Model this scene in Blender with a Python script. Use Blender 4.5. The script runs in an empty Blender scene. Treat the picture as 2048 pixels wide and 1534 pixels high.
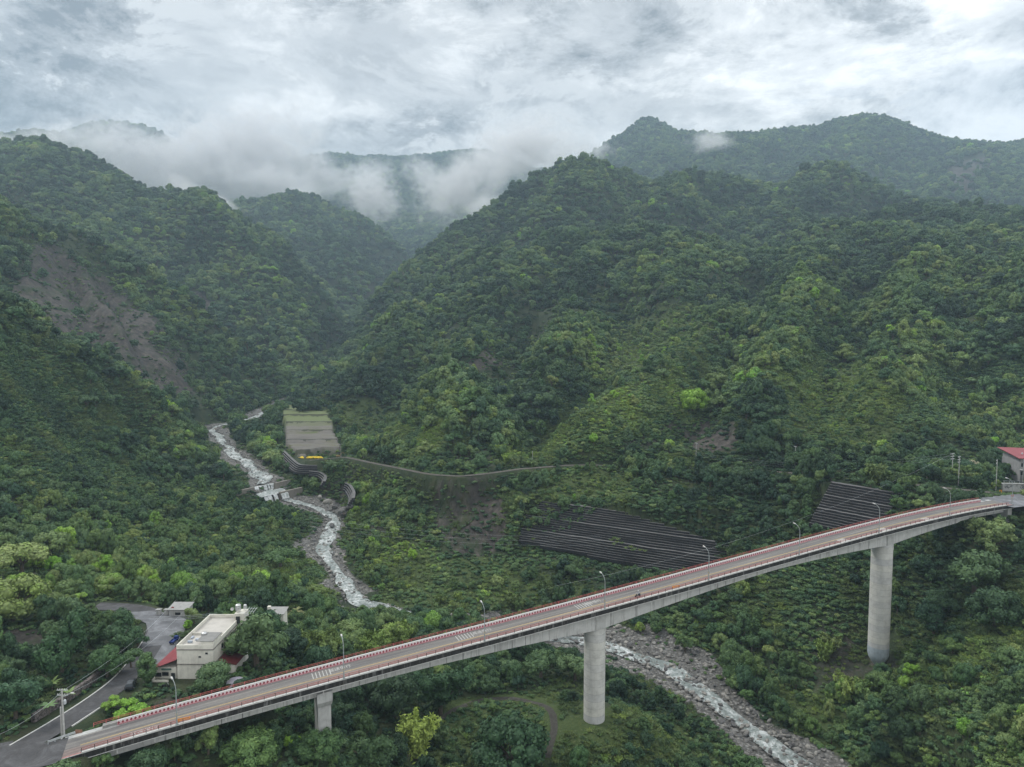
import bpy, bmesh, math, random
import numpy as np
from mathutils import Vector, Matrix
random.seed(7); RNG = np.random.default_rng(7)
SC = bpy.context.scene
COL = SC.collection
# ------------------------------------------------------------------ camera
FPX, PITCH = 1400.0, math.radians(4.0)
CP, SP = math.cos(PITCH), math.sin(PITCH)
cam_d = bpy.data.cameras.new("camera"); cam_d.sensor_width = 36.0
cam_d.lens = FPX / 2048 * 36.0; cam_d.clip_start = 1.0; cam_d.clip_end = 30000
cam = bpy.data.objects.new("camera", cam_d); COL.objects.link(cam)
cam.location = (0, 0, 0); cam.rotation_euler = (math.radians(90) - PITCH, 0, 0)
SC.camera = cam
# ------------------------------------------------------------------ sky, sun, exposure
SUN_EL, SUN_ROT = math.radians(48), math.radians(-62)
W = bpy.data.worlds.new("World"); SC.world = W; W.use_nodes = True
def build_world():
    nt = W.node_tree; N = nt.nodes; L = nt.links; N.clear()
    out = N.new("ShaderNodeOutputWorld"); bg = N.new("ShaderNodeBackground")
    bg.inputs[1].default_value = 0.87
    sky = N.new("ShaderNodeTexSky"); sky.sky_type = 'NISHITA'; sky.sun_disc = False
    sky.sun_elevation = SUN_EL; sky.sun_rotation = SUN_ROT
    sc = N.new("ShaderNodeVectorMath"); sc.operation = 'SCALE'; sc.inputs[3].default_value = 0.10
    L.new(sky.outputs[0], sc.inputs[0])
    tc = N.new("ShaderNodeTexCoord")
    sep = N.new("ShaderNodeSeparateXYZ"); L.new(tc.outputs['Generated'], sep.inputs[0])
    def M(op, a, b=None, c=None, clamp=False):
        m = N.new("ShaderNodeMath"); m.operation = op; m.use_clamp = clamp
        for i, s in enumerate((a, b, c)):
            if s is None: continue
            if isinstance(s, (int, float)): m.inputs[i].default_value = s
            else: L.new(s, m.inputs[i])
        return m.outputs[0]
    X, Y, Z = sep.outputs[0], sep.outputs[1], sep.outputs[2]
    def noise(vec, scale, detail, rough, dist, offs, scl=(1, 1, 1), rot=(0, 0, 0)):
        mp = N.new("ShaderNodeMapping"); mp.inputs['Location'].default_value = offs
        mp.inputs['Scale'].default_value = scl; mp.inputs['Rotation'].default_value = rot
        L.new(vec, mp.inputs[0])
        n = N.new("ShaderNodeTexNoise"); n.inputs['Scale'].default_value = scale; n.inputs['Detail'].default_value = detail
        n.inputs['Roughness'].default_value = rough; n.inputs['Distortion'].default_value = dist
        L.new(mp.outputs[0], n.inputs['Vector']); return n.outputs[0]
    def ramp(f, stops, interp='EASE'):
        q = N.new("ShaderNodeValToRGB"); r = q.color_ramp; r.interpolation = interp
        while len(r.elements) < len(stops): r.elements.new(0.5)
        for e, (p, c) in zip(r.elements, stops): e.position = p; e.color = (*c, 1)
        L.new(f, q.inputs[0]); return q.outputs[0]
    def mixc(f, a, b):
        q = N.new("ShaderNodeMix"); q.data_type = 'RGBA'
        for i, x in ((0, f), (6, a), (7, b)):
            if isinstance(x, tuple): q.inputs[i].default_value = (*x, 1)
            else: L.new(x, q.inputs[i])
        return q.outputs[2]
    v = tc.outputs['Generated']; tilt = (0, math.radians(-24), 0)
    # high bright layer with soft variation
    hi = noise(v, 2.8, 11, 0.66, 0.3, (2.3, .7, 4.0), (1, 1, 2.4), tilt)
    s = M('ADD', hi, M('MULTIPLY', X, 0.125))
    high = ramp(s, [(0.42, (0.42, 0.43, 0.445)), (0.475, (0.57, 0.58, 0.59)), (0.53, (0.83, 0.835, 0.84)), (0.59, (1.05, 1.05, 1.045))])
    # broken darker clouds below it
    lo = noise(v, 3.8, 12, 0.68, 0.35, (0.4, 3.0, 7.7), (1, 1, 2.1), tilt); bigl = noise(v, 1.5, 3, 0.5, 0.2, (5.0, 1.0, 2.0), (1, 1, 2.0), tilt)
    f = M('ADD', M('MULTIPLY', lo, 0.72), M('ADD', M('MULTIPLY', bigl, 0.28), M('MULTIPLY', X, -0.105)))
    alpha = M('MULTIPLY', M('SUBTRACT', f, 0.455), 11.0, clamp=True)
    body = ramp(noise(v, 7.0, 12, 0.70, 0.4, (1.4, 8.0, 3.3), (1, 1, 1.8), tilt), [(0.42, (0.12, 0.13, 0.145)), (0.5, (0.29, 0.30, 0.315)), (0.58, (0.64, 0.65, 0.655))])
    low = mixc(M('MULTIPLY', M('SUBTRACT', f, 0.47), 8.0, clamp=True), (0.66, 0.675, 0.69), body)
    clouds = mixc(M('MULTIPLY', alpha, 0.92), high, low)
    cover = M('MULTIPLY', M('SUBTRACT', 0.70, s), 12.0, clamp=True)      # thin breaks let the sky through
    cover = M('MAXIMUM', cover, 0.85)
    mix = N.new("ShaderNodeMix"); mix.data_type = 'RGBA'
    L.new(cover, mix.inputs[0]); L.new(sc.outputs[0], mix.inputs[6]); L.new(clouds, mix.inputs[7])
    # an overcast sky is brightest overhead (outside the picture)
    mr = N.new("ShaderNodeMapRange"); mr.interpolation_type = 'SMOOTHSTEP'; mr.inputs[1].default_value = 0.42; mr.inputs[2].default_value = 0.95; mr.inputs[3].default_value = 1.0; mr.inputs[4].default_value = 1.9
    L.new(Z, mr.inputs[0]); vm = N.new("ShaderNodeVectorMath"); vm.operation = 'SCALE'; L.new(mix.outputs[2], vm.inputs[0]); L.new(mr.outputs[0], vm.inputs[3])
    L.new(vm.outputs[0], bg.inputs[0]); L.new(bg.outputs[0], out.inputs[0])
build_world()
sun_d = bpy.data.lights.new("sun", 'SUN'); sun_d.energy = 1.5; sun_d.angle = math.radians(10); sun_d.color = (1.0, 0.96, 0.90)
sun = bpy.data.objects.new("sun", sun_d); COL.objects.link(sun)
# the sun stands ahead and to the left; its rays come towards the camera's side
sdir = Vector((math.sin(SUN_ROT) * math.cos(SUN_EL), math.cos(SUN_ROT) * math.cos(SUN_EL), math.sin(SUN_EL)))
sun.rotation_euler = sdir.to_track_quat('Z', 'Y').to_euler()
SC.view_settings.view_transform = 'Standard'; SC.view_settings.look = 'None'
SC.view_settings.exposure = 0.58; SC.view_settings.gamma = 1.0
SC.cycles.max_bounces = 6; SC.cycles.diffuse_bounces = 1; SC.cycles.glossy_bounces = 2
SC.cycles.transmission_bounces = 2; SC.cycles.volume_bounces = 2; SC.cycles.transparent_max_bounces = 8
SC.cycles.use_denoising = True
# ------------------------------------------------------------------ projection helpers
def ratio(u, v):
    """x/y and z/y of the sight line through photo pixel (u, v)"""
    x = (np.asarray(u, float) - 1024) / FPX; yu = -(np.asarray(v, float) - 767) / FPX
    Y = CP + SP * yu; Z = -SP + CP * yu
    return x / Y, Z / Y
def at(u, v, D):
    a, e = ratio(u, v); return Vector((a * D, D, e * D))
def at_z(u, v, z):
    a, e = ratio(u, v); D = z / e; return Vector((a * D, D, z))
def project(x, y, z):
    d = y * CP - z * SP; up = y * SP + z * CP
    d = np.maximum(d, 1e-3)
    return 1024 + FPX * x / d, 767 - FPX * up / d
# ------------------------------------------------------------------ noise
def _hash(ix, iy, seed):
    h = (ix.astype(np.int64) * 374761393 + iy.astype(np.int64) * 668265263 + seed * 974711) & 0xffffffff
    h = ((h ^ (h >> 13)) * 1274126177) & 0xffffffff
    return ((h ^ (h >> 16)) & 0xffff) / 65535.0
def vnoise(x, y, seed=0):
    ix = np.floor(x); iy = np.floor(y); fx = x - ix; fy = y - iy
    ix = ix.astype(np.int64); iy = iy.astype(np.int64)
    fx = fx * fx * fx * (fx * (fx * 6 - 15) + 10); fy = fy * fy * fy * (fy * (fy * 6 - 15) + 10)
    a = _hash(ix, iy, seed); b = _hash(ix + 1, iy, seed); c = _hash(ix, iy + 1, seed); d = _hash(ix + 1, iy + 1, seed)
    return (a * (1 - fx) + b * fx) * (1 - fy) + (c * (1 - fx) + d * fx) * fy
def fbm(x, y, octv=4, seed=0, rough=0.5):
    t = 0; amp = 1; s = 0
    for k in range(octv):
        c, sn = math.cos(0.7 * k), math.sin(0.7 * k)
        t = t + amp * vnoise((x * c - y * sn) * 2 ** k + 17.3 * k, (x * sn + y * c) * 2 ** k - 9.1 * k, seed + k); s += amp; amp *= rough
    return t / s
def ridged(x, y, octv=3, seed=0):
    t = 0; amp = 1; s = 0
    for k in range(octv):
        t = t + amp * (1 - np.abs(2 * vnoise(x * 2 ** k + 5.5 * k, y * 2 ** k, seed + 31 * k) - 1)); s += amp; amp *= 0.5
    return t / s
def sstep(a, b, x):
    t = np.clip((x - a) / (b - a), 0, 1); return t * t * (3 - 2 * t)
# ------------------------------------------------------------------ the bridge line (needed before the ground)
BX0, BY0 = None, None
_st_u = np.array([-670, -332, -53, 186, 393, 571, 730, 869, 1001.]); _st_v = np.array([685, 592, 519, 452, 393.5, 346, 301, 265, 243.5])
_i = np.arange(9); _D = 148 * (1 + 0.0935 * _i)
_X = -70.83 + 31.98 * _i
_z = []
for k in range(9):
    d = _D[k]; N_ = _st_v[k] / FPX * d
    _z.append(-(N_ * CP + d * SP))
_z = np.array(_z); _Y = _D * CP - (_st_v / FPX * _D) * SP
_py = np.polyfit(_i, _Y, 1); _pz = np.polyfit(_i, _z, 4)
SP_L = 35.0
DIRB = np.array([31.98, _py[0]]); STEP = np.linalg.norm(DIRB); DIRB = DIRB / STEP; NRMB = np.array([-DIRB[1], DIRB[0]])
def deck_z(s):
    i = np.clip(s, -1.1, 8.6)
    return np.polyval(_pz, i)
BW = 9.2
def bp(i, off, h=0.0):
    """point on the bridge: i in lamp spacings, off metres from the near edge, h above the deck"""
    x = -70.83 + 31.98 * i + NRMB[0] * off; y = _py[1] + _py[0] * i + NRMB[1] * off
    return Vector((x, y, float(deck_z(i)) + h))
# ------------------------------------------------------------------ ground shape
def lerp_line(pts, n=4):
    """pts (u, v, D): extra points between them"""
    out = []
    for p, q in zip(pts[:-1], pts[1:]):
        for k in range(n):
            t = k / n
            out.append((p[0] + (q[0] - p[0]) * t, p[1] + (q[1] - p[1]) * t, math.exp(math.log(p[2]) + (math.log(q[2]) - math.log(p[2])) * t)))
    out.append(pts[-1]); return out
# crest lines seen in the photograph, each with its real distance
C_L1 = [(-250, 300, 1900), (-100, 290, 1850), (0, 287, 1800), (60, 292, 1780), (150, 300, 1750), (230, 342, 1700), (280, 376, 1680), (340, 388, 1660), (400, 420, 1650), (480, 450, 1620), (560, 482, 1600), (610, 532, 1550), (650, 592, 1500), (690, 655, 1420)]
C_L0 = [(-250, 300, 800), (-100, 360, 830), (0, 412, 850), (63, 450, 880), (127, 488, 900), (237, 539, 930), (300, 573, 950), (364, 615, 960), (407, 645, 960), (450, 690, 950)]
C_LN = [(-250, 500, 380), (-100, 580, 410), (0, 632, 430), (80, 670, 460), (150, 692, 480), (250, 724, 510), (310, 787, 530), (350, 815, 545)]
C_L2 = [(380, 430, 2500), (430, 412, 2500), (520, 398, 2500), (600, 391, 2500), (680, 418, 2450), (740, 452, 2400), (790, 502, 2350)]
C_L3 = [(480, 380, 4200), (560, 338, 4200), (600, 325, 4200), (650, 313, 4200), (720, 318, 4200), (780, 314, 4200), (850, 318, 4200), (960, 299, 4200), (1000, 318, 4200), (1060, 345, 4200), (1150, 350, 4200), (1250, 350, 4200), (1400, 330, 4300)]
C_F1 = [(-250, 300, 2800), (-50, 290, 2800), (0, 285, 2800), (50, 272, 2800), (90, 266, 2800), (130, 286, 2800), (200, 350, 2800), (260, 400, 2750)]
C_F2 = [(60, 300, 3900), (120, 270, 3900), (180, 246, 3800), (240, 246, 3800), (290, 262, 3800), (330, 268, 3800), (380, 330, 3700), (440, 400, 3600), (480, 420, 3600)]
C_B = [(722, 650, 1300), (790, 562, 1500), (860, 492, 1600), (960, 432, 1650), (1050, 373, 1700), (1100, 342, 1730), (1130, 324, 1750), (1145, 312, 1750), (1162, 324, 1750), (1210, 352, 1700), (1280, 357, 1700), (1380, 362, 1700), (1480, 374, 1700), (1560, 387, 1750), (1650, 368, 1750), (1730, 387, 1750), (1790, 417, 1750), (1900, 424, 1700), (2048, 432, 1650), (2300, 425, 1650)]
C_C = [(1120, 370, 3000), (1160, 330, 2950), (1190, 312, 2900), (1240, 284, 2900), (1285, 256, 2900), (1302, 243, 2900), (1322, 258, 2900), (1355, 276, 2900), (1420, 264, 2850), (1490, 292, 2800), (1560, 267, 2750), (1640, 267, 2700), (1690, 245, 2650), (1735, 237, 2650), (1790, 247, 2650), (1850, 277, 2650), (1930, 292, 2600), (1980, 300, 2600), (2048, 294, 2500), (2300, 280, 2400)]
C_A = [(900, 528, 1180), (980, 494, 1200), (1100, 492, 1150), (1250, 466, 1150), (1400, 481, 1150), (1550, 497, 1120), (1650, 474, 1150), (1800, 442, 1250), (2048, 442, 1250), (2300, 430, 1250)]
def farther(line, k): return [(u, v, d * k) for u, v, d in line]
C_C = farther(C_C, 1.32); C_L3 = farther(C_L3, 1.28); C_F1 = farther(C_F1, 1.2); C_F2 = farther(C_F2, 1.25); C_L2 = farther(C_L2, 1.06)
RIV = [(1750, 1640, -127.5), (1600, 1534, -126.3), (1500, 1450, -125.3), (1400, 1380, -124.5), (1300, 1320, -123.7), (1220, 1285, -123), (1130, 1272, -122.3), (950, 1247, -120.8), (820, 1230, -119.5), (712, 1208, -118), (695, 1165, -116.5), (662, 1120, -115), (638, 1092, -113.8), (655, 1058, -112.5), (668, 1032, -111.3), (625, 1012, -110), (590, 1002, -108.3), (562, 994, -107.3)]
RIV2 = [(531, 967, -100.0), (525, 955, -99.6), (512, 940, -98.8), (485, 921, -97.5), (463, 900, -96.2), (445, 881, -95), (424, 862, -93.5), (432, 853, -92.6), (500, 836, -90), (520, 828, -89)]
RIV3 = [(600, 950, -79), (645, 1120, -64), (660, 1290, -46), (690, 1450, -25), (735, 1900, 60), (780, 2250, 160), (830, 2700, 260)]
def riv_pts():
    out = []
    for seg in (RIV, RIV2):
        out += [tuple(at_z(u, v, z)) for u, v, z in seg]
    for u, D, z in RIV3: out.append(((u - 1024) / FPX * D, D, z))
    return np.array(out)
RP = riv_pts()
def ctrl():
    A, B, E = [], [], []
    def add_v(u, v, D):
        a, e = ratio(u, v); A.append(a); B.append(math.log(D)); E.append(e)
    def add_z(u, D, z):
        A.append((u - 1024) / FPX); B.append(math.log(D)); E.append(z / D)
    def crest(line, n, back, dv):
        for p in lerp_line(line, n): add_v(*p)
        for p in lerp_line(line, max(1, n - 1)): add_v(p[0], p[1] + dv, p[2] * back)
    crest(C_L1, 3, 1.16, 60); crest(C_L0, 3, 1.13, 52); crest(C_LN, 3, 1.13, 60)
    crest(C_L2, 3, 1.18, 55); crest(C_L3, 2, 1.15, 60); crest(C_F1, 2, 1.14, 50); crest(C_F2, 3, 1.14, 60)
    crest(C_B, 3, 1.15, 48); crest(C_C, 3, 1.15, 60); crest(C_A, 3, 1.14, 36)
    for row in ((60, -100), (40, -100)):
        for u in range(-900, 3000, 400): add_z(u, row[0], row[1])
    for u, z in ((-500, -82), (-250, -84), (0, -88), (200, -93), (400, -99), (600, -104), (900, -112), (1200, -118), (1500, -123), (1700, -125), (1900, -116), (2200, -98), (2500, -88)): add_z(u, 125, z)
    for u, D, z in [(-400, 170, -82), (-200, 170, -84), (0, 160, -86), (100, 150, -86), (300, 172, -85), (430, 165, -86), (500, 172, -88), (570, 165, -92), (640, 155, -97), (640, 172, -96), (560, 185, -90), (800, 175, -112), (700, 180, -106), (800, 200, -110),
                    (900, 190, -112.5), (1000, 222, -114), (1090, 214, -115), (1110, 194, -116), (1190, 209, -115.5), (1190, 235, -117.5), (1300, 215, -118.5), (1350, 195, -120), (1000, 185, -114),
                    (430, 185, -86), (330, 206, -86), (250, 222, -87), (150, 230, -86), (0, 244, -84), (-250, 240, -74), (200, 262, -90), (400, 291, -100), (560, 308, -107), (600, 244, -98), (560, 195, -92), (760, 240, -112), (850, 270, -117),
                    (450, 367, -100), (560, 380, -107), (300, 342, -94), (100, 305, -84), (0, 287, -79), (450, 462, -97), (380, 533, -90), (200, 389, -80), (300, 440, -88), (250, 478, -74), (-200, 300, -60),
                    (1763, 243, -112), (1700, 235, -116), (1850, 225, -110), (1600, 250, -117), (1500, 268, -111), (1400, 280, -112), (1300, 300, -113), (1200, 310, -113), (1650, 264, -101), (1550, 275, -103), (1900, 236, -94), (1900, 212, -102), (1800, 205, -115),
                    (2048, 230, -80), (2048, 190, -92), (1900, 180, -110), (2000, 165, -104), (2200, 200, -75), (1450, 260, -121.5), (1700, 205, -122), (1750, 190, -120),
                    (1100, 318, -113), (1000, 325, -113.5), (900, 335, -113), (800, 350, -112), (760, 380, -108), (900, 365, -105), (1000, 350, -106),
                    (2000, 268, -65), (2048, 270, -65), (2150, 270, -65), (1990, 252, -72), (1900, 252, -77), (1900, 280, -66), (1850, 268, -74), (1800, 285, -66), (1750, 262, -86)]: add_z(u, D, z)
    for p in [(0, 900, 330), (100, 850, 385), (0, 780, 360), (100, 760, 425), (200, 790, 460), (-200, 700, 340), (80, 725, 560), (250, 772, 620), (340, 812, 650), (100, 640, 650), (60, 520, 770), (250, 640, 760), (180, 700, 660), (330, 720, 780), (400, 760, 800), (200, 560, 860),
              (200, 430, 1400), (0, 380, 1450), (400, 520, 1380), (300, 480, 1400), (500, 600, 1270), (600, 680, 1170), (550, 745, 960), (610, 765, 900), (450, 805, 800), (640, 745, 1120), (400, 820, 700), (500, 560, 1400),
              (600, 470, 2250), (700, 520, 2150), (640, 560, 1950), (850, 480, 3600), (770, 450, 3900), (900, 420, 4300), (850, 400, 4600), (700, 380, 4700), (620, 400, 4100),
              (640, 800, 800), (700, 745, 1050), (700, 810, 740), (700, 860, 650), (800, 640, 980), (900, 580, 1060), (800, 760, 720), (850, 850, 540), (900, 900, 455), (760, 880, 560), (860, 930, 425), (1000, 930, 402),
              (1000, 850, 470), (1000, 750, 620), (1000, 650, 830), (1000, 560, 1030), (1100, 890, 425), (1200, 930, 390), (1200, 800, 520), (1200, 700, 650), (1200, 600, 850), (1300, 860, 435), (1300, 740, 560),
              (1400, 925, 372), (1400, 820, 455), (1400, 700, 630), (1400, 600, 800), (1600, 925, 350), (1600, 800, 440), (1600, 680, 590), (1600, 560, 850), (1800, 925, 325), (1800, 800, 405), (1800, 650, 560), (1800, 540, 820),
              (2048, 885, 372), (2048, 760, 450), (2000, 978, 290), (2048, 988, 284), (2020, 962, 318), (2110, 965, 318), (2110, 990, 284), (1950, 955, 318), (2048, 600, 560), (2048, 500, 850), (2250, 760, 460),
              (1200, 430, 1450), (1400, 430, 1450), (1600, 430, 1500), (1050, 450, 1450), (1300, 320, 3150), (1600, 330, 2800), (1800, 340, 2650), (2000, 380, 2400), (1450, 340, 2900), (1900, 350, 2650),
              (1065, 1003, 354), (1250, 1018, 332), (1400, 1045, 317), (1070, 1092, 343), (1240, 1130, 326), (1390, 1140, 306), (1650, 955, 309), (1785, 985, 288), (1625, 1047, 297), (1740, 1060, 278), (1500, 1000, 318), (1150, 970, 375), (1300, 970, 355), (1550, 960, 335), (950, 1050, 362), (900, 1000, 385), (1000, 1000, 372),
              (1700, 1100, 272), (1480, 1120, 300), (770, 1000, 405), (720, 1040, 400), (800, 950, 440), (700, 940, 470), (650, 935, 500)]: add_v(*p)
    # fields and lower track
    for p in [(690, 917, 478), (620, 915, 500), (570, 912, 520), (670, 870, 585), (580, 870, 590), (650, 826, 690), (580, 826, 700), (700, 840, 660)]: add_v(*p)
    # river banks
    for k in range(len(RP) - 1):
        p, q = RP[k], RP[k + 1]
        for t in (0, 0.5):
            r = p + (q - p) * t; A.append(r[0] / r[1]); B.append(math.log(r[1])); E.append(r[2] / r[1])
    for D in (7200, 9000):
        for u in range(-900, 3000, 300): add_z(u, D, 350)
    return np.array(A), np.array(B), np.array(E)
CA, CB, CE = ctrl()
def solve_rbf():
    P = np.stack([CA, CB], 1)
    R = np.sqrt(((P[:, None] - P[None]) ** 2).sum(-1) + 0.0004)
    n = len(P); Mx = np.zeros((n + 1, n + 1)); Mx[:n, :n] = -R + np.eye(n) * 0.006; Mx[:n, n] = 1; Mx[n, :n] = 1
    w = np.linalg.solve(Mx, np.append(CE, 0)); return P, w
PR, WR = solve_rbf()
NA, NB = 620, 940
GA = np.linspace(-1.02, 1.02, NA); GB = np.linspace(math.log(38), math.log(8600), NB)
def rbf_grid():
    ca = np.linspace(GA[0], GA[-1], 210); cb = np.linspace(GB[0], GB[-1], 320)
    out = np.zeros((len(cb), len(ca)))
    for r, b in enumerate(cb):
        d = np.sqrt((ca[:, None] - PR[None, :, 0]) ** 2 + (b - PR[None, :, 1]) ** 2 + 0.0004)
        out[r] = -d @ WR[:-1] + WR[-1]
    # bilinear up to the fine grid
    fi = (GB - cb[0]) / (cb[1] - cb[0]); i0 = np.clip(fi.astype(int), 0, len(cb) - 2); ft = (fi - i0)[:, None]
    tmp = out[i0] * (1 - ft) + out[i0 + 1] * ft
    fj = (GA - ca[0]) / (ca[1] - ca[0]); j0 = np.clip(fj.astype(int), 0, len(ca) - 2); gt = (fj - j0)[None]
    return tmp[:, j0] * (1 - gt) + tmp[:, j0 + 1] * gt
GY = np.exp(GB)[:, None] * np.ones((1, NA)); GX = GY * GA[None]
GZ = rbf_grid() * GY
def seg_dist(px, py, line):
    """distance to a polyline, and the height along it"""
    best = np.full(px.shape, 1e9); hz = np.zeros(px.shape); side = np.zeros(px.shape)
    for p, q in zip(line[:-1], line[1:]):
        dx, dy = q[0] - p[0], q[1] - p[1]; L2 = dx * dx + dy * dy + 1e-9
        t = np.clip(((px - p[0]) * dx + (py - p[1]) * dy) / L2, 0, 1)
        ex = px - p[0] - t * dx; ey = py - p[1] - t * dy
        d = np.sqrt(ex ** 2 + ey ** 2); m = d < best
        best = np.where(m, d, best); hz = np.where(m, p[2] + t * (q[2] - p[2]), hz)
        side = np.where(m, np.sign(dx * ey - dy * ex), side)
    return best, hz, side
def hit(u, v, d0=60.0, d1=8000.0):
    """where the sight line through (u, v) meets the ground"""
    a, e = ratio(u, v); D = np.exp(np.linspace(math.log(d0), math.log(d1), 3000))
    h = height(a * D, D); below = np.nonzero(e * D < h)[0]
    if len(below) == 0: return None
    k = below[0]; d = D[k]; return Vector((float(a * d), float(d), float(h[k])))
def height(x, y):
    x = np.asarray(x, float); y = np.asarray(y, float)
    fa = (x / y - GA[0]) / (GA[1] - GA[0]); fb = (np.log(y) - GB[0]) / (GB[1] - GB[0])
    j = np.clip(fa.astype(int), 0, NA - 2); i = np.clip(fb.astype(int), 0, NB - 2)
    s = np.clip(fa - j, 0, 1); t = np.clip(fb - i, 0, 1)
    return (GZ[i, j] * (1 - s) + GZ[i, j + 1] * s) * (1 - t) + (GZ[i + 1, j] * (1 - s) + GZ[i + 1, j + 1] * s) * t
# spurs and gullies of the slopes
SPURS = [([(1470, 640), (1380, 740), (1290, 820), (1180, 885)], 17, 26), ([(1260, 600), (1230, 700), (1180, 790), (1060, 870)], -15, 30), ([(1020, 570), (960, 680), (900, 800), (930, 880)], 16, 34), ([(900, 620), (840, 740), (760, 830)], -14, 36),
         ([(1640, 520), (1600, 640), (1530, 760), (1500, 850)], 19, 34), ([(1500, 560), (1490, 680), (1440, 780), (1410, 850)], -17, 28), ([(1740, 560), (1700, 700), (1650, 820)], -17, 30), ([(1850, 520), (1800, 680), (1760, 800)], 17, 34), ([(1950, 560), (1930, 700), (1900, 800)], -15, 30), ([(2060, 560), (2010, 720)], 15, 34),
         ([(1120, 520), (1080, 620), (1040, 740), (1030, 830)], -12, 28), ([(1150, 560), (1130, 680), (1090, 800)], 12, 26), ([(1340, 520), (1330, 620)], 14, 40), ([(780, 660), (800, 720), (720, 800)], 12, 34),
         ([(300, 420), (420, 560), (520, 700)], -34, 55), ([(400, 435), (520, 560), (600, 680)], 34, 60), ([(150, 380), (250, 470), (380, 600)], -26, 55), ([(220, 370), (340, 480), (450, 620)], 26, 55), ([(50, 330), (120, 420), (200, 500)], 30, 70), ([(500, 470), (600, 590), (660, 680)], -24, 45),
         ([(1100, 350), (1010, 440), (940, 500)], -26, 60), ([(1200, 360), (1130, 430), (1080, 480)], 24, 60), ([(1300, 370), (1250, 440)], -30, 60), ([(1380, 370), (1330, 440)], 22, 50), ([(1480, 385), (1430, 460)], -26, 60), ([(1660, 375), (1590, 440), (1560, 480)], 22, 60), ([(1760, 410), (1700, 460)], -24, 50),
         ([(1300, 255), (1290, 340)], 22, 110), ([(1370, 275), (1360, 340)], -45, 80), ([(1450, 285), (1420, 350)], 26, 90), ([(1730, 262), (1650, 310), (1500, 370)], 30, 110), ([(1560, 275), (1450, 330)], 20, 90), ([(1650, 270), (1560, 330)], -50, 80), ([(1860, 285), (1830, 340), (1800, 400)], -55, 90), ([(1950, 315), (1890, 400)], 26, 90), ([(1780, 275), (1740, 340), (1700, 380)], 26, 80), ([(1780, 300), (1760, 380)], -35, 60),
         ([(580, 415), (640, 470), (690, 560)], 26, 90), ([(620, 400), (700, 460), (750, 520)], -45, 70), ([(850, 330), (820, 420)], -80, 150), ([(930, 325), (900, 400)], 35, 150), ([(700, 335), (720, 420)], 40, 150), ([(240, 270), (300, 340)], 26, 160), ([(80, 690), (130, 740), (200, 800)], 8, 20), ([(180, 710), (230, 770), (290, 830)], -8, 18),
         ([(130, 520), (170, 600), (200, 670)], -9, 14), ([(200, 560), (260, 660), (300, 740)], -10, 14), ([(170, 540), (230, 640), (270, 720)], 8, 14), ([(300, 640), (340, 740)], 9, 16)]
_G0 = GZ.copy()
for pts_, h_, w_ in SPURS:
    ln = [hit(*p) for p in pts_]; ln = [tuple(p) for p in ln if p]
    if len(ln) < 2: continue
    d_, zz_, _s = seg_dist(GX, GY, ln); h_ = h_ * (1.5 if 380 < ln[0][1] < 1400 else 1.25 if ln[0][1] < 2100 else 1.0); _G0 = _G0 + h_ * np.exp(-(d_ / (w_ * (0.75 + 0.5 * fbm(GX / 60, GY / 60, 2, 71)))) ** 2)
GZ = _G0
# relief
far = sstep(280, 900, GY)
rel = (ridged(GX / 520 + 3, GY / 520, 3, 3) - 0.6) * 44 * sstep(900, 2200, GY) + (ridged(GX / 210 + 0.3 * fbm(GX / 150, GY / 150, 2, 4), GY / 260 + 2, 3, 9) - 0.6) * 52 * sstep(330, 900, GY) * (1 - .6 * sstep(1500, 2400, GY)) \
    + (ridged(GX / 80, GY / 95, 3, 5) - 0.6) * (16 * far) + (fbm(GX / 30, GY / 30, 3, 8) - 0.5) * (2.0 + 5 * far) + (fbm(GX / 8, GY / 8, 2, 18) - 0.5) * 1.2
RD, RH, RS = seg_dist(GX, GY, RP)
calm = sstep(8, 60, RD)
GZ = GZ + rel * calm
# river bed and banks
bedw = 9 + 6 * fbm(GX / 25, GY / 25, 2, 77)
t_ = sstep(0, 1, (RD - bedw) / 16)
GZ = np.where(RD < 60, (RH + np.clip(RD - 5.5, 0, 99) * 0.10 - 0.8 * (RD < 6.5)) * (1 - t_) + np.maximum(GZ, RH + 0.5) * t_, GZ)
# flattened strips: roads, track, house pad
def P3(lst): return np.array([tuple(at_z(u, v, z)) for u, v, z in lst])
ROAD_SIDE = P3([(-40, 1546, -85.2), (40, 1497, -85.0), (120, 1450, -84.9), (190, 1405, -85.0), (250, 1360, -85.1), (285, 1318, -85.2), (308, 1282, -85.3), (318, 1250, -85.4), (308, 1228, -85.5), (275, 1216, -85.6), (235, 1213, -85.7), (190, 1212, -85.8)])
_b0 = bp(-0.45, 3.6, 0)
ROAD_MAIN = np.array([tuple(bp(i, 3.9, 0)) for i in (-1.9, -1.5, -1.2, -0.9, -0.6)]); ROAD_MAIN[:, 2] = (-85.12, -85.12, -85.1, -85.02, -84.73)
TRACK = P3([(620, 921, -88.5), (690, 914, -84.5), (740, 925, -83), (800, 937, -81), (860, 949, -79), (920, 953, -78), (985, 946, -76.5), (1040, 938, -75), (1150, 930, -73.5)])
TRACK = np.vstack([TRACK, np.array([tuple(at(1300, 933, 388)), tuple(at(1500, 940, 350)), tuple(at(1700, 955, 314)), tuple(at(1850, 972, 292)), tuple(at(1980, 985, 276))])])
PATH = P3([(760, 1545, -113), (820, 1510, -113.5), (875, 1440, -114), (930, 1408, -114.2), (985, 1396, -114.4), (1040, 1396, -114.8), (1080, 1408, -115), (1098, 1440, -115.3), (1106, 1480, -115.6), (1108, 1520, -115.8), (1095, 1550, -116)])
HOUSE_PAD = (-93.0, -68.0, 160.0, 192.0, -85.35)
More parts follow.
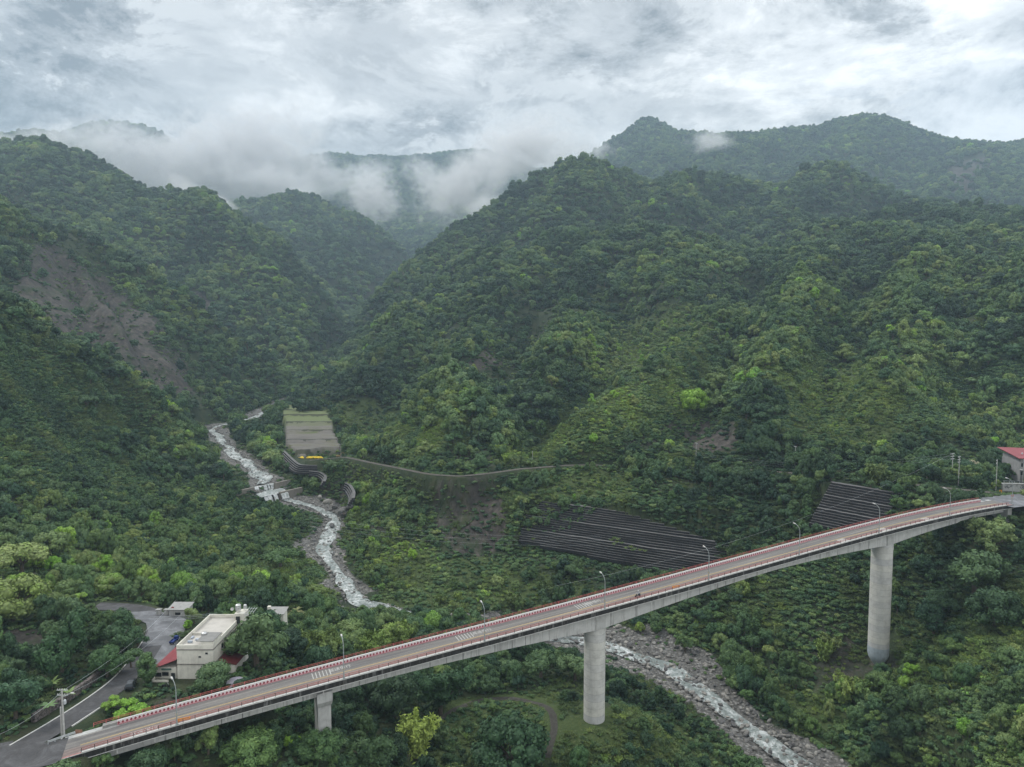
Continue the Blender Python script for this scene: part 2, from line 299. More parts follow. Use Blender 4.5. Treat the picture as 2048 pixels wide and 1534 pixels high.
def flatten(line, w, blend, dz=0.0):
    global GZ
    d, h, _ = seg_dist(GX, GY, line)
    t = sstep(w, w + blend, d)
    GZ = np.where(d < w + blend, (h + dz) * (1 - t) + GZ * t, GZ); return d
x0, x1, y0, y1, zp = HOUSE_PAD
dd = np.maximum(np.maximum(x0 - GX, GX - x1), np.maximum(y0 - GY, GY - y1)); t_ = sstep(0, 12, dd)
GZ = np.where(dd < 12, zp * (1 - t_) + GZ * t_, GZ)
D_SIDE = flatten(ROAD_SIDE, 3.6, 4, -0.12)
D_LOT = flatten(P3([(300, 1300, -85.3), (330, 1275, -85.3), (335, 1240, -85.4)]), 6.5, 5, -0.12)
D_TRACK = flatten(TRACK, 2.6, 4)
D_PATH = flatten(PATH, 1.4, 3)
# keep the ground below the bridge
bi = ((GX + 70.83) * DIRB[0] + (GY - _py[1]) * DIRB[1]) / STEP; bo = (GX + 70.83) * NRMB[0] + (GY - _py[1]) * NRMB[1]
under = (bi > -0.75) & (bi < 8.0) & (bo > -3) & (bo < BW + 2.5)
GZ = np.where(under, np.minimum(GZ, deck_z(bi) - 2.2 - 14 * sstep(-0.62, 0.9, bi) * sstep(8.0, 6.6, bi)), GZ)
def behind_wall(A, B, t0, t1, slope, z0, depth, blend=7.0):
    """ground kept just under the stepped wall that leans up from the line A-B"""
    global GZ
    d = np.array([B[0] - A[0], B[1] - A[1]]); Lh = np.linalg.norm(d); d = d / Lh; bk = np.array([-d[1], d[0]])
    t = ((GX - A[0]) * d[0] + (GY - A[1]) * d[1]) / Lh; q = (GX - A[0]) * bk[0] + (GY - A[1]) * bk[1]
    inside = (t > t0) & (t < t1) & (q > -14) & (q < depth)
    lim = z0 - 0.9 + np.clip(q - .6, 0, 99) * slope + np.minimum(q, 0) * .12; GZ = np.where(inside, np.minimum(GZ, lim), GZ)
    edge = (t > t0) & (t < t1) & (q >= depth) & (q < depth + 10); GZ = np.where(edge, np.maximum(GZ, z0 - .6 + depth * slope), GZ)
G1A, G1B = at(1045, 1098, 346), at(1432, 1150, 305); G1B.z = G1A.z - 1.5
G2A, G2B = at(1618, 1050, 293), at(1752, 1062, 276); G2B.z = G2A.z - 1.0
behind_wall(G1A, G1B, -.04, 1.05, .98 / .70, G1A.z - .8, 15.3); behind_wall(G2A, G2B, -.03, 1.25, 1.0 / .85, G2A.z - .5, 14.5)
_g = np.linspace(1, 5, 1500); _us = np.array([project(*bp(q, 4.3))[0] for q in _g]); _p = bp(float(_g[np.argmin(abs(_us - 1190))]), 4.3); _zt = at(1190, 1449, _p.y - 2.9).z
_d = np.hypot(GX - _p.x, GY - _p.y); _t = sstep(6, 30, _d); GZ = np.where(_d < 30, np.maximum(GZ, _zt) * (1 - _t) + GZ * _t, GZ)
D_MAIN = flatten(ROAD_MAIN, 5.2, 5, -0.12)
def height(x, y):
    x = np.asarray(x, float); y = np.asarray(y, float)
    fa = (x / y - GA[0]) / (GA[1] - GA[0]); fb = (np.log(y) - GB[0]) / (GB[1] - GB[0])
    j = np.clip(fa.astype(int), 0, NA - 2); i = np.clip(fb.astype(int), 0, NB - 2)
    s = np.clip(fa - j, 0, 1); t = np.clip(fb - i, 0, 1)
    return (GZ[i, j] * (1 - s) + GZ[i, j + 1] * s) * (1 - t) + (GZ[i + 1, j] * (1 - s) + GZ[i + 1, j + 1] * s) * t
def hit(u, v, d0=60.0, d1=8000.0):
    """where the sight line through (u, v) meets the ground"""
    a, e = ratio(u, v); D = np.exp(np.linspace(math.log(d0), math.log(d1), 3000))
    h = height(a * D, D); below = np.nonzero(e * D < h)[0]
    if len(below) == 0: return None
    k = below[0]; d = D[k]; return Vector((float(a * d), float(d), float(h[k])))
# ------------------------------------------------------------------ object helpers
def tag(o, label=None, cat=None, group=None, kind=None):
    if label: o['label'] = label
    if cat: o['category'] = cat
    if group: o['group'] = group
    if kind: o['kind'] = kind
    return o
def empty(name, loc=(0, 0, 0), rz=0.0):
    o = bpy.data.objects.new(name, None); COL.objects.link(o); o.location = loc; o.rotation_euler = (0, 0, rz); o.empty_display_size = 0.5; return o
def np_mesh(name, V, F, mats=(), mi=None, smooth=False):
    """V (n,3), F list of arrays (m,k) with possibly different k"""
    me = bpy.data.meshes.new(name); V = np.asarray(V, np.float32); Fs = F if isinstance(F, list) else [F]
    me.vertices.add(len(V)); me.vertices.foreach_set('co', V.ravel())
    tot = sum(f.size for f in Fs); npoly = sum(len(f) for f in Fs)
    li = np.concatenate([f.ravel() for f in Fs]).astype(np.int32)
    cnt = np.concatenate([np.full(len(f), f.shape[1]) for f in Fs]); st = np.concatenate([[0], np.cumsum(cnt)[:-1]]).astype(np.int32)
    me.loops.add(tot); me.loops.foreach_set('vertex_index', li); me.polygons.add(npoly); me.polygons.foreach_set('loop_start', st)
    for m in mats: me.materials.append(m)
    if mi is not None: me.polygons.foreach_set('material_index', np.asarray(mi, np.int32))
    if smooth: me.polygons.foreach_set('use_smooth', np.ones(npoly, bool))
    me.update(calc_edges=True); return me
def link(name, me, parent=None, loc=None):
    o = bpy.data.objects.new(name, me); COL.objects.link(o)
    if parent: o.parent = parent
    if loc is not None: o.location = loc
    return o
class MB:
    """collects simple solids into one mesh"""
    def __init__(s): s.v = []; s.f = []
    def add(s, vs, fs):
        n = len(s.v); s.v += [tuple(p) for p in vs]; s.f += [tuple(i + n for i in f) for f in fs]; return s
    def box(s, c, d, rz=0.0, M=None):
        x, y, z = d[0] / 2, d[1] / 2, d[2] / 2
        vs = [Vector((a * x, b * y, e * z)) for e in (-1, 1) for a, b in ((-1, -1), (1, -1), (1, 1), (-1, 1))]
        R = Matrix.Rotation(rz, 3, 'Z'); vs = [R @ q + Vector(c) for q in vs]
        if M: vs = [M @ q for q in vs]
        return s.add(vs, [(3, 2, 1, 0), (4, 5, 6, 7), (0, 1, 5, 4), (1, 2, 6, 5), (2, 3, 7, 6), (3, 0, 4, 7)])
    def hexa(s, p):                       # eight corners: bottom ring, top ring
        return s.add(p, [(3, 2, 1, 0), (4, 5, 6, 7), (0, 1, 5, 4), (1, 2, 6, 5), (2, 3, 7, 6), (3, 0, 4, 7)])
    def tube(s, a, b, r0, r1=None, n=8, caps=True):
        r1 = r0 if r1 is None else r1; a = Vector(a); b = Vector(b); d = (b - a).normalized()
        u = d.orthogonal().normalized(); w = d.cross(u); vs = []
        for p, r in ((a, r0), (b, r1)):
            vs += [p + (u * math.cos(t) + w * math.sin(t)) * r for t in (2 * math.pi * k / n for k in range(n))]
        fs = [(k, (k + 1) % n, n + (k + 1) % n, n + k) for k in range(n)]
        if caps: fs += [tuple(range(n - 1, -1, -1)), tuple(range(n, 2 * n))]
        return s.add(vs, fs)
    def path(s, pts, r, n=6):
        for a, b in zip(pts[:-1], pts[1:]): s.tube(a, b, r, r, n)
        return s
    def lathe(s, prof, c=(0, 0, 0), n=20, caps=True):
        c = Vector(c); vs = [c + Vector((r * math.cos(2 * math.pi * k / n), r * math.sin(2 * math.pi * k / n), z)) for r, z in prof for k in range(n)]
        fs = [(j * n + k, j * n + (k + 1) % n, (j + 1) * n + (k + 1) % n, (j + 1) * n + k) for j in range(len(prof) - 1) for k in range(n)]
        if caps: fs += [tuple(range(n - 1, -1, -1)), tuple((len(prof) - 1) * n + k for k in range(n))]
        return s.add(vs, fs)
    def build(s, name, m, parent=None, smooth=False, bevel=0.0):
        me = bpy.data.meshes.new(name); me.from_pydata([tuple(p) for p in s.v], [], s.f); me.materials.append(m)
        if bevel:
            bm = bmesh.new(); bm.from_mesh(me); bmesh.ops.bevel(bm, geom=[e for e in bm.edges if e.is_manifold and e.calc_face_angle(0) > 0.5], offset=bevel, segments=2, affect='EDGES', profile=0.6, clamp_overlap=True); bm.to_mesh(me); bm.free()
        if smooth:
            me.polygons.foreach_set('use_smooth', [True] * len(me.polygons))
            try: me.set_sharp_from_angle(angle=math.radians(40))
            except Exception: pass
        me.update(); return link(name, me, parent)
# ------------------------------------------------------------------ materials
class NT:
    def __init__(s, name):
        s.m = bpy.data.materials.new(name); s.m.use_nodes = True; s.t = s.m.node_tree; s.N = s.t.nodes; s.L = s.t.links
        s.b = s.N['Principled BSDF']; s.b.inputs['Specular IOR Level'].default_value = 0.3
    def n(s, t, **k):
        q = s.N.new(t)
        for a, b in k.items(): setattr(q, a, b)
        return q
    def put(s, sock, val):
        if isinstance(val, (int, float, tuple, list)): sock.default_value = val
        else: s.L.new(val, sock)
    def math(s, op, a, b=0.0, c=0.0, clamp=False):
        q = s.n("ShaderNodeMath", operation=op, use_clamp=clamp)
        for i, x in enumerate((a, b, c)): s.put(q.inputs[i], x)
        return q.outputs[0]
    def pos(s, obj=False):
        if obj: return s.n("ShaderNodeTexCoord").outputs['Object']
        return s.n("ShaderNodeNewGeometry").outputs['Position']
    def noise(s, vec, scale, detail=4, rough=0.55, dist=0.0, scl=None):
        if scl:
            mp = s.n("ShaderNodeMapping"); mp.inputs['Scale'].default_value = scl; s.L.new(vec, mp.inputs[0]); vec = mp.outputs[0]
        q = s.n("ShaderNodeTexNoise"); q.inputs['Scale'].default_value = scale; q.inputs['Detail'].default_value = detail
        q.inputs['Roughness'].default_value = rough; q.inputs['Distortion'].default_value = dist; s.L.new(vec, q.inputs['Vector']); return q.outputs[0]
    def ramp(s, f, stops, interp='LINEAR'):
        q = s.n("ShaderNodeValToRGB"); r = q.color_ramp; r.interpolation = interp
        while len(r.elements) < len(stops): r.elements.new(0.5)
        for e, (p, c) in zip(r.elements, stops): e.position = p; e.color = (*c, 1) if len(c) == 3 else c
        s.put(q.inputs[0], f); return q.outputs[0]
    def mix(s, f, a, b, mode='MIX'):
        q = s.n("ShaderNodeMix", data_type='RGBA', blend_type=mode); s.put(q.inputs[0], f)
        for i, x in ((6, a), (7, b)): s.put(q.inputs[i], (*x, 1) if isinstance(x, tuple) and len(x) == 3 else x)
        return q.outputs[2]
    def attr(s, name, typ='GEOMETRY', out='Fac'):
        q = s.n("ShaderNodeAttribute", attribute_name=name, attribute_type=typ); return q.outputs[out]
    def bump(s, h, strength=0.5, dist=0.1):
        q = s.n("ShaderNodeBump"); q.inputs['Strength'].default_value = strength; q.inputs['Distance'].default_value = dist; s.L.new(h, q.inputs['Height']); s.L.new(q.outputs[0], s.b.inputs['Normal'])
    def done(s, col, rough=0.9, metal=0.0):
        s.put(s.b.inputs['Base Color'], (*col, 1) if isinstance(col, tuple) and len(col) == 3 else col); s.put(s.b.inputs['Roughness'], rough); s.b.inputs['Metallic'].default_value = metal; return s.m
def plain(name, c, rough=0.7, var=0.25, scale=1.0, metal=0.0, bump=0.0):
    t = NT(name); n = t.noise(t.pos(), scale, 6, 0.65)
    lo = tuple(x * (1 - var) for x in c); hi = tuple(min(1, x * (1 + var)) for x in c)
    col = t.ramp(n, [(0.3, lo), (0.7, hi)])
    if bump: t.bump(n, bump, 0.05)
    return t.done(col, rough, metal)
def foliage_mat(name, bamboo=False):
    t = NT(name)
    tint = t.attr('tint', 'INSTANCER'); leaf = t.attr('leaf')
    rnd = t.n("ShaderNodeObjectInfo").outputs['Random']
    if bamboo: stops = [(0.0, (0.060, 0.10, 0.045)), (0.5, (0.115, 0.175, 0.066)), (1.0, (0.25, 0.38, 0.085))]
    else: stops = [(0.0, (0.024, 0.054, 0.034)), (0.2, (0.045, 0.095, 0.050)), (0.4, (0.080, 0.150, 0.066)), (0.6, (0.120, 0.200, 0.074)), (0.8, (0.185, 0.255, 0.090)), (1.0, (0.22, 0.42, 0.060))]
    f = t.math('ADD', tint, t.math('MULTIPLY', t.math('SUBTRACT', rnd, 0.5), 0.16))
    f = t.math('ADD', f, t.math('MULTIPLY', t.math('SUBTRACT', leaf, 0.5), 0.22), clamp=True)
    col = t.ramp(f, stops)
    # crowns of different kinds: some olive, some greyish, some brownish
    wn = t.n("ShaderNodeTexWhiteNoise", noise_dimensions='1D'); t.L.new(t.math('MULTIPLY', rnd, 91.7), wn.inputs['W'])
    col = t.mix(1.0, col, t.ramp(wn.outputs[0], [(0.0, (0.80, 0.90, 1.02)), (0.25, (1.0, 1.0, 1.0)), (0.5, (1.12, 1.02, 0.86)), (0.72, (0.86, 0.96, 0.80)), (0.86, (1.30, 1.12, 1.05)), (1.0, (1.36, 1.24, 1.30))]), 'MULTIPLY')
    n = t.noise(t.pos(), 0.9, 2, 0.6)
    col = t.mix(1.0, col, t.ramp(n, [(0.3, (0.78, 0.80, 0.86)), (0.7, (1.22, 1.2, 1.08))]), 'MULTIPLY')
    t.b.inputs['Specular IOR Level'].default_value = 0.25
    return t.done(col, 0.62)
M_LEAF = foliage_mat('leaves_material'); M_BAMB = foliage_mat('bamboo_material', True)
M_BARK = plain('bark_material', (0.12, 0.10, 0.08), 0.95, 0.35, 3.0)
def blossom_mat():
    t = NT('pale_blossom_material'); col = t.ramp(t.attr('leaf'), [(0.3, (0.15, 0.18, 0.09)), (0.6, (0.38, 0.36, 0.24)), (0.9, (0.50, 0.46, 0.34))]); return t.done(col, 0.8)
M_BLOS = blossom_mat()
# ------------------------------------------------------------------ crowns
ICO_V = None
def ico(sub):
    bm = bmesh.new(); bmesh.ops.create_icosphere(bm, subdivisions=sub, radius=1.0)
    v = np.array([p.co[:] for p in bm.verts]); f = np.array([[q.index for q in p.verts] for p in bm.faces]); bm.free(); return v, f
ICO1 = ico(1); ICO2 = ico(2)
def leaf_quads(P, Nn, size, rng, elong=1.6):
    n = len(P); a = np.cross(Nn, rng.normal(size=(n, 3))); a /= np.linalg.norm(a, axis=1, keepdims=True) + 1e-9
    b = np.cross(Nn, a); s = size[:, None]
    V = np.stack([P - a * s * elong * .5, P - b * s * .5, P + a * s * elong * .5 , P + b * s * .5], 1).reshape(-1, 3)
    return V, np.arange(4 * n).reshape(n, 4)
def crown_mesh(name, kind, nleaf, leafsize, seed, mat, trunk=False):
    rng = np.random.default_rng(seed); puffs = []
    if kind == 'dome':
        for k in range(34):
            th = rng.uniform(0, 2 * math.pi); ph = math.acos(rng.uniform(-0.45, 1)); r = rng.uniform(.55, .78)
            puffs.append((r * math.sin(ph) * math.cos(th), r * math.sin(ph) * math.sin(th), .78 + .82 * r * math.cos(ph), rng.uniform(.20, .34)))
    elif kind == 'lobed':
        for q in range(6):
            cx, cy, cz = rng.uniform(-.5, .5), rng.uniform(-.5, .5), rng.uniform(.45, 1.3); R = rng.uniform(.32, .5)
            for k in range(8):
                d = rng.normal(size=3); d /= np.linalg.norm(d); d[2] = abs(d[2]) * .9 - .1
                puffs.append((cx + d[0] * R * .8, cy + d[1] * R * .8, cz + d[2] * R * .8, rng.uniform(.15, .26)))
    elif kind == 'flat':
        for q in range(5):
            cx, cy, cz = rng.uniform(-.55, .55), rng.uniform(-.55, .55), .55 + .14 * q
            for k in range(9):
                th = rng.uniform(0, 6.28); r = rng.uniform(0, .42)
                puffs.append((cx + r * math.cos(th), cy + r * math.sin(th), cz + rng.uniform(-.05, .05) - r * .2, rng.uniform(.12, .2)))
    elif kind == 'tall':
        for k in range(42):
            h = rng.uniform(0, 1); th = rng.uniform(0, 6.28); r = (.62 * math.sin(math.pi * min(1, .12 + h * .86)) ** .7) * rng.uniform(.6, 1)
            puffs.append((r * math.cos(th), r * math.sin(th), .4 + 1.35 * h, rng.uniform(.15, .27)))
    elif kind == 'wide':
        for q in range(9):
            th = rng.uniform(0, 6.28); rr = rng.uniform(.1, .72); cx, cy = rr * math.cos(th), rr * math.sin(th); cz = .62 + .38 * (1 - rr) + rng.uniform(-.08, .08)
            for k in range(6):
                d = rng.normal(size=3); d /= np.linalg.norm(d); puffs.append((cx + d[0] * .2, cy + d[1] * .2, cz + abs(d[2]) * .16, rng.uniform(.14, .25)))
    elif kind == 'bush':
        for k in range(14):
            th = rng.uniform(0, 6.28); r = rng.uniform(0, .72); puffs.append((r * math.cos(th), r * math.sin(th), .35 + .3 * (1 - r) * rng.uniform(.4, 1.3), rng.uniform(.2, .36)))
    Vs, Fs, L, MI = [], [], [], []; off = 0
    if kind in ('bamboo', 'cane'):
        nst = 26 if kind == 'bamboo' else 20; hh = 2.0 if kind == 'bamboo' else .95
        P, Nn, S, LV = [], [], [], []
        per = max(4, nleaf // nst)
        for k in range(nst):
            th = rng.uniform(0, 6.28); r0 = rng.uniform(0, .25); lean = rng.uniform(.25, .95); h = hh * rng.uniform(.65, 1.0); lv = rng.uniform(.2, .9)
            t = rng.uniform(.18, 1, per) ** .8
            rad = r0 + lean * t ** 2.2; z = h * (t - .22 * lean * t ** 4)
            sp = (.17 * (1 - t * .6)) if kind == 'bamboo' else .07
            P.append(np.stack([rad * math.cos(th), rad * math.sin(th), z], 1) + rng.normal(size=(per, 3)) * np.array(sp)[..., None] if np.ndim(sp) else np.stack([rad * math.cos(th), rad * math.sin(th), z], 1) + rng.normal(size=(per, 3)) * sp)
            nn = rng.normal(size=(per, 3)) * .7 + np.array([math.cos(th) * .5, math.sin(th) * .5, .9]); Nn.append(nn / np.linalg.norm(nn, axis=1, keepdims=True))
            S.append(rng.uniform(.6, 1.3, per) * leafsize); LV.append(np.clip(lv + rng.uniform(-.15, .15, per), 0, 1))
        P = np.concatenate(P); Nn = np.concatenate(Nn); S = np.concatenate(S); LV = np.concatenate(LV)
        V, F = leaf_quads(P, Nn, S, rng, 2.6); Vs.append(V); Fs.append(F); L.append(np.repeat(LV, 4)); MI.append(np.zeros(len(F))); off += len(V); tris = []
    else:
        C = np.array(puffs); w = C[:, 3] ** 2; cnt = rng.multinomial(nleaf, w / w.sum()); iv, if_ = ICO1
        P, Nn, S, LV = [], [], [], []
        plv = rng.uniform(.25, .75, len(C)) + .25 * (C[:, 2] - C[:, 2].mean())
        for c, m, lv in zip(C, cnt, plv):
            d = rng.normal(size=(m, 3)); d[:, 2] += .35; d /= np.linalg.norm(d, axis=1, keepdims=True)
            p = c[:3] + d * c[3] * rng.uniform(.82, 1.18, (m, 1)) * np.array([1, 1, .85])
            dist = np.sqrt(((p[:, None] - C[None, :, :3]) ** 2).sum(-1)) / C[None, :, 3]; keep = dist.min(1) > .76; p = p[keep]; d = d[keep]
            nn = d + rng.normal(size=d.shape) * .42; nn /= np.linalg.norm(nn, axis=1, keepdims=True)
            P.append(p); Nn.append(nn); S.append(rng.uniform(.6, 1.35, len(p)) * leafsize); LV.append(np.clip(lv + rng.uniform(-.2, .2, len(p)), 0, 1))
        P = np.concatenate(P); Nn = np.concatenate(Nn); S = np.concatenate(S); LV = np.concatenate(LV)
        V, F = leaf_quads(P, Nn, S, rng); Vs.append(V); Fs.append(F); L.append(np.repeat(LV, 4)); MI.append(np.zeros(len(F))); off = len(V)
        cv = (C[:, None, :3] + iv[None] * C[:, None, 3:4] * .78).reshape(-1, 3); cf = (if_[None] + (np.arange(len(C)) * len(iv))[:, None, None]).reshape(-1, 3) + off
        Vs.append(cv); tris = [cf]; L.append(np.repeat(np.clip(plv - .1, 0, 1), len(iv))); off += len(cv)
    Fl = [Fs[0]] + tris; mi = [np.zeros(len(f)) for f in Fl]
    if trunk:
        mb = MB(); trunk_shape(mb, rng, kind); tv = np.array(mb.v); Vs.append(tv); L.append(np.full(len(tv), .5)); 
        tf = np.array([f for f in mb.f if len(f) == 4]) + off; Fl.append(tf); mi.append(np.ones(len(tf)))
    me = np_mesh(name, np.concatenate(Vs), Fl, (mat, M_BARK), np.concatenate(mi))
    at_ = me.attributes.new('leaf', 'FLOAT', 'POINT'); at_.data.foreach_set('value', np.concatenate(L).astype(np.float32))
    return me
def trunk_shape(mb, rng, kind):
    if kind in ('bamboo', 'cane'):
        for k in range(9):
            th = rng.uniform(0, 6.28); r = rng.uniform(0, .2); mb.tube((r * math.cos(th), r * math.sin(th), -.15), (1.9 * r * math.cos(th), 1.9 * r * math.sin(th), 1.2), .018, .008, 5, False)
        return
    if kind == 'bush':
        for k in range(4): th = rng.uniform(0, 6.28); mb.tube((0, 0, -.15), (.3 * math.cos(th), .3 * math.sin(th), .4), .03, .01, 5, False)
        return
    top = Vector((rng.uniform(-.06, .06), rng.uniform(-.06, .06), .5)); mb.tube((0, 0, -.35), top, .085, .06, 7, False)
    for k in range(6):
        th = 6.28 * k / 6 + rng.uniform(-.4, .4); r = rng.uniform(.3, .55); e = Vector((r * math.cos(th), r * math.sin(th), rng.uniform(.75, 1.1)))
        m_ = top + (e - top) * .5 + Vector((0, 0, -.05)); mb.tube(top, m_, .05, .032, 5, False); mb.tube(m_, e, .032, .012, 5, False)
PROTO = {}
def protos(hi):
    spec = [('dome', 1), ('dome', 2), ('lobed', 3), ('lobed', 4), ('flat', 5), ('tall', 6), ('wide', 7), ('wide', 8)]
    nl, ls = (5200, .062) if hi else (1500, .105)
    return [(k, crown_mesh('tree_crown', k, nl, ls, sd + (0 if hi else 0), M_LEAF, trunk=not hi)) for k, sd in spec]
# ------------------------------------------------------------------ ground sheet and its material
PU, PV = project(GX, GY, GZ)
WARP = None
def inpoly(u, v, poly):
    if WARP is not None and np.shape(u) == WARP[0].shape: u = u + WARP[0]; v = v + WARP[1]
    r = np.zeros(np.shape(u), bool); n = len(poly)
    for k in range(n):
        x1, y1 = poly[k]; x2, y2 = poly[(k + 1) % n]
        c = ((y1 > v) != (y2 > v)) & (u < (x2 - x1) * (v - y1) / (y2 - y1 + 1e-9) + x1); r ^= c
    return r
# bare scars: (outline in the photo, distance range, strength)
SCARS = [([(55, 500), (130, 500), (200, 560), (280, 600), (330, 690), (395, 745), (375, 800), (345, 808), (300, 765), (240, 725), (150, 690), (60, 655), (30, 620)], 540, 1050, 1.15),
         ([(878, 965), (985, 952), (1000, 1020), (1012, 1095), (960, 1118), (905, 1095), (865, 1050), (862, 1000)], 300, 460, 1.0),
         ([(1350, 835), (1470, 840), (1480, 900), (1400, 905), (1345, 880)], 300, 560, 0.95), ([(1230, 860), (1350, 855), (1350, 905), (1240, 900)], 300, 560, 0.5),
         ([(930, 700), (1020, 712), (1010, 732), (935, 730)], 450, 900, 0.9), ([(835, 890), (960, 860), (1010, 935), (870, 945)], 380, 560, 0.45),
         ([(1895, 330), (1970, 310), (1990, 350), (1920, 400), (1890, 380)], 2200, 3800, 0.8), ([(375, 575), (440, 590), (420, 625), (370, 610)], 900, 1600, 0.8),
         ([(630, 690), (680, 700), (660, 735), (640, 725)], 900, 1600, 0.9), ([(725, 560), (770, 560), (760, 600), (730, 600)], 1500, 2600, 0.7),
         ([(640, 965), (720, 965), (715, 1010), (690, 1030), (640, 1000)], 400, 470, 0.9), ([(1600, 1230), (1720, 1240), (1740, 1370), (1620, 1400)], 190, 290, 0.45),
         ([(1620, 1290), (1760, 1300), (1820, 1330), (1700, 1380)], 190, 280, 0.5), ([(720, 1000), (780, 1030), (760, 1080), (725, 1060)], 330, 420, 0.5),
         ([(0, 1255), (60, 1255), (110, 1300), (60, 1320), (0, 1310)], 150, 260, 0.9), ([(300, 1380), (360, 1380), (370, 1420), (320, 1425)], 140, 200, 0.8),
         ([(320, 680), (400, 740), (350, 760), (300, 730)], 560, 1050, .5)]
GRASS = [([(980, 930), (1150, 800), (1340, 700), (1420, 740), (1300, 860), (1180, 900), (1050, 935)], 350, 900), ([(1240, 640), (1400, 600), (1420, 700), (1300, 760), (1200, 740)], 450, 1000),
         ([(1560, 740), (1760, 720), (1830, 860), (1720, 910), (1560, 880)], 280, 700), ([(640, 800), (760, 810), (900, 880), (840, 930), (700, 880), (660, 850)], 400, 760),
         ([(0, 700), (80, 720), (260, 800), (300, 880), (200, 890), (60, 800), (0, 760)], 300, 640, .6), ([(250, 930), (420, 920), (470, 1010), (620, 1080), (700, 1200), (560, 1190), (300, 1010), (200, 960)], 260, 560, .6),
         ([(880, 1400), (1100, 1380), (1560, 1534), (860, 1534)], 150, 260), ([(1100, 1440), (1300, 1400), (1500, 1534), (1100, 1534)], 150, 260), ([(1500, 1330), (1660, 1380), (1750, 1534), (1640, 1534)], 150, 260),
         ([(750, 1080), (1040, 1130), (1180, 1180), (900, 1250), (760, 1200)], 280, 400), ([(1780, 1180), (2048, 1180), (2048, 1534), (1850, 1534), (1780, 1400)], 150, 245, .45), ([(1080, 930), (1240, 950), (1300, 1010), (1080, 1000)], 330, 420)]
BARE_ZONES = []
def zone(u, v, y, lst):
    m = np.zeros(np.shape(u))
    for z in lst:
        k = z[3] if len(z) > 3 else 1.0
        m = np.maximum(m, k * (inpoly(u, v, z[0]) & (y > z[1]) & (y < z[2])))
    return m
def blur(a, n):
    for _ in range(n):
        b = a.copy(); b[1:-1, 1:-1] = (a[1:-1, 1:-1] * 2 + a[:-2, 1:-1] + a[2:, 1:-1] + a[1:-1, :-2] + a[1:-1, 2:]) / 6; a = b
    return a
WARP = ((fbm(GX / 18, GY / 18, 4, 301, .6) - .5) * 95, (fbm(GX / 18 + 40, GY / 18, 4, 305, .6) - .5) * 60)
_wf = np.clip(GY / 500, .35, 1.0); WARP = (WARP[0] * _wf, WARP[1] * _wf)
G_SCAR = blur(zone(PU, PV, GY, SCARS), 5); G_GRASS = blur(zone(PU, PV, GY, GRASS), 8)
WARP = None
FIELD = [(566, 822), (652, 822), (666, 868), (684, 912), (600, 917), (572, 905)]
G_FIELD = (inpoly(PU, PV, FIELD) & (GY > 470) & (GY < 780)).astype(float)
def sample(G, x, y):
    fa = (x / y - GA[0]) / (GA[1] - GA[0]); fb = (np.log(y) - GB[0]) / (GB[1] - GB[0])
    return G[np.clip(np.rint(fb).astype(int), 0, NB - 1), np.clip(np.rint(fa).astype(int), 0, NA - 1)]
# gravel spreads wider in places
G_BANK = np.clip(1.3 - RD / (5.5 + 13 * np.clip(fbm(GX / 28, GY / 28, 2, 51) * 2 - .55, 0, 1)), 0, 1) * (RD < 40) * (1 - .75 * ((GY > 288) & (GY < 312) & (GX < -20)))
gb2 = inpoly(PU, PV, [(1210, 1255), (1310, 1252), (1425, 1312), (1470, 1378), (1530, 1447), (1635, 1534), (1580, 1534), (1430, 1400), (1250, 1330), (1120, 1300), (1110, 1275)]) & (GY > 170) & (GY < 320)
gb3 = inpoly(PU, PV, [(1120, 1278), (1200, 1300), (1360, 1370), (1290, 1350), (1150, 1320)]) & (GY > 170) & (GY < 320)
G_BANK = np.maximum(G_BANK, blur((gb2 | gb3).astype(float), 5)); G_BANK = np.clip(G_BANK * 1.3, 0, 1)
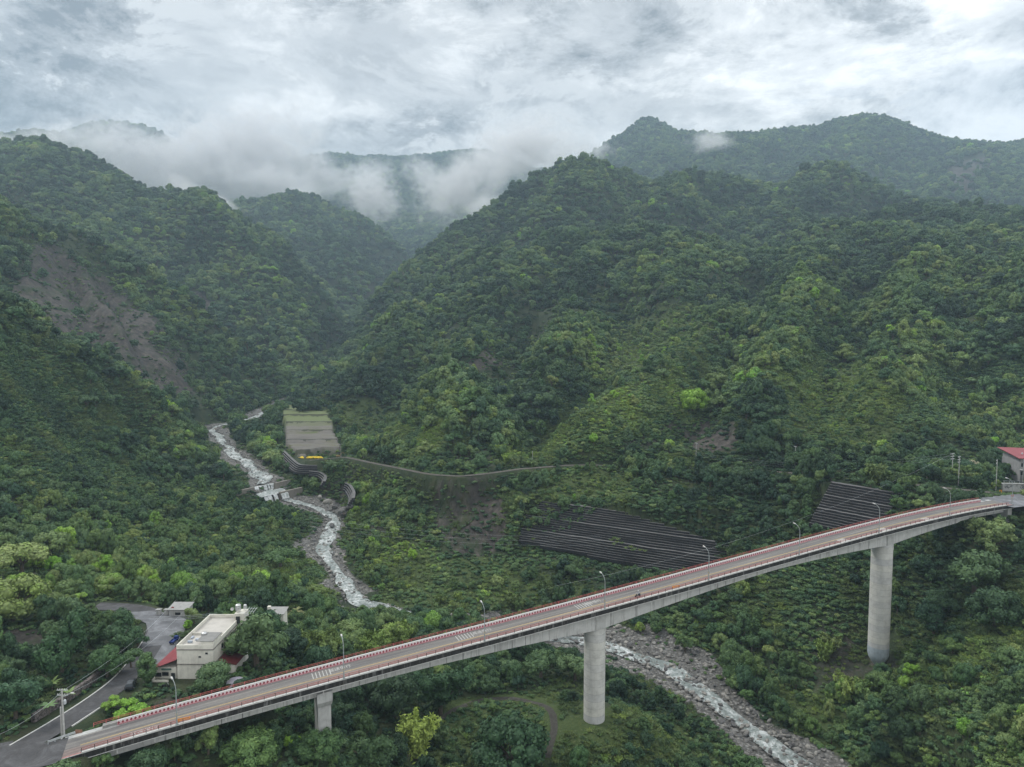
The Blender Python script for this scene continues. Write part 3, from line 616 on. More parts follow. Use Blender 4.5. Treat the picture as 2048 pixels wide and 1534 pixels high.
# terrace steps of the field
fz = GZ.copy(); tt = (GY - 478) / (715 - 478); zf = -88.6 + 13 * np.clip(np.floor(np.clip(tt, 0, .999) * 6) / 6 + .03 * tt, 0, 1)
GZ = np.where(blur(G_FIELD, 3) > .5, zf, GZ)
def ground():
    t = NT('ground_material'); p = t.pos()
    mk = t.n("ShaderNodeAttribute", attribute_name='mask'); sp = t.n("ShaderNodeSeparateColor"); t.L.new(mk.outputs['Color'], sp.inputs[0])
    n1 = t.noise(p, 0.12, 8, 0.62); n2 = t.noise(p, 1.3, 6, 0.7); n3 = t.noise(p, 0.02, 5, 0.6); streak = t.noise(p, 0.25, 6, 0.65, 0.4, (1, 1, .35))
    under = t.ramp(n1, [(0.3, (0.016, 0.027, 0.014)), (0.5, (0.030, 0.046, 0.020)), (0.62, (0.046, 0.056, 0.026)), (0.75, (0.060, 0.054, 0.038))])
    grass = t.ramp(n2, [(0.3, (0.030, 0.052, 0.016)), (0.55, (0.060, 0.088, 0.028)), (0.75, (0.11, 0.115, 0.050))])
    rock = t.ramp(streak, [(0.3, (0.026, 0.023, 0.021)), (0.46, (0.048, 0.043, 0.039)), (0.58, (0.082, 0.072, 0.062)), (0.75, (0.14, 0.126, 0.108))])
    rock = t.mix(t.math('MULTIPLY', t.math('SUBTRACT', t.noise(p, 0.07, 8, 0.75, 0.3, (1, .5, .35)), 0.505), 9.0, clamp=True), rock, under)
    vor = t.n("ShaderNodeTexVoronoi"); vor.inputs['Scale'].default_value = 1.1; t.L.new(p, vor.inputs['Vector'])
    vs = t.n("ShaderNodeSeparateColor"); t.L.new(vor.outputs['Color'], vs.inputs[0])
    grav = t.ramp(vs.outputs[0], [(0.0, (0.105, 0.104, 0.10)), (0.5, (0.175, 0.172, 0.165)), (0.85, (0.26, 0.255, 0.245)), (1.0, (0.37, 0.365, 0.35))])
    grav = t.mix(t.math('MULTIPLY', vor.outputs['Distance'], 0.9, clamp=True), grav, (0.06, 0.058, 0.05))
    sx = t.n("ShaderNodeSeparateXYZ"); t.L.new(p, sx.inputs[0]); fy = t.math('ADD', t.math('DIVIDE', t.math('SUBTRACT', sx.outputs[1], 478.0), 39.5), t.math('MULTIPLY', t.math('SUBTRACT', n1, .5), .35))
    field = t.ramp(t.noise(p, 0.09, 6, 0.6, 0.3, (.5, 1.6, 1)), [(0.3, (0.105, 0.10, 0.088)), (0.5, (0.165, 0.155, 0.14)), (0.62, (0.13, 0.13, 0.085)), (0.72, (0.10, 0.13, 0.05))])
    field = t.mix(t.math('MULTIPLY', t.math('SUBTRACT', fy, 3.6), 1.4, clamp=True), field, t.mix(n2, (0.10, 0.16, 0.045), (0.17, 0.17, 0.10)))
    field = t.mix(t.math('MULTIPLY', t.math('LESS_THAN', t.math('FRACT', fy), .13), .8), field, (0.035, 0.035, 0.025))
    edge = lambda x, k=0.35: t.math('MULTIPLY', t.math('SUBTRACT', t.math('ADD', x, t.math('MULTIPLY', t.math('SUBTRACT', n2, 0.5), 0.8)), k), 5.0, clamp=True)
    c = t.mix(edge(sp.outputs[2]), under, grass); c = t.mix(edge(sp.outputs[0]), c, rock); c = t.mix(edge(sp.outputs[1]), c, grav)
    f2 = t.attr('field'); c = t.mix(f2, c, field)
    t.bump(t.math('ADD', t.math('MULTIPLY', streak, 1.0), t.math('MULTIPLY', n2, 0.5)), 0.8, 0.8)
    m = t.done(c, 0.95)
    V = np.stack([GX, GY, GZ], -1).reshape(-1, 3); idx = np.arange(NA * NB).reshape(NB, NA)
    F = np.stack([idx[:-1, :-1], idx[:-1, 1:], idx[1:, 1:], idx[1:, :-1]], -1).reshape(-1, 4)
    me = np_mesh('ground', V, F, (m,), smooth=True)
    ca = me.color_attributes.new('mask', 'FLOAT_COLOR', 'POINT')
    ca.data.foreach_set('color', np.stack([G_SCAR, G_BANK, G_GRASS, np.ones_like(GX)], -1).astype(np.float32).ravel())
    fa = me.attributes.new('field', 'FLOAT', 'POINT'); fa.data.foreach_set('value', G_FIELD.astype(np.float32).ravel())
    tag(link('ground', me), kind='structure')
ground()
# ------------------------------------------------------------------ river
def water_mat(name, foamy):
    t = NT(name); p = t.pos(); mp_n = t.noise(p, 0.55, 7, 0.68, 0.8); mp_b = t.noise(p, 0.12, 4, 0.6)
    f = t.math('ADD', mp_n, t.math('MULTIPLY', t.math('SUBTRACT', mp_b, 0.5), 0.5)); f = t.math('ADD', f, foamy)
    col = t.ramp(f, [(0.36, (0.13, 0.155, 0.145)), (0.49, (0.22, 0.25, 0.24)), (0.57, (0.38, 0.41, 0.40)), (0.68, (0.62, 0.64, 0.64))])
    rg = t.math('MULTIPLY', f, 1.1, clamp=True); t.bump(t.noise(p, 1.6, 5, 0.7), 0.7, 0.25); t.b.inputs['Specular IOR Level'].default_value = 0.5
    return t.done(col, rg)
M_WATER = water_mat('river_water_material', 0.0); M_FOAM = water_mat('white_water_material', 0.12)
def river():
    Vs, Fs = [], []; off = 0
    segs = [(RP[:len(RIV)], lambda y: 3.3 if y < 290 else 3.2), (RP[len(RIV):], lambda y: 5.6 if y < 505 else (3.8 if y < 600 else 2.8))]
    for pts, wf in segs:
        P = []
        for p, q in zip(pts[:-1], pts[1:]):
            n = max(2, int(np.linalg.norm(q - p) / 2.0))
            for k in range(n): P.append(p + (q - p) * k / n)
        P.append(pts[-1]); P = np.array(P)
        for _ in range(12): P[1:-1] = (P[:-2] + P[2:] + 2 * P[1:-1]) / 4
        T = np.gradient(P[:, :2], axis=0); T /= np.linalg.norm(T, axis=1, keepdims=True) + 1e-9; Nn = np.stack([-T[:, 1], T[:, 0]], 1)
        s = np.arange(len(P)) * 2.0; m = 13
        wid = np.array([wf(y) for y in P[:, 1]]) * (0.55 + 0.9 * vnoise(s / 11, s * 0, 3)); ctr = (vnoise(s / 16, s * 0 + 4, 6) - .5) * 5.0
        J = np.linspace(-1, 1, m)
        X = P[:, None, 0] + Nn[:, None, 0] * (J[None] * wid[:, None] + ctr[:, None]); Y = P[:, None, 1] + Nn[:, None, 1] * (J[None] * wid[:, None] + ctr[:, None])
        Z = P[:, None, 2] + 0.15 + (fbm(X / 2.2, Y / 2.2, 3, 12) - .5) * 0.8 - 0.5 * np.abs(J[None]) ** 6
        idx = np.arange(len(P) * m).reshape(len(P), m) + off; off += len(P) * m
        Vs.append(np.stack([X, Y, Z], -1).reshape(-1, 3)); Fs.append(np.stack([idx[:-1, :-1], idx[:-1, 1:], idx[1:, 1:], idx[1:, :-1]], -1).reshape(-1, 4))
    o = link('river_water', np_mesh('river_water', np.concatenate(Vs), np.concatenate(Fs), (M_WATER,), smooth=True)); tag(o, kind='structure')
river()
# ------------------------------------------------------------------ where plants may stand
KEEP = [  # (outline in the photo that stays clear, of plants nearer than this)
 ([(1545, 1534), (1430, 1440), (1330, 1375), (1215, 1330), (1215, 1262), (1300, 1285), (1420, 1360), (1520, 1430), (1700, 1534)], 262),
 ([(1090, 1278), (1215, 1262), (1215, 1300), (1110, 1292)], 290),
 ([(415, 848), (440, 846), (480, 890), (520, 925), (560, 950), (600, 962), (590, 996), (640, 1010), (690, 1055), (668, 1105), (705, 1150), (745, 1200), (690, 1222), (660, 1165), (612, 1098), (634, 1060), (610, 1024), (575, 1004), (545, 992), (478, 985), (490, 960), (455, 915), (410, 870)], 700),
 ([(488, 835), (525, 822), (525, 838), (495, 842)], 800),
 ([(1058, 1003), (1265, 1018), (1320, 1045), (1380, 1062), (1432, 1085), (1425, 1118), (1370, 1135), (1255, 1132), (1150, 1108), (1070, 1088)], 345),
 ([(1648, 955), (1785, 985), (1775, 1018), (1745, 1052), (1625, 1045), (1640, 1000)], 305),
 ([(566, 822), (652, 822), (666, 868), (690, 915), (660, 920), (600, 917), (572, 900)], 700),
 ([(585, 905), (640, 925), (655, 940), (585, 935)], 520),
 ([(690, 915), (760, 928), (860, 946), (930, 952), (1040, 938), (1040, 946), (930, 958), (860, 952), (750, 936), (690, 924)], 480),
 ([(930, 1400), (985, 1390), (1040, 1390), (1085, 1402), (1106, 1440), (1115, 1520), (1098, 1520), (1088, 1440), (1070, 1410), (1030, 1402), (980, 1402), (925, 1415)], 240),
 ([(0, 1495), (110, 1420), (180, 1385), (230, 1362), (290, 1310), (310, 1270), (290, 1215), (330, 1215), (345, 1250), (330, 1300), (280, 1375), (210, 1420), (150, 1470), (60, 1534), (0, 1534)], 235),
 ([(318, 1225), (475, 1225), (480, 1320), (440, 1372), (330, 1372), (318, 1310)], 190),
 ([(1165, 1200), (1218, 1200), (1218, 1453), (1165, 1453)], 207), ([(1738, 1060), (1790, 1060), (1786, 1326), (1738, 1326)], 243), ([(622, 1370), (668, 1360), (662, 1432), (624, 1432)], 168),
 ([(90, 540), (150, 560), (280, 630), (370, 745), (345, 790), (240, 715), (110, 645)], 640),
 ([(1350, 840), (1470, 845), (1470, 895), (1360, 885)], 470), ([(880, 965), (985, 952), (1010, 1095), (905, 1095)], 400),
 ([(240, 1200), (330, 1215), (330, 1235), (240, 1225)], 225), ([(2004, 905), (2048, 890), (2048, 985), (2004, 985)], 316),
]
def _deck_low(u):
    """lowest photo row that the bridge side reaches in column u"""
    return np.interp(u, [-50, 60, 140, 200, 260, 340, 400, 470, 560, 640, 800, 1000, 1150, 1200, 1300, 1420, 1600, 1700, 1765, 1850, 1950, 1995, 2060], [1550, 1545, 1515, 1490, 1492, 1482, 1455, 1455, 1430, 1402, 1352, 1305, 1282, 1268, 1228, 1185, 1128, 1112, 1098, 1072, 1042, 1016, 1020])
def allowed(x, y, z, r, hgt, skip=()):
    ok = np.ones(len(x), bool)
    us, vs, inn = [], [], []
    for du in (-.75, 0, .75):
        for hz in (0.15, 0.6, 0.95):
            u, v = project(x + du * r, y, z + hz * hgt); us.append(u); vs.append(v)
    for kk, (poly, dk) in enumerate(KEEP):
        if kk in skip: continue
        bad = np.zeros(len(x), bool)
        for u, v in zip(us, vs): bad |= inpoly(u, v, poly)
        ok &= ~(bad & (y < dk * 1.0))
    bi = ((x + 70.83) * DIRB[0] + (y - _py[1]) * DIRB[1]) / STEP; bo = (x + 70.83) * NRMB[0] + (y - _py[1]) * NRMB[1]
    near = (bo < -0.5 - 0.3 * r) & (bi > -1.2)
    for du in (-.7, 0, .7):
        u, v = project(x + du * r, y, z + hgt); ok &= ~(near & (v < _deck_low(u)))
    on = (bo > -1.0 - r * .6) & (bo < BW + 1.0 + r * .6) & (bi > -1.3) & (bi < 8.6)
    ok &= ~(on & (z + hgt > deck_z(bi) - 3.0))
    for i, off in ((0.92, 4.6), (2.8, 4.6), (6.0, 4.6)):
        p = bp(i, off); ok &= (x - p.x) ** 2 + (y - p.y) ** 2 > (3.5 + r * .7) ** 2
    return ok
def dist_line(x, y, line): return seg_dist(x, y, line)[0]
def clear_of(x, y, r, river=7.5):
    k = r * 0.55
    ok = (dist_line(x, y, RP) > river + k) & (dist_line(x, y, ROAD_SIDE) > 4.2 + k) & (dist_line(x, y, TRACK) > 3.0 + k) & (dist_line(x, y, PATH) > 1.6 + k) & (dist_line(x, y, ROAD_MAIN) > 5.8 + k)
    ok &= ~((x > -92 - k) & (x < -71 + k) & (y > 169 - k) & (y < 194 + k))
    ok &= (x + 96) ** 2 + (y - 205) ** 2 > (9 + k) ** 2
    ok &= ~((sample(G_FIELD, x, y) > .5))
    ok &= ~((sample(G_BANK, x, y) > .6) & (_hash((x * 7).astype(np.int64), (y * 7).astype(np.int64), 3) < .86))
    return ok
def wedge(d0, d1, sp, rng, amax=0.84):
    xs = np.arange(-amax * d1, amax * d1, sp); ys = np.arange(d0, d1, sp * .9)
    X, Y = np.meshgrid(xs, ys); X = X + (np.arange(len(ys)) % 2)[:, None] * sp * .5
    X = (X + rng.uniform(-.7, .7, X.shape) * sp).ravel(); Y = (Y + rng.uniform(-.7, .7, Y.shape) * sp).ravel()
    k = (np.abs(X / Y) < amax) & (Y > d0) & (Y < d1); return X[k], Y[k]
def tone(x, y, z, rng):
    n = fbm(x / 90, y / 90, 3, 41); n2 = fbm(x / 22, y / 22, 2, 44)
    t = 0.36 + (n - .5) * 0.85 + (n2 - .5) * 0.55 + rng.normal(size=len(x)) * 0.14
    t += .07 * sstep(420, 300, y) * (x < 0)
    t += 0.10 * sample(G_GRASS, x, y)
    br = rng.random(len(x)) < 0.03; t = np.where(br, t + .3, t)
    return np.clip(t, 0.02, 0.98)
class Scat:
    def __init__(s): s.x = []; s.y = []; s.z = []; s.r = []; s.k = []; s.t = []; s.s = []
    def add(s, x, y, z, r, k, t, sz): s.x.append(x); s.y.append(y); s.z.append(z); s.r.append(r); s.k.append(k); s.t.append(t); s.s.append(sz)
    def cat(s): return [np.concatenate(q) for q in (s.x, s.y, s.z, s.r, s.k, s.t, s.s)]
def stuff_points(name, arrs, meshes, zscale=None):
    """one object whose geometry nodes set a plant on every point"""
    x, y, z, r, k, t, sz = arrs; me = bpy.data.meshes.new(name); n = len(x); me.vertices.add(n)
    me.vertices.foreach_set('co', np.stack([x, y, z], 1).astype(np.float32).ravel())
    rg = np.random.default_rng(len(name) + n)
    for nm, val, ty in (('tint', t, 'FLOAT'), ('pick', k.astype(np.int32), 'INT')):
        a = me.attributes.new(nm, ty, 'POINT'); a.data.foreach_set('value', val.astype(np.int32 if ty == 'INT' else np.float32))
    a = me.attributes.new('turn', 'FLOAT_VECTOR', 'POINT'); a.data.foreach_set('vector', np.stack([rg.normal(size=n) * .06, rg.normal(size=n) * .06, rg.uniform(0, 6.28, n)], 1).astype(np.float32).ravel())
    a = me.attributes.new('size', 'FLOAT_VECTOR', 'POINT'); a.data.foreach_set('vector', np.stack([r, r * rg.uniform(.85, 1.15, n), r * sz], 1).astype(np.float32).ravel())
    o = link(name, me); col = bpy.data.collections.new(name + '_kinds')
    for q, m in enumerate(meshes): col.objects.link(bpy.data.objects.new('%s_kind_%02d' % (name, q), m))
    ng = bpy.data.node_groups.new(name, 'GeometryNodeTree'); ng.interface.new_socket('Geometry', in_out='INPUT', socket_type='NodeSocketGeometry'); ng.interface.new_socket('Geometry', in_out='OUTPUT', socket_type='NodeSocketGeometry')
    N, L = ng.nodes, ng.links; gi = N.new('NodeGroupInput'); go = N.new('NodeGroupOutput'); ip = N.new('GeometryNodeInstanceOnPoints'); ci = N.new('GeometryNodeCollectionInfo')
    ci.inputs['Collection'].default_value = col; ci.inputs['Separate Children'].default_value = True; ci.inputs['Reset Children'].default_value = True; ip.inputs['Pick Instance'].default_value = True
    def na(nm, ty): q = N.new('GeometryNodeInputNamedAttribute'); q.data_type = ty; q.inputs['Name'].default_value = nm; return q.outputs[0]
    L.new(gi.outputs[0], ip.inputs['Points']); L.new(ci.outputs[0], ip.inputs['Instance']); L.new(na('pick', 'INT'), ip.inputs['Instance Index'])
    er = N.new('FunctionNodeEulerToRotation'); L.new(na('turn', 'FLOAT_VECTOR'), er.inputs[0]); L.new(er.outputs[0], ip.inputs['Rotation']); L.new(na('size', 'FLOAT_VECTOR'), ip.inputs['Scale']); L.new(ip.outputs[0], go.inputs[0])
    md = o.modifiers.new('plants', 'NODES'); md.node_group = ng; return tag(o, kind='stuff')
# ------------------------------------------------------------------ single trees placed by hand
# (photo column, photo row of the crown's middle, crown half width in photo pixels, distance, form, tint, height factor, label)
HERO = [
 (1386, 800, 32, 0, 'dome', 0.97, 1.0, 'bright lime green rounded tree standing alone above the bare brown scar on the right hillside'),
 (1432, 765, 27, 0, 'lobed', 0.85, .9, 'lighter green tree just behind the bright lime tree on the right hillside'),
 (1690, 705, 30, 0, 'lobed', 0.72, .8, 'small yellow green tree near the top of the right hillside clearing'),
 (426, 1352, 42, 163, 'dome', 0.42, .95, 'round dark green tree hiding the corner of the white flat-roofed house'),
 (512, 1270, 78, 176, 'lobed', 0.38, 1.0, 'big green tree with clumped crown right of the white flat-roofed house'),
 (294, 1338, 34, 182, 'tall', 0.52, 1.0, 'olive green open tree between the road and the red lean-to roof'),
 (258, 1415, 42, 154, 'flat', 0.97, .8, 'bright yellow green spreading tree behind the left end of the bridge'),
 (225, 1402, 26, 158, 'flat', 0.93, .8, 'small bright green tree beside the side road near the black car'),
 (525, 1210, 34, 232, 'tall', 0.14, 1.0, 'very dark pointed conifer-like tree behind the white house'),
 (478, 1208, 26, 236, 'dome', 0.12, .9, 'dark rounded tree left of the dark pointed tree behind the house'),
 (122, 1285, 62, 200, 'lobed', 0.30, 1.3, 'tall dark green tree left of the parking area'),
 (150, 1225, 40, 225, 'lobed', 0.34, 1.2, 'blue green tree behind the tall tree left of the parking area'),
 (40, 1110, 62, 285, 'wide', 0.74, .9, 'broad yellow green tree at the left edge of the valley'),
 (100, 1085, 36, 295, 'dome', 0.66, .9, 'pale green tree right of the broad yellow green tree'),
 (25, 1195, 66, 235, 'dome', 0.82, .9, 'bright green wide tree at the left edge above the dirt clearing'),
 (222, 1168, 32, 245, 'dome', 0.78, .9, 'bright green rounded tree left of the bend in the road'),
 (30, 1395, 60, 165, 'lobed', 0.30, .9, 'dark green shrubby tree at the left edge beside the road'),
 (1020, 1490, 82, 182, 'dome', 0.16, .95, 'large very dark round tree inside the loop of the dirt path'),
 (742, 1500, 60, 165, 'lobed', 0.36, .9, 'mid green tree below the bridge near the bottom edge'),
 (640, 1490, 50, 160, 'dome', 0.40, .8, 'green tree in front of the square pier'),
 (500, 1500, 62, 150, 'dome', 0.60, .8, 'fresh green rounded tree at the bottom edge below the bridge'),
 (415, 1478, 34, 146, 'lobed', 0.76, 1.2, 'light yellow green tree touching the near edge of the bridge'),
 (110, 1548, 56, 132, 'wide', 0.42, .8, 'grey green tree at the bottom left corner beside the road'),
 (205, 1512, 24, 136, 'flat', 0.52, 1.2, 'feathery pale tree leaning over the start of the bridge railing'),
 (300, 1525, 44, 138, 'dome', 0.30, .9, 'dark green tree under the left end of the bridge'),
 (1985, 1075, 48, 232, 'lobed', 0.70, 1.0, 'light olive green tree against the right end of the bridge'),
 (1955, 1135, 80, 226, 'wide', 0.24, 1.0, 'wide dark green tree right of the tall round pier'),
 (1990, 1215, 56, 222, 'dome', 0.12, 1.0, 'very dark rounded tree on the slope right of the tall round pier'),
 (1885, 1200, 44, 235, 'wide', 0.28, 1.0, 'dark tree with layered crown right of the tall round pier'),
 (1945, 932, 20, 300, 'dome', 2.0, .9, 'pale cream flowering tree between the wooden power poles'),
 (1870, 1240, 46, 228, 'lobed', 0.20, 1.0, 'dark green tree on the slope below the layered tree'),
 (1150, 1330, 48, 238, 'wide', 0.34, .8, 'low dark green tree left of the first round pier'),
 (1080, 1325, 52, 245, 'wide', 0.40, .8, 'low green spreading tree under the middle of the bridge'),
 (880, 1380, 60, 205, 'lobed', 0.18, 1.0, 'dark tree mass in the shade under the bridge'),
 (790, 1385, 55, 195, 'dome', 0.15, 1.1, 'dark rounded tree in shade right of the square pier'),
 (560, 1110, 40, 0, 'wide', 0.44, .8, 'dark green low tree on the left bank of the river'),
 (700, 1260, 50, 235, 'wide', 0.66, .8, 'leafy green tree behind the bridge right of the house'),
 (790, 1262, 46, 240, 'flat', 0.80, .9, 'light green layered tree behind the middle of the bridge'),
 (580, 1285, 40, 196, 'dome', 0.12, .9, 'dark blue green tree between the big tree and the bridge'),
 (236, 1262, 46, 205, 'lobed', 0.36, 1.1, 'leafy green tree hanging over the left side of the parking area'),
 (276, 1272, 27, 200, 'lobed', 0.52, 1.0, 'fresh green tree at the left edge of the parking area, opposite the blue truck'),
 (262, 1312, 30, 190, 'wide', 0.44, 1.0, 'medium green tree over the side road below the parking area'),
 (214, 1322, 40, 185, 'dome', 0.30, 1.0, 'dark green rounded tree left of the side road behind the stone wall'),
 (543, 1256, 24, 205, 'dome', 0.30, 1.0, 'dark green tree partly hiding the small white hut'),
 (566, 1264, 24, 205, 'wide', 0.34, .9, 'bushy green tree in front of the small white hut'),
 (388, 1230, 22, 215, 'lobed', 0.66, 1.0, 'light green tree beside the pale roofed shed and the golden shrub'),
 (376, 1250, 13, 212, 'tall', 0.98, .8, 'small golden green shrub tree beside the parking area'),
 (1770, 1090, 1, 0, None, 0, 0, ''),
]
BAMB = [(832, 1478, 46, 176, 1.0, 'tall yellow green bamboo clump in front of the dirt path'), (655, 1300, 34, 200, .62, 'green bamboo clump behind the bridge'), (745, 1300, 30, 205, .66, 'feathery bamboo clump behind the bridge left of the middle lamp'),
        (605, 1292, 26, 198, .55, 'tall slender bamboo beside the dark blue green tree'), (805, 1275, 26, 222, .72, 'light bamboo clump near the river behind the bridge'), (500, 1280, 1, 0, 0, '')]
HI = protos(True); LO = protos(False)
HI_BY = {}
for k, m in HI: HI_BY.setdefault(k, []).append(m)
TRUNKS = {}
def trunk_mesh(kind):
    if kind not in TRUNKS:
        mb = MB(); trunk_shape(mb, np.random.default_rng(5), kind); me = bpy.data.meshes.new('tree_trunk'); me.from_pydata(mb.v, [], mb.f); me.materials.append(M_BARK); TRUNKS[kind] = me
    return TRUNKS[kind]
def put_tree(x, y, z, r, kind, tint, hs, label, cat='tree', group=None, mesh=None, name='broadleaf_tree', rot=None):
    e = empty(name, (x, y, z), random.uniform(0, 6.28) if rot is None else rot); e.scale = (r, r * random.uniform(.9, 1.1), r * hs)
    c = link('crown', mesh or random.choice(HI_BY[kind]), e); c['tint'] = float(tint)
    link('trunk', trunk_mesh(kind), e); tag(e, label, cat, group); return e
H_XY = []
BLOS_MESH = None
for u, v, pr, D, kind, tint, hs, lab in HERO:
    if not kind: continue
    # the distance at which a crown of this size in the picture stands on the ground
    DD = np.linspace(100, 700 if D == 0 else D * 1.35, 900); a_, e_ = ratio(u, v); rr_ = pr / FPX * DD; low = np.nonzero(e_ * DD < height(a_ * DD, DD) + .85 * rr_ * hs)[0]
    D = float(DD[low[0]]) if len(low) else D
    p = at(u, v, D); r = pr / FPX * D; g = float(height(p.x, p.y)); ctr = .85 * r * hs
    # the trunk reaches the ground under the crown; the crown's middle keeps its place
    z = p.z - ctr
    if abs(z - g) > .35 * r * hs and z > g:
        hs2 = hs; z = g + (z - g)
    if z < g: hs = max(.5, (p.z - g) / (.85 * r)) if p.z - g > .4 * r else hs; z = g
    mesh = None
    if tint > 1.5:
        mesh = crown_mesh('blossom_crown', 'dome', 4200, .075, 77, M_BLOS)
    lift = z - g
    e = put_tree(p.x, p.y, g if lift < .5 else z, r, kind, min(tint, 1), hs, lab, 'tree', None, mesh)
    if lift >= .5:
        mb = MB(); mb.tube((0, 0, -lift / (r * hs) - .1), (0, 0, -.2), .1, .085, 7, False); t_o = [c for c in e.children if c.name.startswith('trunk')][0]
        me = t_o.data.copy(); bm = bmesh.new(); bm.from_mesh(me); tm = bpy.data.meshes.new('tmp'); tm.from_pydata(mb.v, [], mb.f); bm.from_mesh(tm); bm.to_mesh(me); bm.free(); t_o.data = me
    H_XY.append((p.x, p.y, r))
BAMB_ME = [crown_mesh('bamboo_crown', 'bamboo', 5200, .075, 31, M_BAMB), crown_mesh('bamboo_crown', 'bamboo', 5200, .075, 32, M_BAMB)]
for u, v, pr, D, tint, lab in BAMB:
    if not D: continue
    DD = np.linspace(100, D * 1.35, 900); a_, e_ = ratio(u, v); rr_ = pr / FPX * DD; low = np.nonzero(e_ * DD < height(a_ * DD, DD) + 1.1 * rr_)[0]
    D = float(DD[low[0]]) if len(low) else D
    p = at(u, v, D); r = pr / FPX * D; g = float(height(p.x, p.y)); hs = max(.8, (p.z - g) / r + .1)
    put_tree(p.x, p.y, g, r * 1.05, 'bamboo', tint, min(hs, 1.6), lab, 'bamboo', None, random.choice(BAMB_ME), 'bamboo_clump'); H_XY.append((p.x, p.y, r))
H_XY = np.array(H_XY)
def off_heroes(x, y, r):
    ok = np.ones(len(x), bool)
    for hx, hy, hr in H_XY: ok &= (x - hx) ** 2 + (y - hy) ** 2 > (hr * .85 + r * .55) ** 2
    # nothing in front of a hand-placed tree
    for (hx, hy, hr) in H_XY:
        dxy = np.abs(x / y - hx / hy) < (hr * .8) / hy; ok &= ~(dxy & (y < hy) & (y > hy - 14) & (r > 1.9))
    return ok
# ------------------------------------------------------------------ scattered trees
FKIND = ['dome', 'dome', 'lobed', 'lobed', 'flat', 'tall', 'wide', 'wide']
NEAR = Scat(); FAR = Scat()
def scatter_trees():
    rng = np.random.default_rng(11)
    for d0, d1, sp, r0, r1, cls in ((115, 430, 4.7, 2.0, 5.0, 'n'), (430, 900, 6.6, 2.8, 9.0, 'm'), (900, 1650, 10, 4.6, 13, 'f'), (1650, 3600, 16, 9, 17, 'ff'), (3600, 6600, 23, 13, 21, 'ff')):
        x, y = wedge(d0, d1, sp, rng, .97 if d1 < 1000 else .84); z = height(x, y); q = fbm(x / 45, y / 45, 3, 61); r = r0 + (r1 - r0) * np.clip(rng.random(len(x)) ** 2.2 * .75 + (q - .38) * 1.0, 0, 1)
        u, v = project(x, y, z)
        keep = (v < 1800) & (v > 0)
        sc = sample(G_SCAR, x, y); gr = sample(G_GRASS, x, y)
        keep &= rng.random(len(x)) > np.clip(sc * 1.15, 0, .98)
        pg = .55 if cls == 'n' else .60
        keep &= rng.random(len(x)) > gr * pg
        gap = fbm(x / 38, y / 38, 3, 91); keep &= ~((gap < .30) & (cls in 'nm'))
        keep &= rng.random(len(x)) > np.clip(-sample(G_SLOPE, x, y), 0, 0)
        x, y, z, r = x[keep], y[keep], z[keep], r[keep]
        t = tone(x, y, z, rng); k = rng.integers(0, 8, len(x)); bb = (fbm(x / 60, y / 60, 2, 123) > .70) & (rng.random(len(x)) < .45) & (y < 1000)
        k = np.where(bb, 8, k); t = np.where(bb, np.clip(t + .1, .3, .9), t); r = np.where(bb, np.minimum(r, 4.2), r)
        sz = rng.uniform(.9, 1.5, len(x)) * np.where(r > 6.5, .8, 1)
        if cls in ('n', 'm'):
            gg = sample(G_GRASS, x, y); r = r * (1 - .35 * gg)
            ok = clear_of(x, y, r) & allowed(x, y, z, r, r * 1.45 * sz) & off_heroes(x, y, r); x, y, z, r, k, t, sz = [w[ok] for w in (x, y, z, r, k, t, sz)]
        (NEAR if cls == 'n' else FAR).add(x, y, z - .12 * r, r, k, t, sz)
G_SLOPE = np.zeros_like(GX)
scatter_trees()
def bend_row():
    rng = np.random.default_rng(8); u = np.concatenate([np.linspace(745, 1120, 26), np.linspace(760, 1080, 18)]); D = np.concatenate([rng.uniform(276, 284, 26), rng.uniform(266, 273, 18)]); u = u + rng.uniform(-6, 6, len(u)); a, _ = ratio(u, 1240); x = a * D; z = height(x, D); r = rng.uniform(3.6, 5.2, len(u))
    NEAR.add(x, D, z - .3, r, rng.integers(0, 8, len(u)), rng.uniform(.25, .62, len(u)), rng.uniform(.9, 1.2, len(u)))
bend_row()
nx, ny, nz, nr, nk, nt_, ns = NEAR.cat()
# the 300 single trees that show largest in the picture
u_, v_ = project(nx, ny, nz + .8 * nr); infr = (u_ > 5) & (u_ < 2043) & (v_ > 5) & (v_ < 1528)
bi_ = ((nx + 70.83) * DIRB[0] + (ny - _py[1]) * DIRB[1]) / STEP; bo_ = (nx + 70.83) * NRMB[0] + (ny - _py[1]) * NRMB[1]
hid = np.zeros(len(nx), bool)
for j in range(0, 40):
    pass
order = np.argsort(-(nr / ny) * infr * (nk != 8)); NSING = 300 - len(H_XY)
single = order[:NSING]
def zone_name(u, v, bo):
    if bo < 0:
        if u < 330: return 'at bottom left below the bridge start'
        if u < 760: return 'below the bridge around the square pier'
        if u < 1000: return 'below the bridge left of the dirt path loop'
        if u < 1240: return 'between the dirt path loop and the first round pier'
        if u < 1560: return 'between the first pier and the river'
        if u < 1800: return 'on the slope near the second round pier'
        return 'right of the second round pier'
    if u < 200: return 'left of the side road' if v > 1250 else 'in the woods at the left edge'
    if u < 500: return 'around the white flat-roofed house' if v > 1180 else 'in the woods behind the white house'
    if u < 760: return 'between the house and the river'
    if u < 1060: return 'on the river bank behind the bridge'
    if u < 1450: return 'under the large terraced stone wall'
    if u < 1800: return 'behind the bridge left of the second round pier'
    return 'behind the right end of the bridge'
def t_word(t): return 'very dark green' if t < .2 else 'dark green' if t < .36 else 'mid green' if t < .52 else 'fresh green' if t < .68 else 'light yellow green'
FW = {'dome': 'round crowned', 'lobed': 'clumpy crowned', 'flat': 'flat topped', 'tall': 'upright', 'wide': 'wide spreading'}
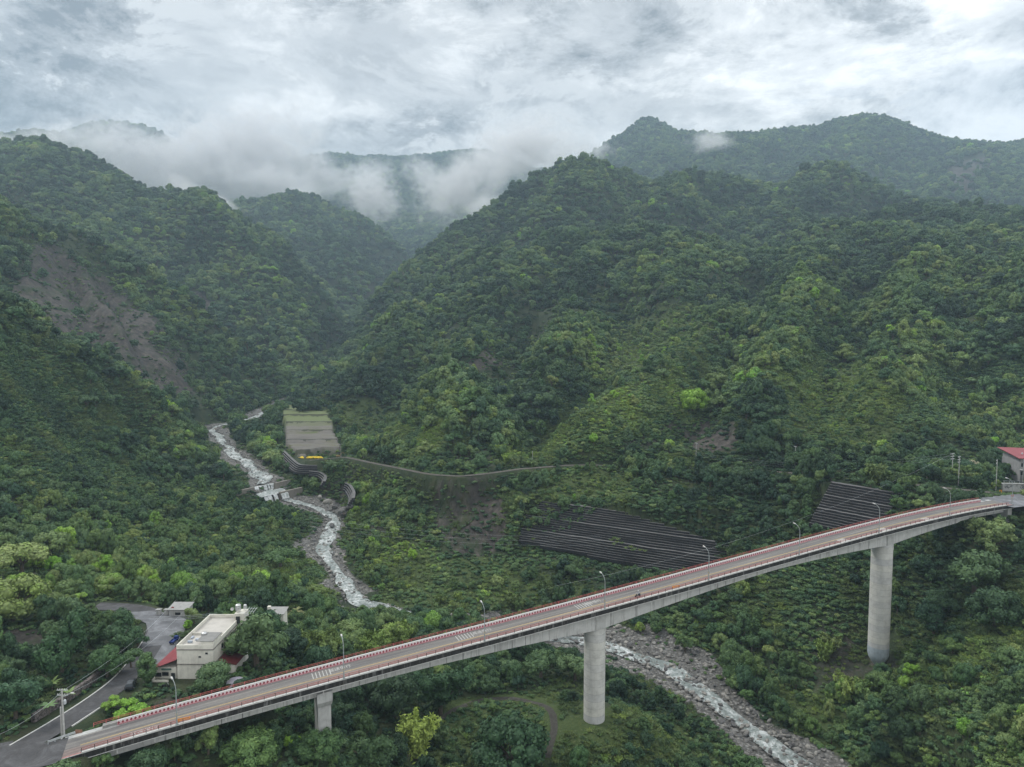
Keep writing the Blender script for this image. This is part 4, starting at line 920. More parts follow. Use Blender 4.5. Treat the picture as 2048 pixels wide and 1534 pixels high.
for j in single:
    kd = FKIND[int(nk[j])]; sz = 'large' if nr[j] > 3.7 else 'medium' if nr[j] > 2.8 else 'small'
    lab = '%s %s %s tree %s' % (sz, t_word(nt_[j]), FW[kd], zone_name(u_[j], v_[j], bo_[j]))
    put_tree(nx[j], ny[j], nz[j], nr[j], kd, nt_[j], ns[j], lab, 'tree', 'trees ' + zone_name(u_[j], v_[j], bo_[j]), HI[int(nk[j])][1])
rest = np.ones(len(nx), bool); rest[single] = False
BLO = crown_mesh('bamboo_crown', 'bamboo', 1500, .12, 33, M_BAMB, True)
LOM = [m for k, m in LO] + [BLO]; HIM = [crown_mesh('tree_crown', k, 3000, .08, 20 + i, M_LEAF, True) for i, k in enumerate(FKIND)] + [BLO]
stuff_points('woodland', [a[rest] for a in (nx, ny, nz, nr, nk, nt_, ns)], HIM)
stuff_points('hillside_forest', FAR.cat(), LOM)
# ------------------------------------------------------------------ undergrowth: bushes and tall grass
BUSH = [crown_mesh('bush', 'bush', 420, .15, 51, M_LEAF), crown_mesh('bush', 'bush', 420, .15, 52, M_LEAF), crown_mesh('bush', 'bush', 260, .2, 53, M_LEAF), crown_mesh('cane', 'cane', 520, .10, 54, M_BAMB), crown_mesh('cane', 'cane', 520, .10, 55, M_BAMB)]
def slope_at(x, y):
    return np.hypot((height(x + 2.5, y) - height(x - 2.5, y)) / 5, (height(x, y + 2.5) - height(x, y - 2.5)) / 5)
def undergrowth():
    # a few clumps rooted between the courses of the large stone wall

    rng = np.random.default_rng(21); U = Scat()
    for d0, d1, sp, r0, r1, st in ((115, 300, 1.75, .6, 1.6, 0), (300, 480, 2.3, .8, 2.1, 0), (480, 1050, 4.0, 1.5, 3.0, 0), (1050, 1700, 8.5, 3, 5, 0), (150, 600, 1.15, 1.0, 2.4, .55)):
        x, y = wedge(d0, d1, sp, rng, .92 if d1 < 500 else .80)
        if st: k_ = (slope_at(x, y) > st) & (rng.random(len(x)) < np.where(y < 300, .5, .8)); x, y = x[k_], y[k_]
        z = height(x, y); r = r0 + (r1 - r0) * rng.random(len(x)) ** 1.4; u, v = project(x, y, z)
        keep = (v < 1700) & (v > 0); sc = sample(G_SCAR, x, y); gr = sample(G_GRASS, x, y); cl = fbm(x / 9, y / 9, 3, 14)
        keep &= rng.random(len(x)) > np.clip(sc * .93 - (cl > .54) * np.where(y > 520, .8, .28), 0, .97)
        if d0 > 400 and not st: keep &= (gr > .2) | (sc > .1) | (rng.random(len(x)) < .45)
        x, y, z, r = x[keep], y[keep], z[keep], r[keep]; gr = sample(G_GRASS, x, y)
        t = np.clip(tone(x, y, z, rng) * .85 + .04 + .08 * gr, .05, .95)
        cane = (fbm(x / 16, y / 16, 3, 33) + .12 * gr + rng.normal(size=len(x)) * .05) > .60; k = np.where(cane, 3 + rng.integers(0, 2, len(x)), rng.integers(0, 3, len(x)))
        sz = rng.uniform(.7, 1.2, len(x)); ok = clear_of(x, y, r * .8, 5.0); ok &= (dist_line(x, y, RP) > 8.5) | (rng.random(len(x)) < .35)
        # low plants may stand before things but not in the clear strips
        ok &= allowed(x, y, z, r * .8, r * .7 * sz, (0, 2, 3, 6, 8, 9, 15, 16, 17))
        x, y, z, r, k, t, sz = [w[ok] for w in (x, y, z, r, k, t, sz)]; U.add(x, y, z - .1 * r, r, k, t, sz)
    pu = np.array([1222, 1228, 1236, 1244, 1228, 1252, 1262, 1270, 1280, 1290, 1234, 1266, 1062, 1068, 1058, 1066]); pv = np.array([1082, 1078, 1080, 1088, 1090, 1098, 1096, 1100, 1102, 1104, 1086, 1102, 1040, 1050, 1062, 1080]); P = [at(a, b, np.interp(a, [1045, 1432], [346, 305]) + (1110 - b) / 130 * 14 - 2.2) for a, b in zip(pu, pv)]
    n = len(P); U.add(np.array([p.x for p in P]), np.array([p.y for p in P]), np.array([p.z for p in P]), np.full(n, 1.3), np.full(n, 3), np.full(n, .55), np.full(n, 1.0))
    return U
stuff_points('undergrowth', undergrowth().cat(), BUSH)
# ------------------------------------------------------------------ materials of built things
def concrete(name, c, stain=0.5, scale=0.6, streak=True, rings=0.0):
    t = NT(name); p = t.pos(); n = t.noise(p, scale, 8, 0.65); col = t.ramp(n, [(0.3, tuple(x * .80 for x in c)), (0.5, c), (0.72, tuple(min(1, x * 1.14) for x in c))])
    if streak:
        st = t.noise(p, 1.0, 5, 0.7, 0, (1.6, 1.6, 0.12)); col = t.mix(t.math('MULTIPLY', t.math('SUBTRACT', st, 0.52), 5.0 * stain, clamp=True), col, tuple(x * .38 for x in c))
    if rings:
        sp = t.n("ShaderNodeSeparateXYZ"); t.L.new(p, sp.inputs[0]); z = t.math('DIVIDE', sp.outputs[2], rings)
        zz = t.math('ADD', z, t.math('MULTIPLY', n, 0.04)); fr = t.math('FRACT', zz); ln = t.math('LESS_THAN', fr, 0.035)
        wn = t.n("ShaderNodeTexWhiteNoise", noise_dimensions='1D'); t.L.new(t.math('FLOOR', z), wn.inputs['W'])
        col = t.mix(1.0, col, t.ramp(wn.outputs[0], [(0, (0.86, 0.87, 0.90)), (1, (1.06, 1.05, 1.0))]), 'MULTIPLY'); col = t.mix(t.math('MULTIPLY', ln, 0.55), col, tuple(x * .35 for x in c))
        blot = t.noise(p, 0.35, 6, 0.7, 0.5, (1, 1, 2.2)); col = t.mix(t.math('MULTIPLY', t.math('SUBTRACT', blot, 0.57), 4.0, clamp=True), col, tuple(x * .55 for x in c))
    t.bump(n, 0.25, 0.05); return t.done(col, 0.88)
M_CONC = concrete('concrete_material', (0.44, 0.445, 0.43)); M_PIER = concrete('pier_concrete_material', (0.60, 0.60, 0.575), .25, .5, True, 2.1)
M_CURB = concrete('curb_material', (0.54, 0.54, 0.52), .3, 1.5, False); M_WALK = concrete('walkway_material', (0.30, 0.295, 0.28), .3, .8, False)
M_BLUEC = concrete('bluish_concrete_material', (0.40, 0.46, 0.50), .4, 1.2)
def girder_mat():
    t = NT('girder_material'); p = t.pos(); uv = t.n("ShaderNodeUVMap").outputs[0]; s = t.n("ShaderNodeSeparateXYZ"); t.L.new(uv, s.inputs[0])
    c = (0.52, 0.525, 0.51); n = t.noise(p, .5, 8, .65); col = t.ramp(n, [(0.3, tuple(x * .85 for x in c)), (0.7, tuple(x * 1.1 for x in c))])
    x = t.math('DIVIDE', s.outputs[0], 4.3); fr = t.math('FRACT', t.math('ADD', x, t.math('MULTIPLY', t.noise(p, .7, 3), .03))); wn = t.n("ShaderNodeTexWhiteNoise", noise_dimensions='1D'); t.L.new(t.math('FLOOR', x), wn.inputs['W'])
    ln = t.math('MULTIPLY', t.math('LESS_THAN', fr, 0.055), t.math('MULTIPLY', t.math('SUBTRACT', wn.outputs[0], .25), 1.3, clamp=True)); col = t.mix(ln, col, (0.05, 0.05, 0.048))
    st = t.noise(p, 1.0, 6, 0.75, 0, (.9, .9, 0.07)); col = t.mix(t.math('MULTIPLY', t.math('SUBTRACT', st, 0.53), 6.0, clamp=True), col, (0.20, 0.20, 0.19))
    return t.done(col, .88)
M_GIRD = girder_mat()
def fascia_mat():
    t = NT('stained_fascia_material'); p = t.pos(); st = t.noise(p, 1.0, 6, 0.75, 0, (1.1, 1.1, 0.10)); return t.done(t.ramp(st, [(0.34, (0.012, 0.012, 0.012)), (0.55, (0.035, 0.034, 0.032)), (0.64, (0.13, 0.13, 0.125)), (0.8, (0.26, 0.26, 0.25))]), .9)
M_FASC = fascia_mat()
def asphalt(name, base, lanes=True):
    t = NT(name); p = t.pos(); n = t.noise(p, 2.5, 8, .7); col = t.ramp(n, [(0.3, tuple(x * .82 for x in base)), (0.7, tuple(x * 1.16 for x in base))])
    if lanes:
        uv = t.n("ShaderNodeUVMap").outputs[0]; st = t.noise(uv, 1.0, 6, .65, 0, (0.035, 1.25, 1)); col = t.mix(1.0, col, t.ramp(st, [(0.34, (0.66, 0.67, 0.71)), (0.5, (1, 1, 1)), (0.66, (1.38, 1.36, 1.32))]), 'MULTIPLY')
        sp = t.n("ShaderNodeSeparateXYZ"); t.L.new(uv, sp.inputs[0])
        red = t.ramp(t.math('DIVIDE', sp.outputs[1], 10.0), [(0.0, (1.25, .98, .95)), (0.30, (1.18, 1.0, .96)), (0.37, (1, 1, 1))]); col = t.mix(1.0, col, red, 'MULTIPLY')
    else:
        b = t.noise(p, .22, 6, .7, .8); col = t.mix(1.0, col, t.ramp(b, [(0.35, (0.7, 0.7, 0.7)), (0.5, (1, 1, 1)), (0.66, (1.55, 1.55, 1.55))]), 'MULTIPLY')
    return t.done(col, .82)
M_ROAD = asphalt('bridge_asphalt_material', (0.165, 0.158, 0.150)); M_WET = asphalt('weathered_asphalt_material', (0.072, 0.072, 0.075), False); M_LOT = asphalt('parking_asphalt_material', (0.15, 0.155, 0.165), False)
M_YEL = plain('yellow_paint_material', (0.50, 0.36, 0.15), .8, .3, 3.0); M_WHT = plain('white_paint_material', (0.42, 0.42, 0.40), .8, .28, 4.0)
M_RED = plain('red_rail_paint_material', (0.36, 0.09, 0.08), .6, .3, 2.0); M_PINK = plain('faded_red_paint_material', (0.55, 0.16, 0.16), .7, .3, 2.0); M_GALV = plain('galvanised_steel_material', (0.50, 0.53, 0.54), .5, .15, 3.0); M_POLEC = plain('pole_concrete_material', (0.46, 0.46, 0.44), .9, .2, 2.0)
M_BLACK = plain('black_material', (0.02, 0.02, 0.022), .5, .2, 2.0); M_DARK = plain('dark_window_material', (0.025, 0.03, 0.035), .2, .2, 2.0); M_ORNG = plain('orange_material', (0.75, 0.33, 0.04), .6, .15, 3.0)
def parapet_mat():
    t = NT('diamond_parapet_material'); uv = t.n("ShaderNodeUVMap").outputs[0]; s = t.n("ShaderNodeSeparateXYZ"); t.L.new(uv, s.inputs[0])
    fx = t.math('ABSOLUTE', t.math('SUBTRACT', t.math('FRACT', s.outputs[0]), .5)); fy = t.math('ABSOLUTE', t.math('SUBTRACT', s.outputs[1], .5))
    d = t.math('ADD', t.math('MULTIPLY', fx, 1.0), t.math('MULTIPLY', fy, 1.0)); dia = t.math('LESS_THAN', d, .36)
    n = t.noise(t.pos(), 1.2, 6, .7); wall = t.ramp(s.outputs[1], [(0.0, (0.62, 0.26, 0.28)), (0.25, (0.70, 0.40, 0.42)), (0.6, (0.76, 0.66, 0.66)), (1.0, (0.78, 0.76, 0.75))])
    wall = t.mix(1.0, wall, t.ramp(n, [(0.3, (.82, .82, .82)), (0.7, (1.08, 1.08, 1.08))]), 'MULTIPLY'); return t.done(t.mix(dia, wall, t.ramp(n, [(0.3, (0.20, 0.03, 0.05)), (0.7, (0.36, 0.07, 0.09))])), .8)
M_PARA = parapet_mat()
# ------------------------------------------------------------------ the bridge
I0, I1 = -0.62, 8.02
def solve_i(u, off):
    g = np.linspace(-1, 8.6, 2000); us = np.array([project(*bp(q, off))[0] for q in g]); return float(g[np.argmin(abs(us - u))])
def sweep(name, mat, parent, sec, i0=I0, i1=I1, n=70, uvf=None, smooth=False):
    """sec(i) -> closed ring of (off, h)"""
    I = np.linspace(i0, i1, n + 1); rings = [[bp(i, o, h) for o, h in sec(i)] for i in I]; m = len(rings[0]); V = [p for r in rings for p in r]; F = []
    for a in range(n):
        for b in range(m): F.append((a * m + b, (a + 1) * m + b, (a + 1) * m + (b + 1) % m, a * m + (b + 1) % m))
    F += [tuple(range(m)), tuple(n * m + k for k in range(m - 1, -1, -1))]
    me = bpy.data.meshes.new(name); me.from_pydata([tuple(p) for p in V], [], F); me.materials.append(mat)
    uvl = me.uv_layers.new(name='UVMap'); secs = [sec(i) for i in I]
    for poly in me.polygons:
        for li in poly.loop_indices:
            vi = me.loops[li].vertex_index; a, b = divmod(vi, m); s = I[a] * STEP; uvl.data[li].uv = uvf(s, secs[a][b][0], secs[a][b][1]) if uvf else (s, secs[a][b][0])
    bm = bmesh.new(); bm.from_mesh(me); bmesh.ops.recalc_face_normals(bm, faces=bm.faces); bm.to_mesh(me); bm.free(); me.update(); return link(name, me, parent)
def rect(o0, o1, h0, h1): return lambda i: [(o0, h0), (o1, h0), (o1, h1), (o0, h1)]
BR = empty('road_bridge', (0, 0, 0)); tag(BR, 'long grey concrete road bridge with red railings crossing the rocky river valley', 'bridge')
sweep('deck_slab', M_CONC, BR, lambda i: [(0.02, -.95), (1.7, -.8), (BW - 1.7, -.8), (BW, -.55), (BW, -.05), (.02, -.05)])
sweep('roadway', M_ROAD, BR, rect(.42, 7.75, -.04, 0.0), I0, I1, 90)
sweep('fascia', M_FASC, BR, rect(-.10, .018, -1.12, .04)); sweep('fascia_lip', M_CURB, BR, rect(-.19, -.102, -1.22, -1.1))
IP1 = solve_i(1190, 4.3); IP2 = solve_i(1766, 4.3); IP0 = solve_i(645, 4.3)
def gdepth(i):
    d = 2.15
    for ip, pk, sp_ in ((IP1, 5.0, 1.75), (IP2, 4.7, 1.5)):
        t = max(0, 1 - abs(i - ip) / sp_); d = max(d, 2.15 + (pk - 2.15) * t ** 1.6)
    if i > 7.2: d = 2.15 - .5 * (i - 7.2)
    return d
sweep('girder', M_GIRD, BR, lambda i: [(1.3, -.8), (1.3, -.9 - gdepth(i)), (7.7, -.9 - gdepth(i)), (7.7, -.8)], I0 + .1, I1 - .1, 160, lambda s, o, h: (s, h))
def capped_rib(i): # pier diaphragm fins
    mb = MB(); w = 1.5 / STEP
    a = [bp(i - w, 1.1, -gdepth(i) - .75), bp(i + w, 1.1, -gdepth(i) - .75), bp(i + w, 7.9, -gdepth(i) - .75), bp(i - w, 7.9, -gdepth(i) - .75), bp(i - w, 1.1, -.9), bp(i + w, 1.1, -.9), bp(i + w, 7.9, -.9), bp(i - w, 7.9, -.9)]
    mb.hexa(a); mb.build('pier_diaphragm', M_CONC, BR)
for ip in (IP1, IP2): capped_rib(ip)
curb = sweep('curb', M_CURB, BR, lambda i: [(-.1, .045), (-.1, .34), (.40, .34), (.40, .0), (.40, -.02), (.02, .02)], I0 + .12, 7.9, 80)
sweep('parapet', M_PARA, BR, rect(7.78, 8.08, .0, .95), I0 + .28, 7.83, 100, lambda s, o, h: (s / .80, h / .95)); sweep('parapet_cap', M_CURB, BR, rect(7.76, 8.10, .952, 1.0), I0 + .28, 7.83, 100)
sweep('walkway', M_WALK, BR, rect(8.10, 9.15, -.03, .55), I0 + .2, 7.8)
def railing(name, off, base, hs, i0, i1, mat, postmat, sp=2.33, lean=0, r=.055):
    mb = MB(); n = 90
    for h in hs:
        P = [bp(i0 + (i1 - i0) * k / n, off, base + h) for k in range(n + 1)]; mb.path(P, r, 6)
    rl = mb.build(name, mat, BR); pb = MB(); k = i0
    while k < i1: pb.tube(bp(k, off - .02, base - .05), bp(k, off - .02, base + hs[0] + .05), .06, .06, 6); k += sp / STEP
    q = pb.build('railing_posts', postmat, rl); return rl
railing('near_railing', .12, .34, (.78, .42), I0 + .12, 7.95, M_RED, M_BLACK)
railing('far_railing', 9.0, .55, (.75, .42), I0 + .15, 7.85, M_RED, M_PINK, r=.06)
sweep('red_edge_line', M_PINK, BR, rect(.46, .62, .002, .006)); 
def strip(name, mat, o0, o1, i0=I0 + .1, i1=7.9): return sweep(name, mat, BR, rect(o0, o1, .002, .006), i0, i1, 80)
strip('yellow_centre_line', M_YEL, 3.52, 3.64); strip('yellow_centre_line', M_YEL, 3.80, 3.92); strip('white_edge_line', M_WHT, 7.42, 7.54); strip('white_edge_line', M_WHT, .92, 1.02)
def bars(i, o0, o1, n=6, gap=.8, w=.2, skew=0.0):
    mb = MB()
    for k in range(n):
        a = i + (k * gap) / STEP; w_ = w / STEP; mb.hexa([bp(a, o0, .003), bp(a + w_, o0, .003), bp(a + w_, o1, .003), bp(a, o1, .003), bp(a, o0, .008), bp(a + w_, o0, .008), bp(a + w_, o1, .008), bp(a, o1, .008)])
    mb.build('rumble_bars', M_WHT, BR)
for u in (628, 912, 1148): bars(solve_i(u + 10, 7.2) - .05, 4.15, 7.25)
for u, o0, o1 in ((1690, 1.0, 3.4), (1772, 1.0, 3.4), (1858, 1.0, 3.4)): bars(solve_i(u, .9) - .03, o0, o1, 5, .62, .5)
def glyphs(txt, i, off, length, width):
    """road lettering laid flat on the deck, read along the lane"""
    cu = bpy.data.curves.new('road_text', 'FONT'); cu.body = txt; cu.size = 1.0; cu.align_x = 'CENTER'; cu.align_y = 'CENTER'; tmp = bpy.data.objects.new('tmp_text', cu)
    COL.objects.link(tmp); dg = bpy.context.evaluated_depsgraph_get(); me = bpy.data.meshes.new_from_object(tmp.evaluated_get(dg)); COL.objects.unlink(tmp); bpy.data.objects.remove(tmp)
    if not len(me.vertices): return
    xs = [v.co.x for v in me.vertices]; ys = [v.co.y for v in me.vertices]; wx = max(xs) - min(xs); wy = max(ys) - min(ys); cx = (max(xs) + min(xs)) / 2; cy = (max(ys) + min(ys)) / 2
    for v in me.vertices:
        a = (v.co.x - cx) / wx * length; b = (v.co.y - cy) / wy * width; v.co = bp(i + a / STEP, off + b, .009)
    me.materials.clear(); me.materials.append(M_WHT); link('road_lettering', me, BR)
for u in (680, 963, 1185): glyphs('減速慢行', solve_i(u, 6.0), 6.1, 5.2, 1.7)
for u in (287,): glyphs('減速慢行', solve_i(u, 2.0) , 2.0, 5.2, 1.5)
def drains():
    i = I0 + .3
    while i < 7.7:
        mb = MB(); a = bp(i, -.05, -1.2); b = bp(i, 1.2, -1.35); mb.tube(a, b, .09, .09, 6); mb.tube(a, bp(i, -.05, -2.1), .1, .1, 6); mb.build('drain_pipe', M_CURB, BR); i += 6.9 / STEP
drains()
# piers
def round_pier(ip, vb, r, tip=False, base_mat=None):
    p = bp(ip, 4.3); zt = p.z - gdepth(ip) - .7; zb = float(at(project(*p)[0], vb, p.y).z) if tip else float(height(p.x, p.y)) - 1.5
    mb = MB(); prof = [(r, zb + (5.2 if tip else 0)), (r, zt - 2.0), (r * 1.02, zt - 2.0), (r * 1.02, zt)] ; c = (p.x, p.y, 0)
    o = mb.lathe([(a, z) for a, z in prof], c, 40).build('round_pier', M_PIER, BR, True)
    if tip: MB().lathe([(r * .25, zb - 1.0), (r * .62, zb + .6), (r * .9, zb + 2.2), (r * 1.005, zb + 3.6), (r * 1.005, zb + 6.2)], c, 40).build('pier_base', M_BLUEC, o, True)
    cb = MB(); w = (r * 1.0) / STEP
    cb.hexa([bp(ip - w, 2.4, -gdepth(ip) - 1.2), bp(ip + w, 2.4, -gdepth(ip) - 1.2), bp(ip + w, 6.6, -gdepth(ip) - 1.2), bp(ip - w, 6.6, -gdepth(ip) - 1.2), bp(ip - w, 2.4, -gdepth(ip) - .7), bp(ip + w, 2.4, -gdepth(ip) - .7), bp(ip + w, 6.6, -gdepth(ip) - .7), bp(ip - w, 6.6, -gdepth(ip) - .7)]); cb.build('bearing_block', M_CONC, BR)
round_pier(IP1, 1450, 2.95); round_pier(IP2, 1326, 3.35, True)
def square_pier(i):
    b = -.9 - gdepth(i); mb = MB(); w = 1.75 / STEP; gz = float(height(*bp(i, 4)[:2])) - bp(i, 4).z - 2
    def blk(w0, o0, o1, h0, w1, q0, q1, h1): mb.hexa([bp(i - w0, o0, h0), bp(i + w0, o0, h0), bp(i + w0, o1, h0), bp(i - w0, o1, h0), bp(i - w1, q0, h1), bp(i + w1, q0, h1), bp(i + w1, q1, h1), bp(i - w1, q1, h1)])
    blk(w, .6, 8.4, b - 1.4, w, .6, 8.4, b + .9); blk(w * .93, 1.2, 7.8, b - 2.6, w, .6, 8.4, b - 1.4); blk(w * .85, 1.5, 7.5, gz, w * .85, 1.5, 7.5, b - 2.6); mb.build('square_pier', M_CONC, BR, bevel=.05)
square_pier(IP0)
def abut(i, d):
    mb = MB(); w = 1.2 / STEP; mb.hexa([bp(i - w, 0.2, -d), bp(i + w, 0.2, -d), bp(i + w, 9, -d), bp(i - w, 9, -d), bp(i - w, .2, -.7), bp(i + w, .2, -.7), bp(i + w, 9, -.7), bp(i - w, 9, -.7)]); mb.build('abutment', M_CONC, BR)
abut(I0 - .0, 6); abut(I1 - .05, 9)
# street lamps
M_LAMP = plain('weathered_lamp_steel_material', (0.30, 0.33, 0.33), .6, .2, 2.0)
def street_lamp():
    e = empty('street_lamp'); mb = MB(); mb.lathe([(.16, 0), (.15, .5), (.13, 3), (.10, 7.0)], (0, 0, 0), 10); P = [Vector((0, 0, 7.0)), Vector((0, .08, 7.7)), Vector((0, .35, 8.35)), Vector((0, .8, 8.8)), Vector((0, 1.5, 9.15)), Vector((0, 1.9, 9.25))]
    mb.path(P, .075, 8); mb.box((0, 0, .05), (.5, .5, .12)); mb.build('pole', M_LAMP, e, True)
    hb = MB(); hb.hexa([(-.16, 1.8, 9.15), (.16, 1.8, 9.15), (.24, 2.7, 9.3), (-.24, 2.7, 9.3), (-.12, 1.8, 9.36), (.12, 1.8, 9.36), (.16, 2.65, 9.5), (-.16, 2.65, 9.5)]); hb.build('lamp_head', M_CURB, e, bevel=.03)
    MB().box((0, -.02, 2.2), (.34, .1, .55)).build('marker_plate', M_YEL, e); return e
ORD = ['first', 'second', 'third', 'fourth', 'fifth', 'sixth', 'seventh', 'eighth', 'ninth']
def copy_tree(o, parent=None):
    c = o.copy(); COL.objects.link(c)
    if parent: c.parent = parent
    for ch in [q for q in bpy.data.objects if q.parent == o]: copy_tree(ch, c)
    return c
lamp0 = street_lamp(); ang = math.atan2(DIRB[1], DIRB[0])
LP = ['near the left end of the bridge beside the orange barrier', 'above the square pier', 'halfway between the square pier and first round pier', 'just right of the first round pier', 'on the bridge right of the motorcycle', 'on the bridge in front of the smaller terraced wall edge', 'above the second round pier', 'on the bridge right of the second round pier', 'at the far right end of the bridge']
for k in range(9):
    o = lamp0 if k == 0 else copy_tree(lamp0); o.location = bp(k, -.02 if k < 8 else .2, .34); o.rotation_euler = (0, 0, ang + (0.35 if k == 0 else 0)); tag(o, 'tall grey curved street lamp ' + LP[k], 'street lamp', 'street lamps along the bridge')
# ------------------------------------------------------------------ roads
def road_strip(name, mat, line, w, dz, kind='structure', n_smooth=6, uv=True, wob=0.0):
    P = []
    L_ = [np.array(p, float) for p in line]
    for p, q in zip(L_[:-1], L_[1:]):
        n = max(1, int(np.linalg.norm(q - p) / 2))
        for k in range(n): P.append(p + (q - p) * k / n)
    P.append(L_[-1]); P = np.array(P)
    for _ in range(n_smooth): P[1:-1] = (P[:-2] + P[2:] + 2 * P[1:-1]) / 4
    T = np.gradient(P[:, :2], axis=0); T /= np.linalg.norm(T, axis=1, keepdims=True); Nn = np.stack([-T[:, 1], T[:, 0]], 1)
    if isinstance(w, (int, float)): w = (-w, w)
    m = 7; J = np.linspace(w[0], w[1], m); X = P[:, None, 0] + Nn[:, None, 0] * J; Y = P[:, None, 1] + Nn[:, None, 1] * J
    if wob: e = (vnoise(X / 3, Y / 3, 5) - .5) * wob; X = X + Nn[:, None, 0] * e; Y = Y + Nn[:, None, 1] * e
    Z = np.maximum(P[:, None, 2] + 0 * J, height(X, Y) if wob else -1e9) + dz; idx = np.arange(len(P) * m).reshape(len(P), m)
    o = link(name, np_mesh(name, np.stack([X, Y, Z], -1).reshape(-1, 3), np.stack([idx[:-1, :-1], idx[1:, :-1], idx[1:, 1:], idx[:-1, 1:]], -1).reshape(-1, 4), (mat,), smooth=True))
    if kind: tag(o, kind=kind)
    return o
M_DIRT = plain('dirt_track_material', (0.20, 0.185, 0.165), .95, .3, 1.0); M_PATH = plain('gravel_path_material', (0.12, 0.115, 0.10), .95, .3, 1.4)
road_strip('side_road', M_WET, ROAD_SIDE, 2.9, .03); road_strip('road', M_WET, ROAD_MAIN, (-4.8, 4.6), .045); road_strip('road', M_WET, ROAD_MAIN[:4] + np.array([0, 0, -.02]), (4.5, 8.5), .045)
def lot():
    V = [at_z(u, v, -85.24) for u, v in ((288, 1330), (312, 1345), (338, 1318), (352, 1290), (372, 1256), (372, 1238), (340, 1226), (300, 1222), (262, 1224), (266, 1236), (292, 1246), (296, 1262), (284, 1290), (276, 1312))]; me = bpy.data.meshes.new('parking_lot'); me.from_pydata([tuple(v) for v in V], [], [tuple(range(len(V)))]); me.materials.append(M_LOT); tag(link('parking_lot', me), kind='structure')
lot()
road_strip('dirt_road', M_DIRT, TRACK, 1.7, .10, wob=.6); road_strip('gravel_path', M_PATH, PATH, .95, .08, wob=.7)
road_strip('dirt_road', M_DIRT, TRACK, 1.7, .10, wob=.6); road_strip('gravel_path', M_PATH, PATH, .95, .08, wob=.7)
RE = [tuple(bp(7.9, 3.9, -.05)), tuple(bp(8.3, 3.9, -.05)), tuple(bp(8.9, 2.5, -.05)), tuple(bp(9.8, -1.0, -.05))]; road_strip('junction_road', M_LOT, RE, (-6.5, 9.0), .02)
def kerb(line, off, w=.25, h=.16, name='kerb', mat=M_CURB):
    P = [np.array(p, float) for p in line]; Q = []
    for p, q in zip(P[:-1], P[1:]):
        n = max(1, int(np.linalg.norm(q - p) / 2))
        for k in range(n): Q.append(p + (q - p) * k / n)
    Q.append(P[-1]); Q = np.array(Q)
    for _ in range(6): Q[1:-1] = (Q[:-2] + Q[2:] + 2 * Q[1:-1]) / 4
    T = np.gradient(Q[:, :2], axis=0); T /= np.linalg.norm(T, axis=1, keepdims=True); Nn = np.stack([-T[:, 1], T[:, 0]], 1); V = []; F = []
    for k in range(len(Q)):
        for o_, z_ in ((off - w / 2, -.3), (off - w / 2, h), (off + w / 2, h), (off + w / 2, -.3)): V.append((Q[k, 0] + Nn[k, 0] * o_, Q[k, 1] + Nn[k, 1] * o_, Q[k, 2] + z_))
        if k: a = 4 * k; F += [(a - 4 + j, a + j, a + (j + 1) % 4, a - 4 + (j + 1) % 4) for j in range(4)]
    me = bpy.data.meshes.new(name); me.from_pydata(V, [], F); me.materials.append(mat); o = link(name, me); return o
tag(kerb(ROAD_SIDE[1:7], 3.0), kind='structure'); tag(kerb(ROAD_SIDE[2:4], -3.0), kind='structure')
def stone_wall():
    t = NT('dark_rubble_material'); v = t.n("ShaderNodeTexVoronoi"); v.inputs['Scale'].default_value = 2.2; t.L.new(t.pos(), v.inputs['Vector']); col = t.ramp(v.outputs['Distance'], [(0.0, (0.20, 0.18, 0.17)), (0.5, (0.12, 0.105, 0.10)), (0.9, (0.03, 0.03, 0.028))]); m = t.done(col, .95)
    o = kerb(ROAD_SIDE[2:7] + np.array([0, 0, .1]), 7.0, 1.0, 1.5, 'stone_wall', m); tag(o, 'low dark rubble stone wall along the left side of the side road', 'stone wall')
stone_wall()
# guard rail and kerbed nose of the junction
def guard():
    a, b = at_z(96, 1484, -84.3), at_z(150, 1466, -84.4); e = empty('guard_rail', a); d = b - a; m = MB()
    for h in (.0, .25): m.box(d * .5 + Vector((0, 0, h)), (d.length, .06, .16), math.atan2(d.y, d.x))
    m.build('rail', M_GALV, e)
    p = MB()
    for k in range(5): q = d * (k / 4); p.tube(q + Vector((0, 0, -1)), q + Vector((0, 0, .3)), .07, .07, 6)
    p.build('posts', M_GALV, e); tag(e, 'short grey metal guard rail at the road junction beside the concrete power pole', 'guard rail')
    nose = P3([(150, 1476, -84.9), (110, 1494, -84.9), (95, 1490, -84.9), (110, 1478, -84.9), (130, 1470, -84.9)]); tag(kerb(nose, 0, .35, .12), kind='structure')
    mb = MB(); c = at_z(156, 1466, -84.6); mb.hexa([c + Vector(q) for q in ((-.9, -.05, -.3), (.9, -.05, -.3), (.9, .05, -.3), (-.9, .05, -.3), (-.5, -.05, .7), (.9, -.05, .7), (.9, .05, .7), (-.5, .05, .7))]); o = mb.build('board', plain('brown_board_material', (0.28, 0.16, 0.11), .8)); tag(o, 'slanted brown board behind the guard rail at the bridge start', 'board')
guard()
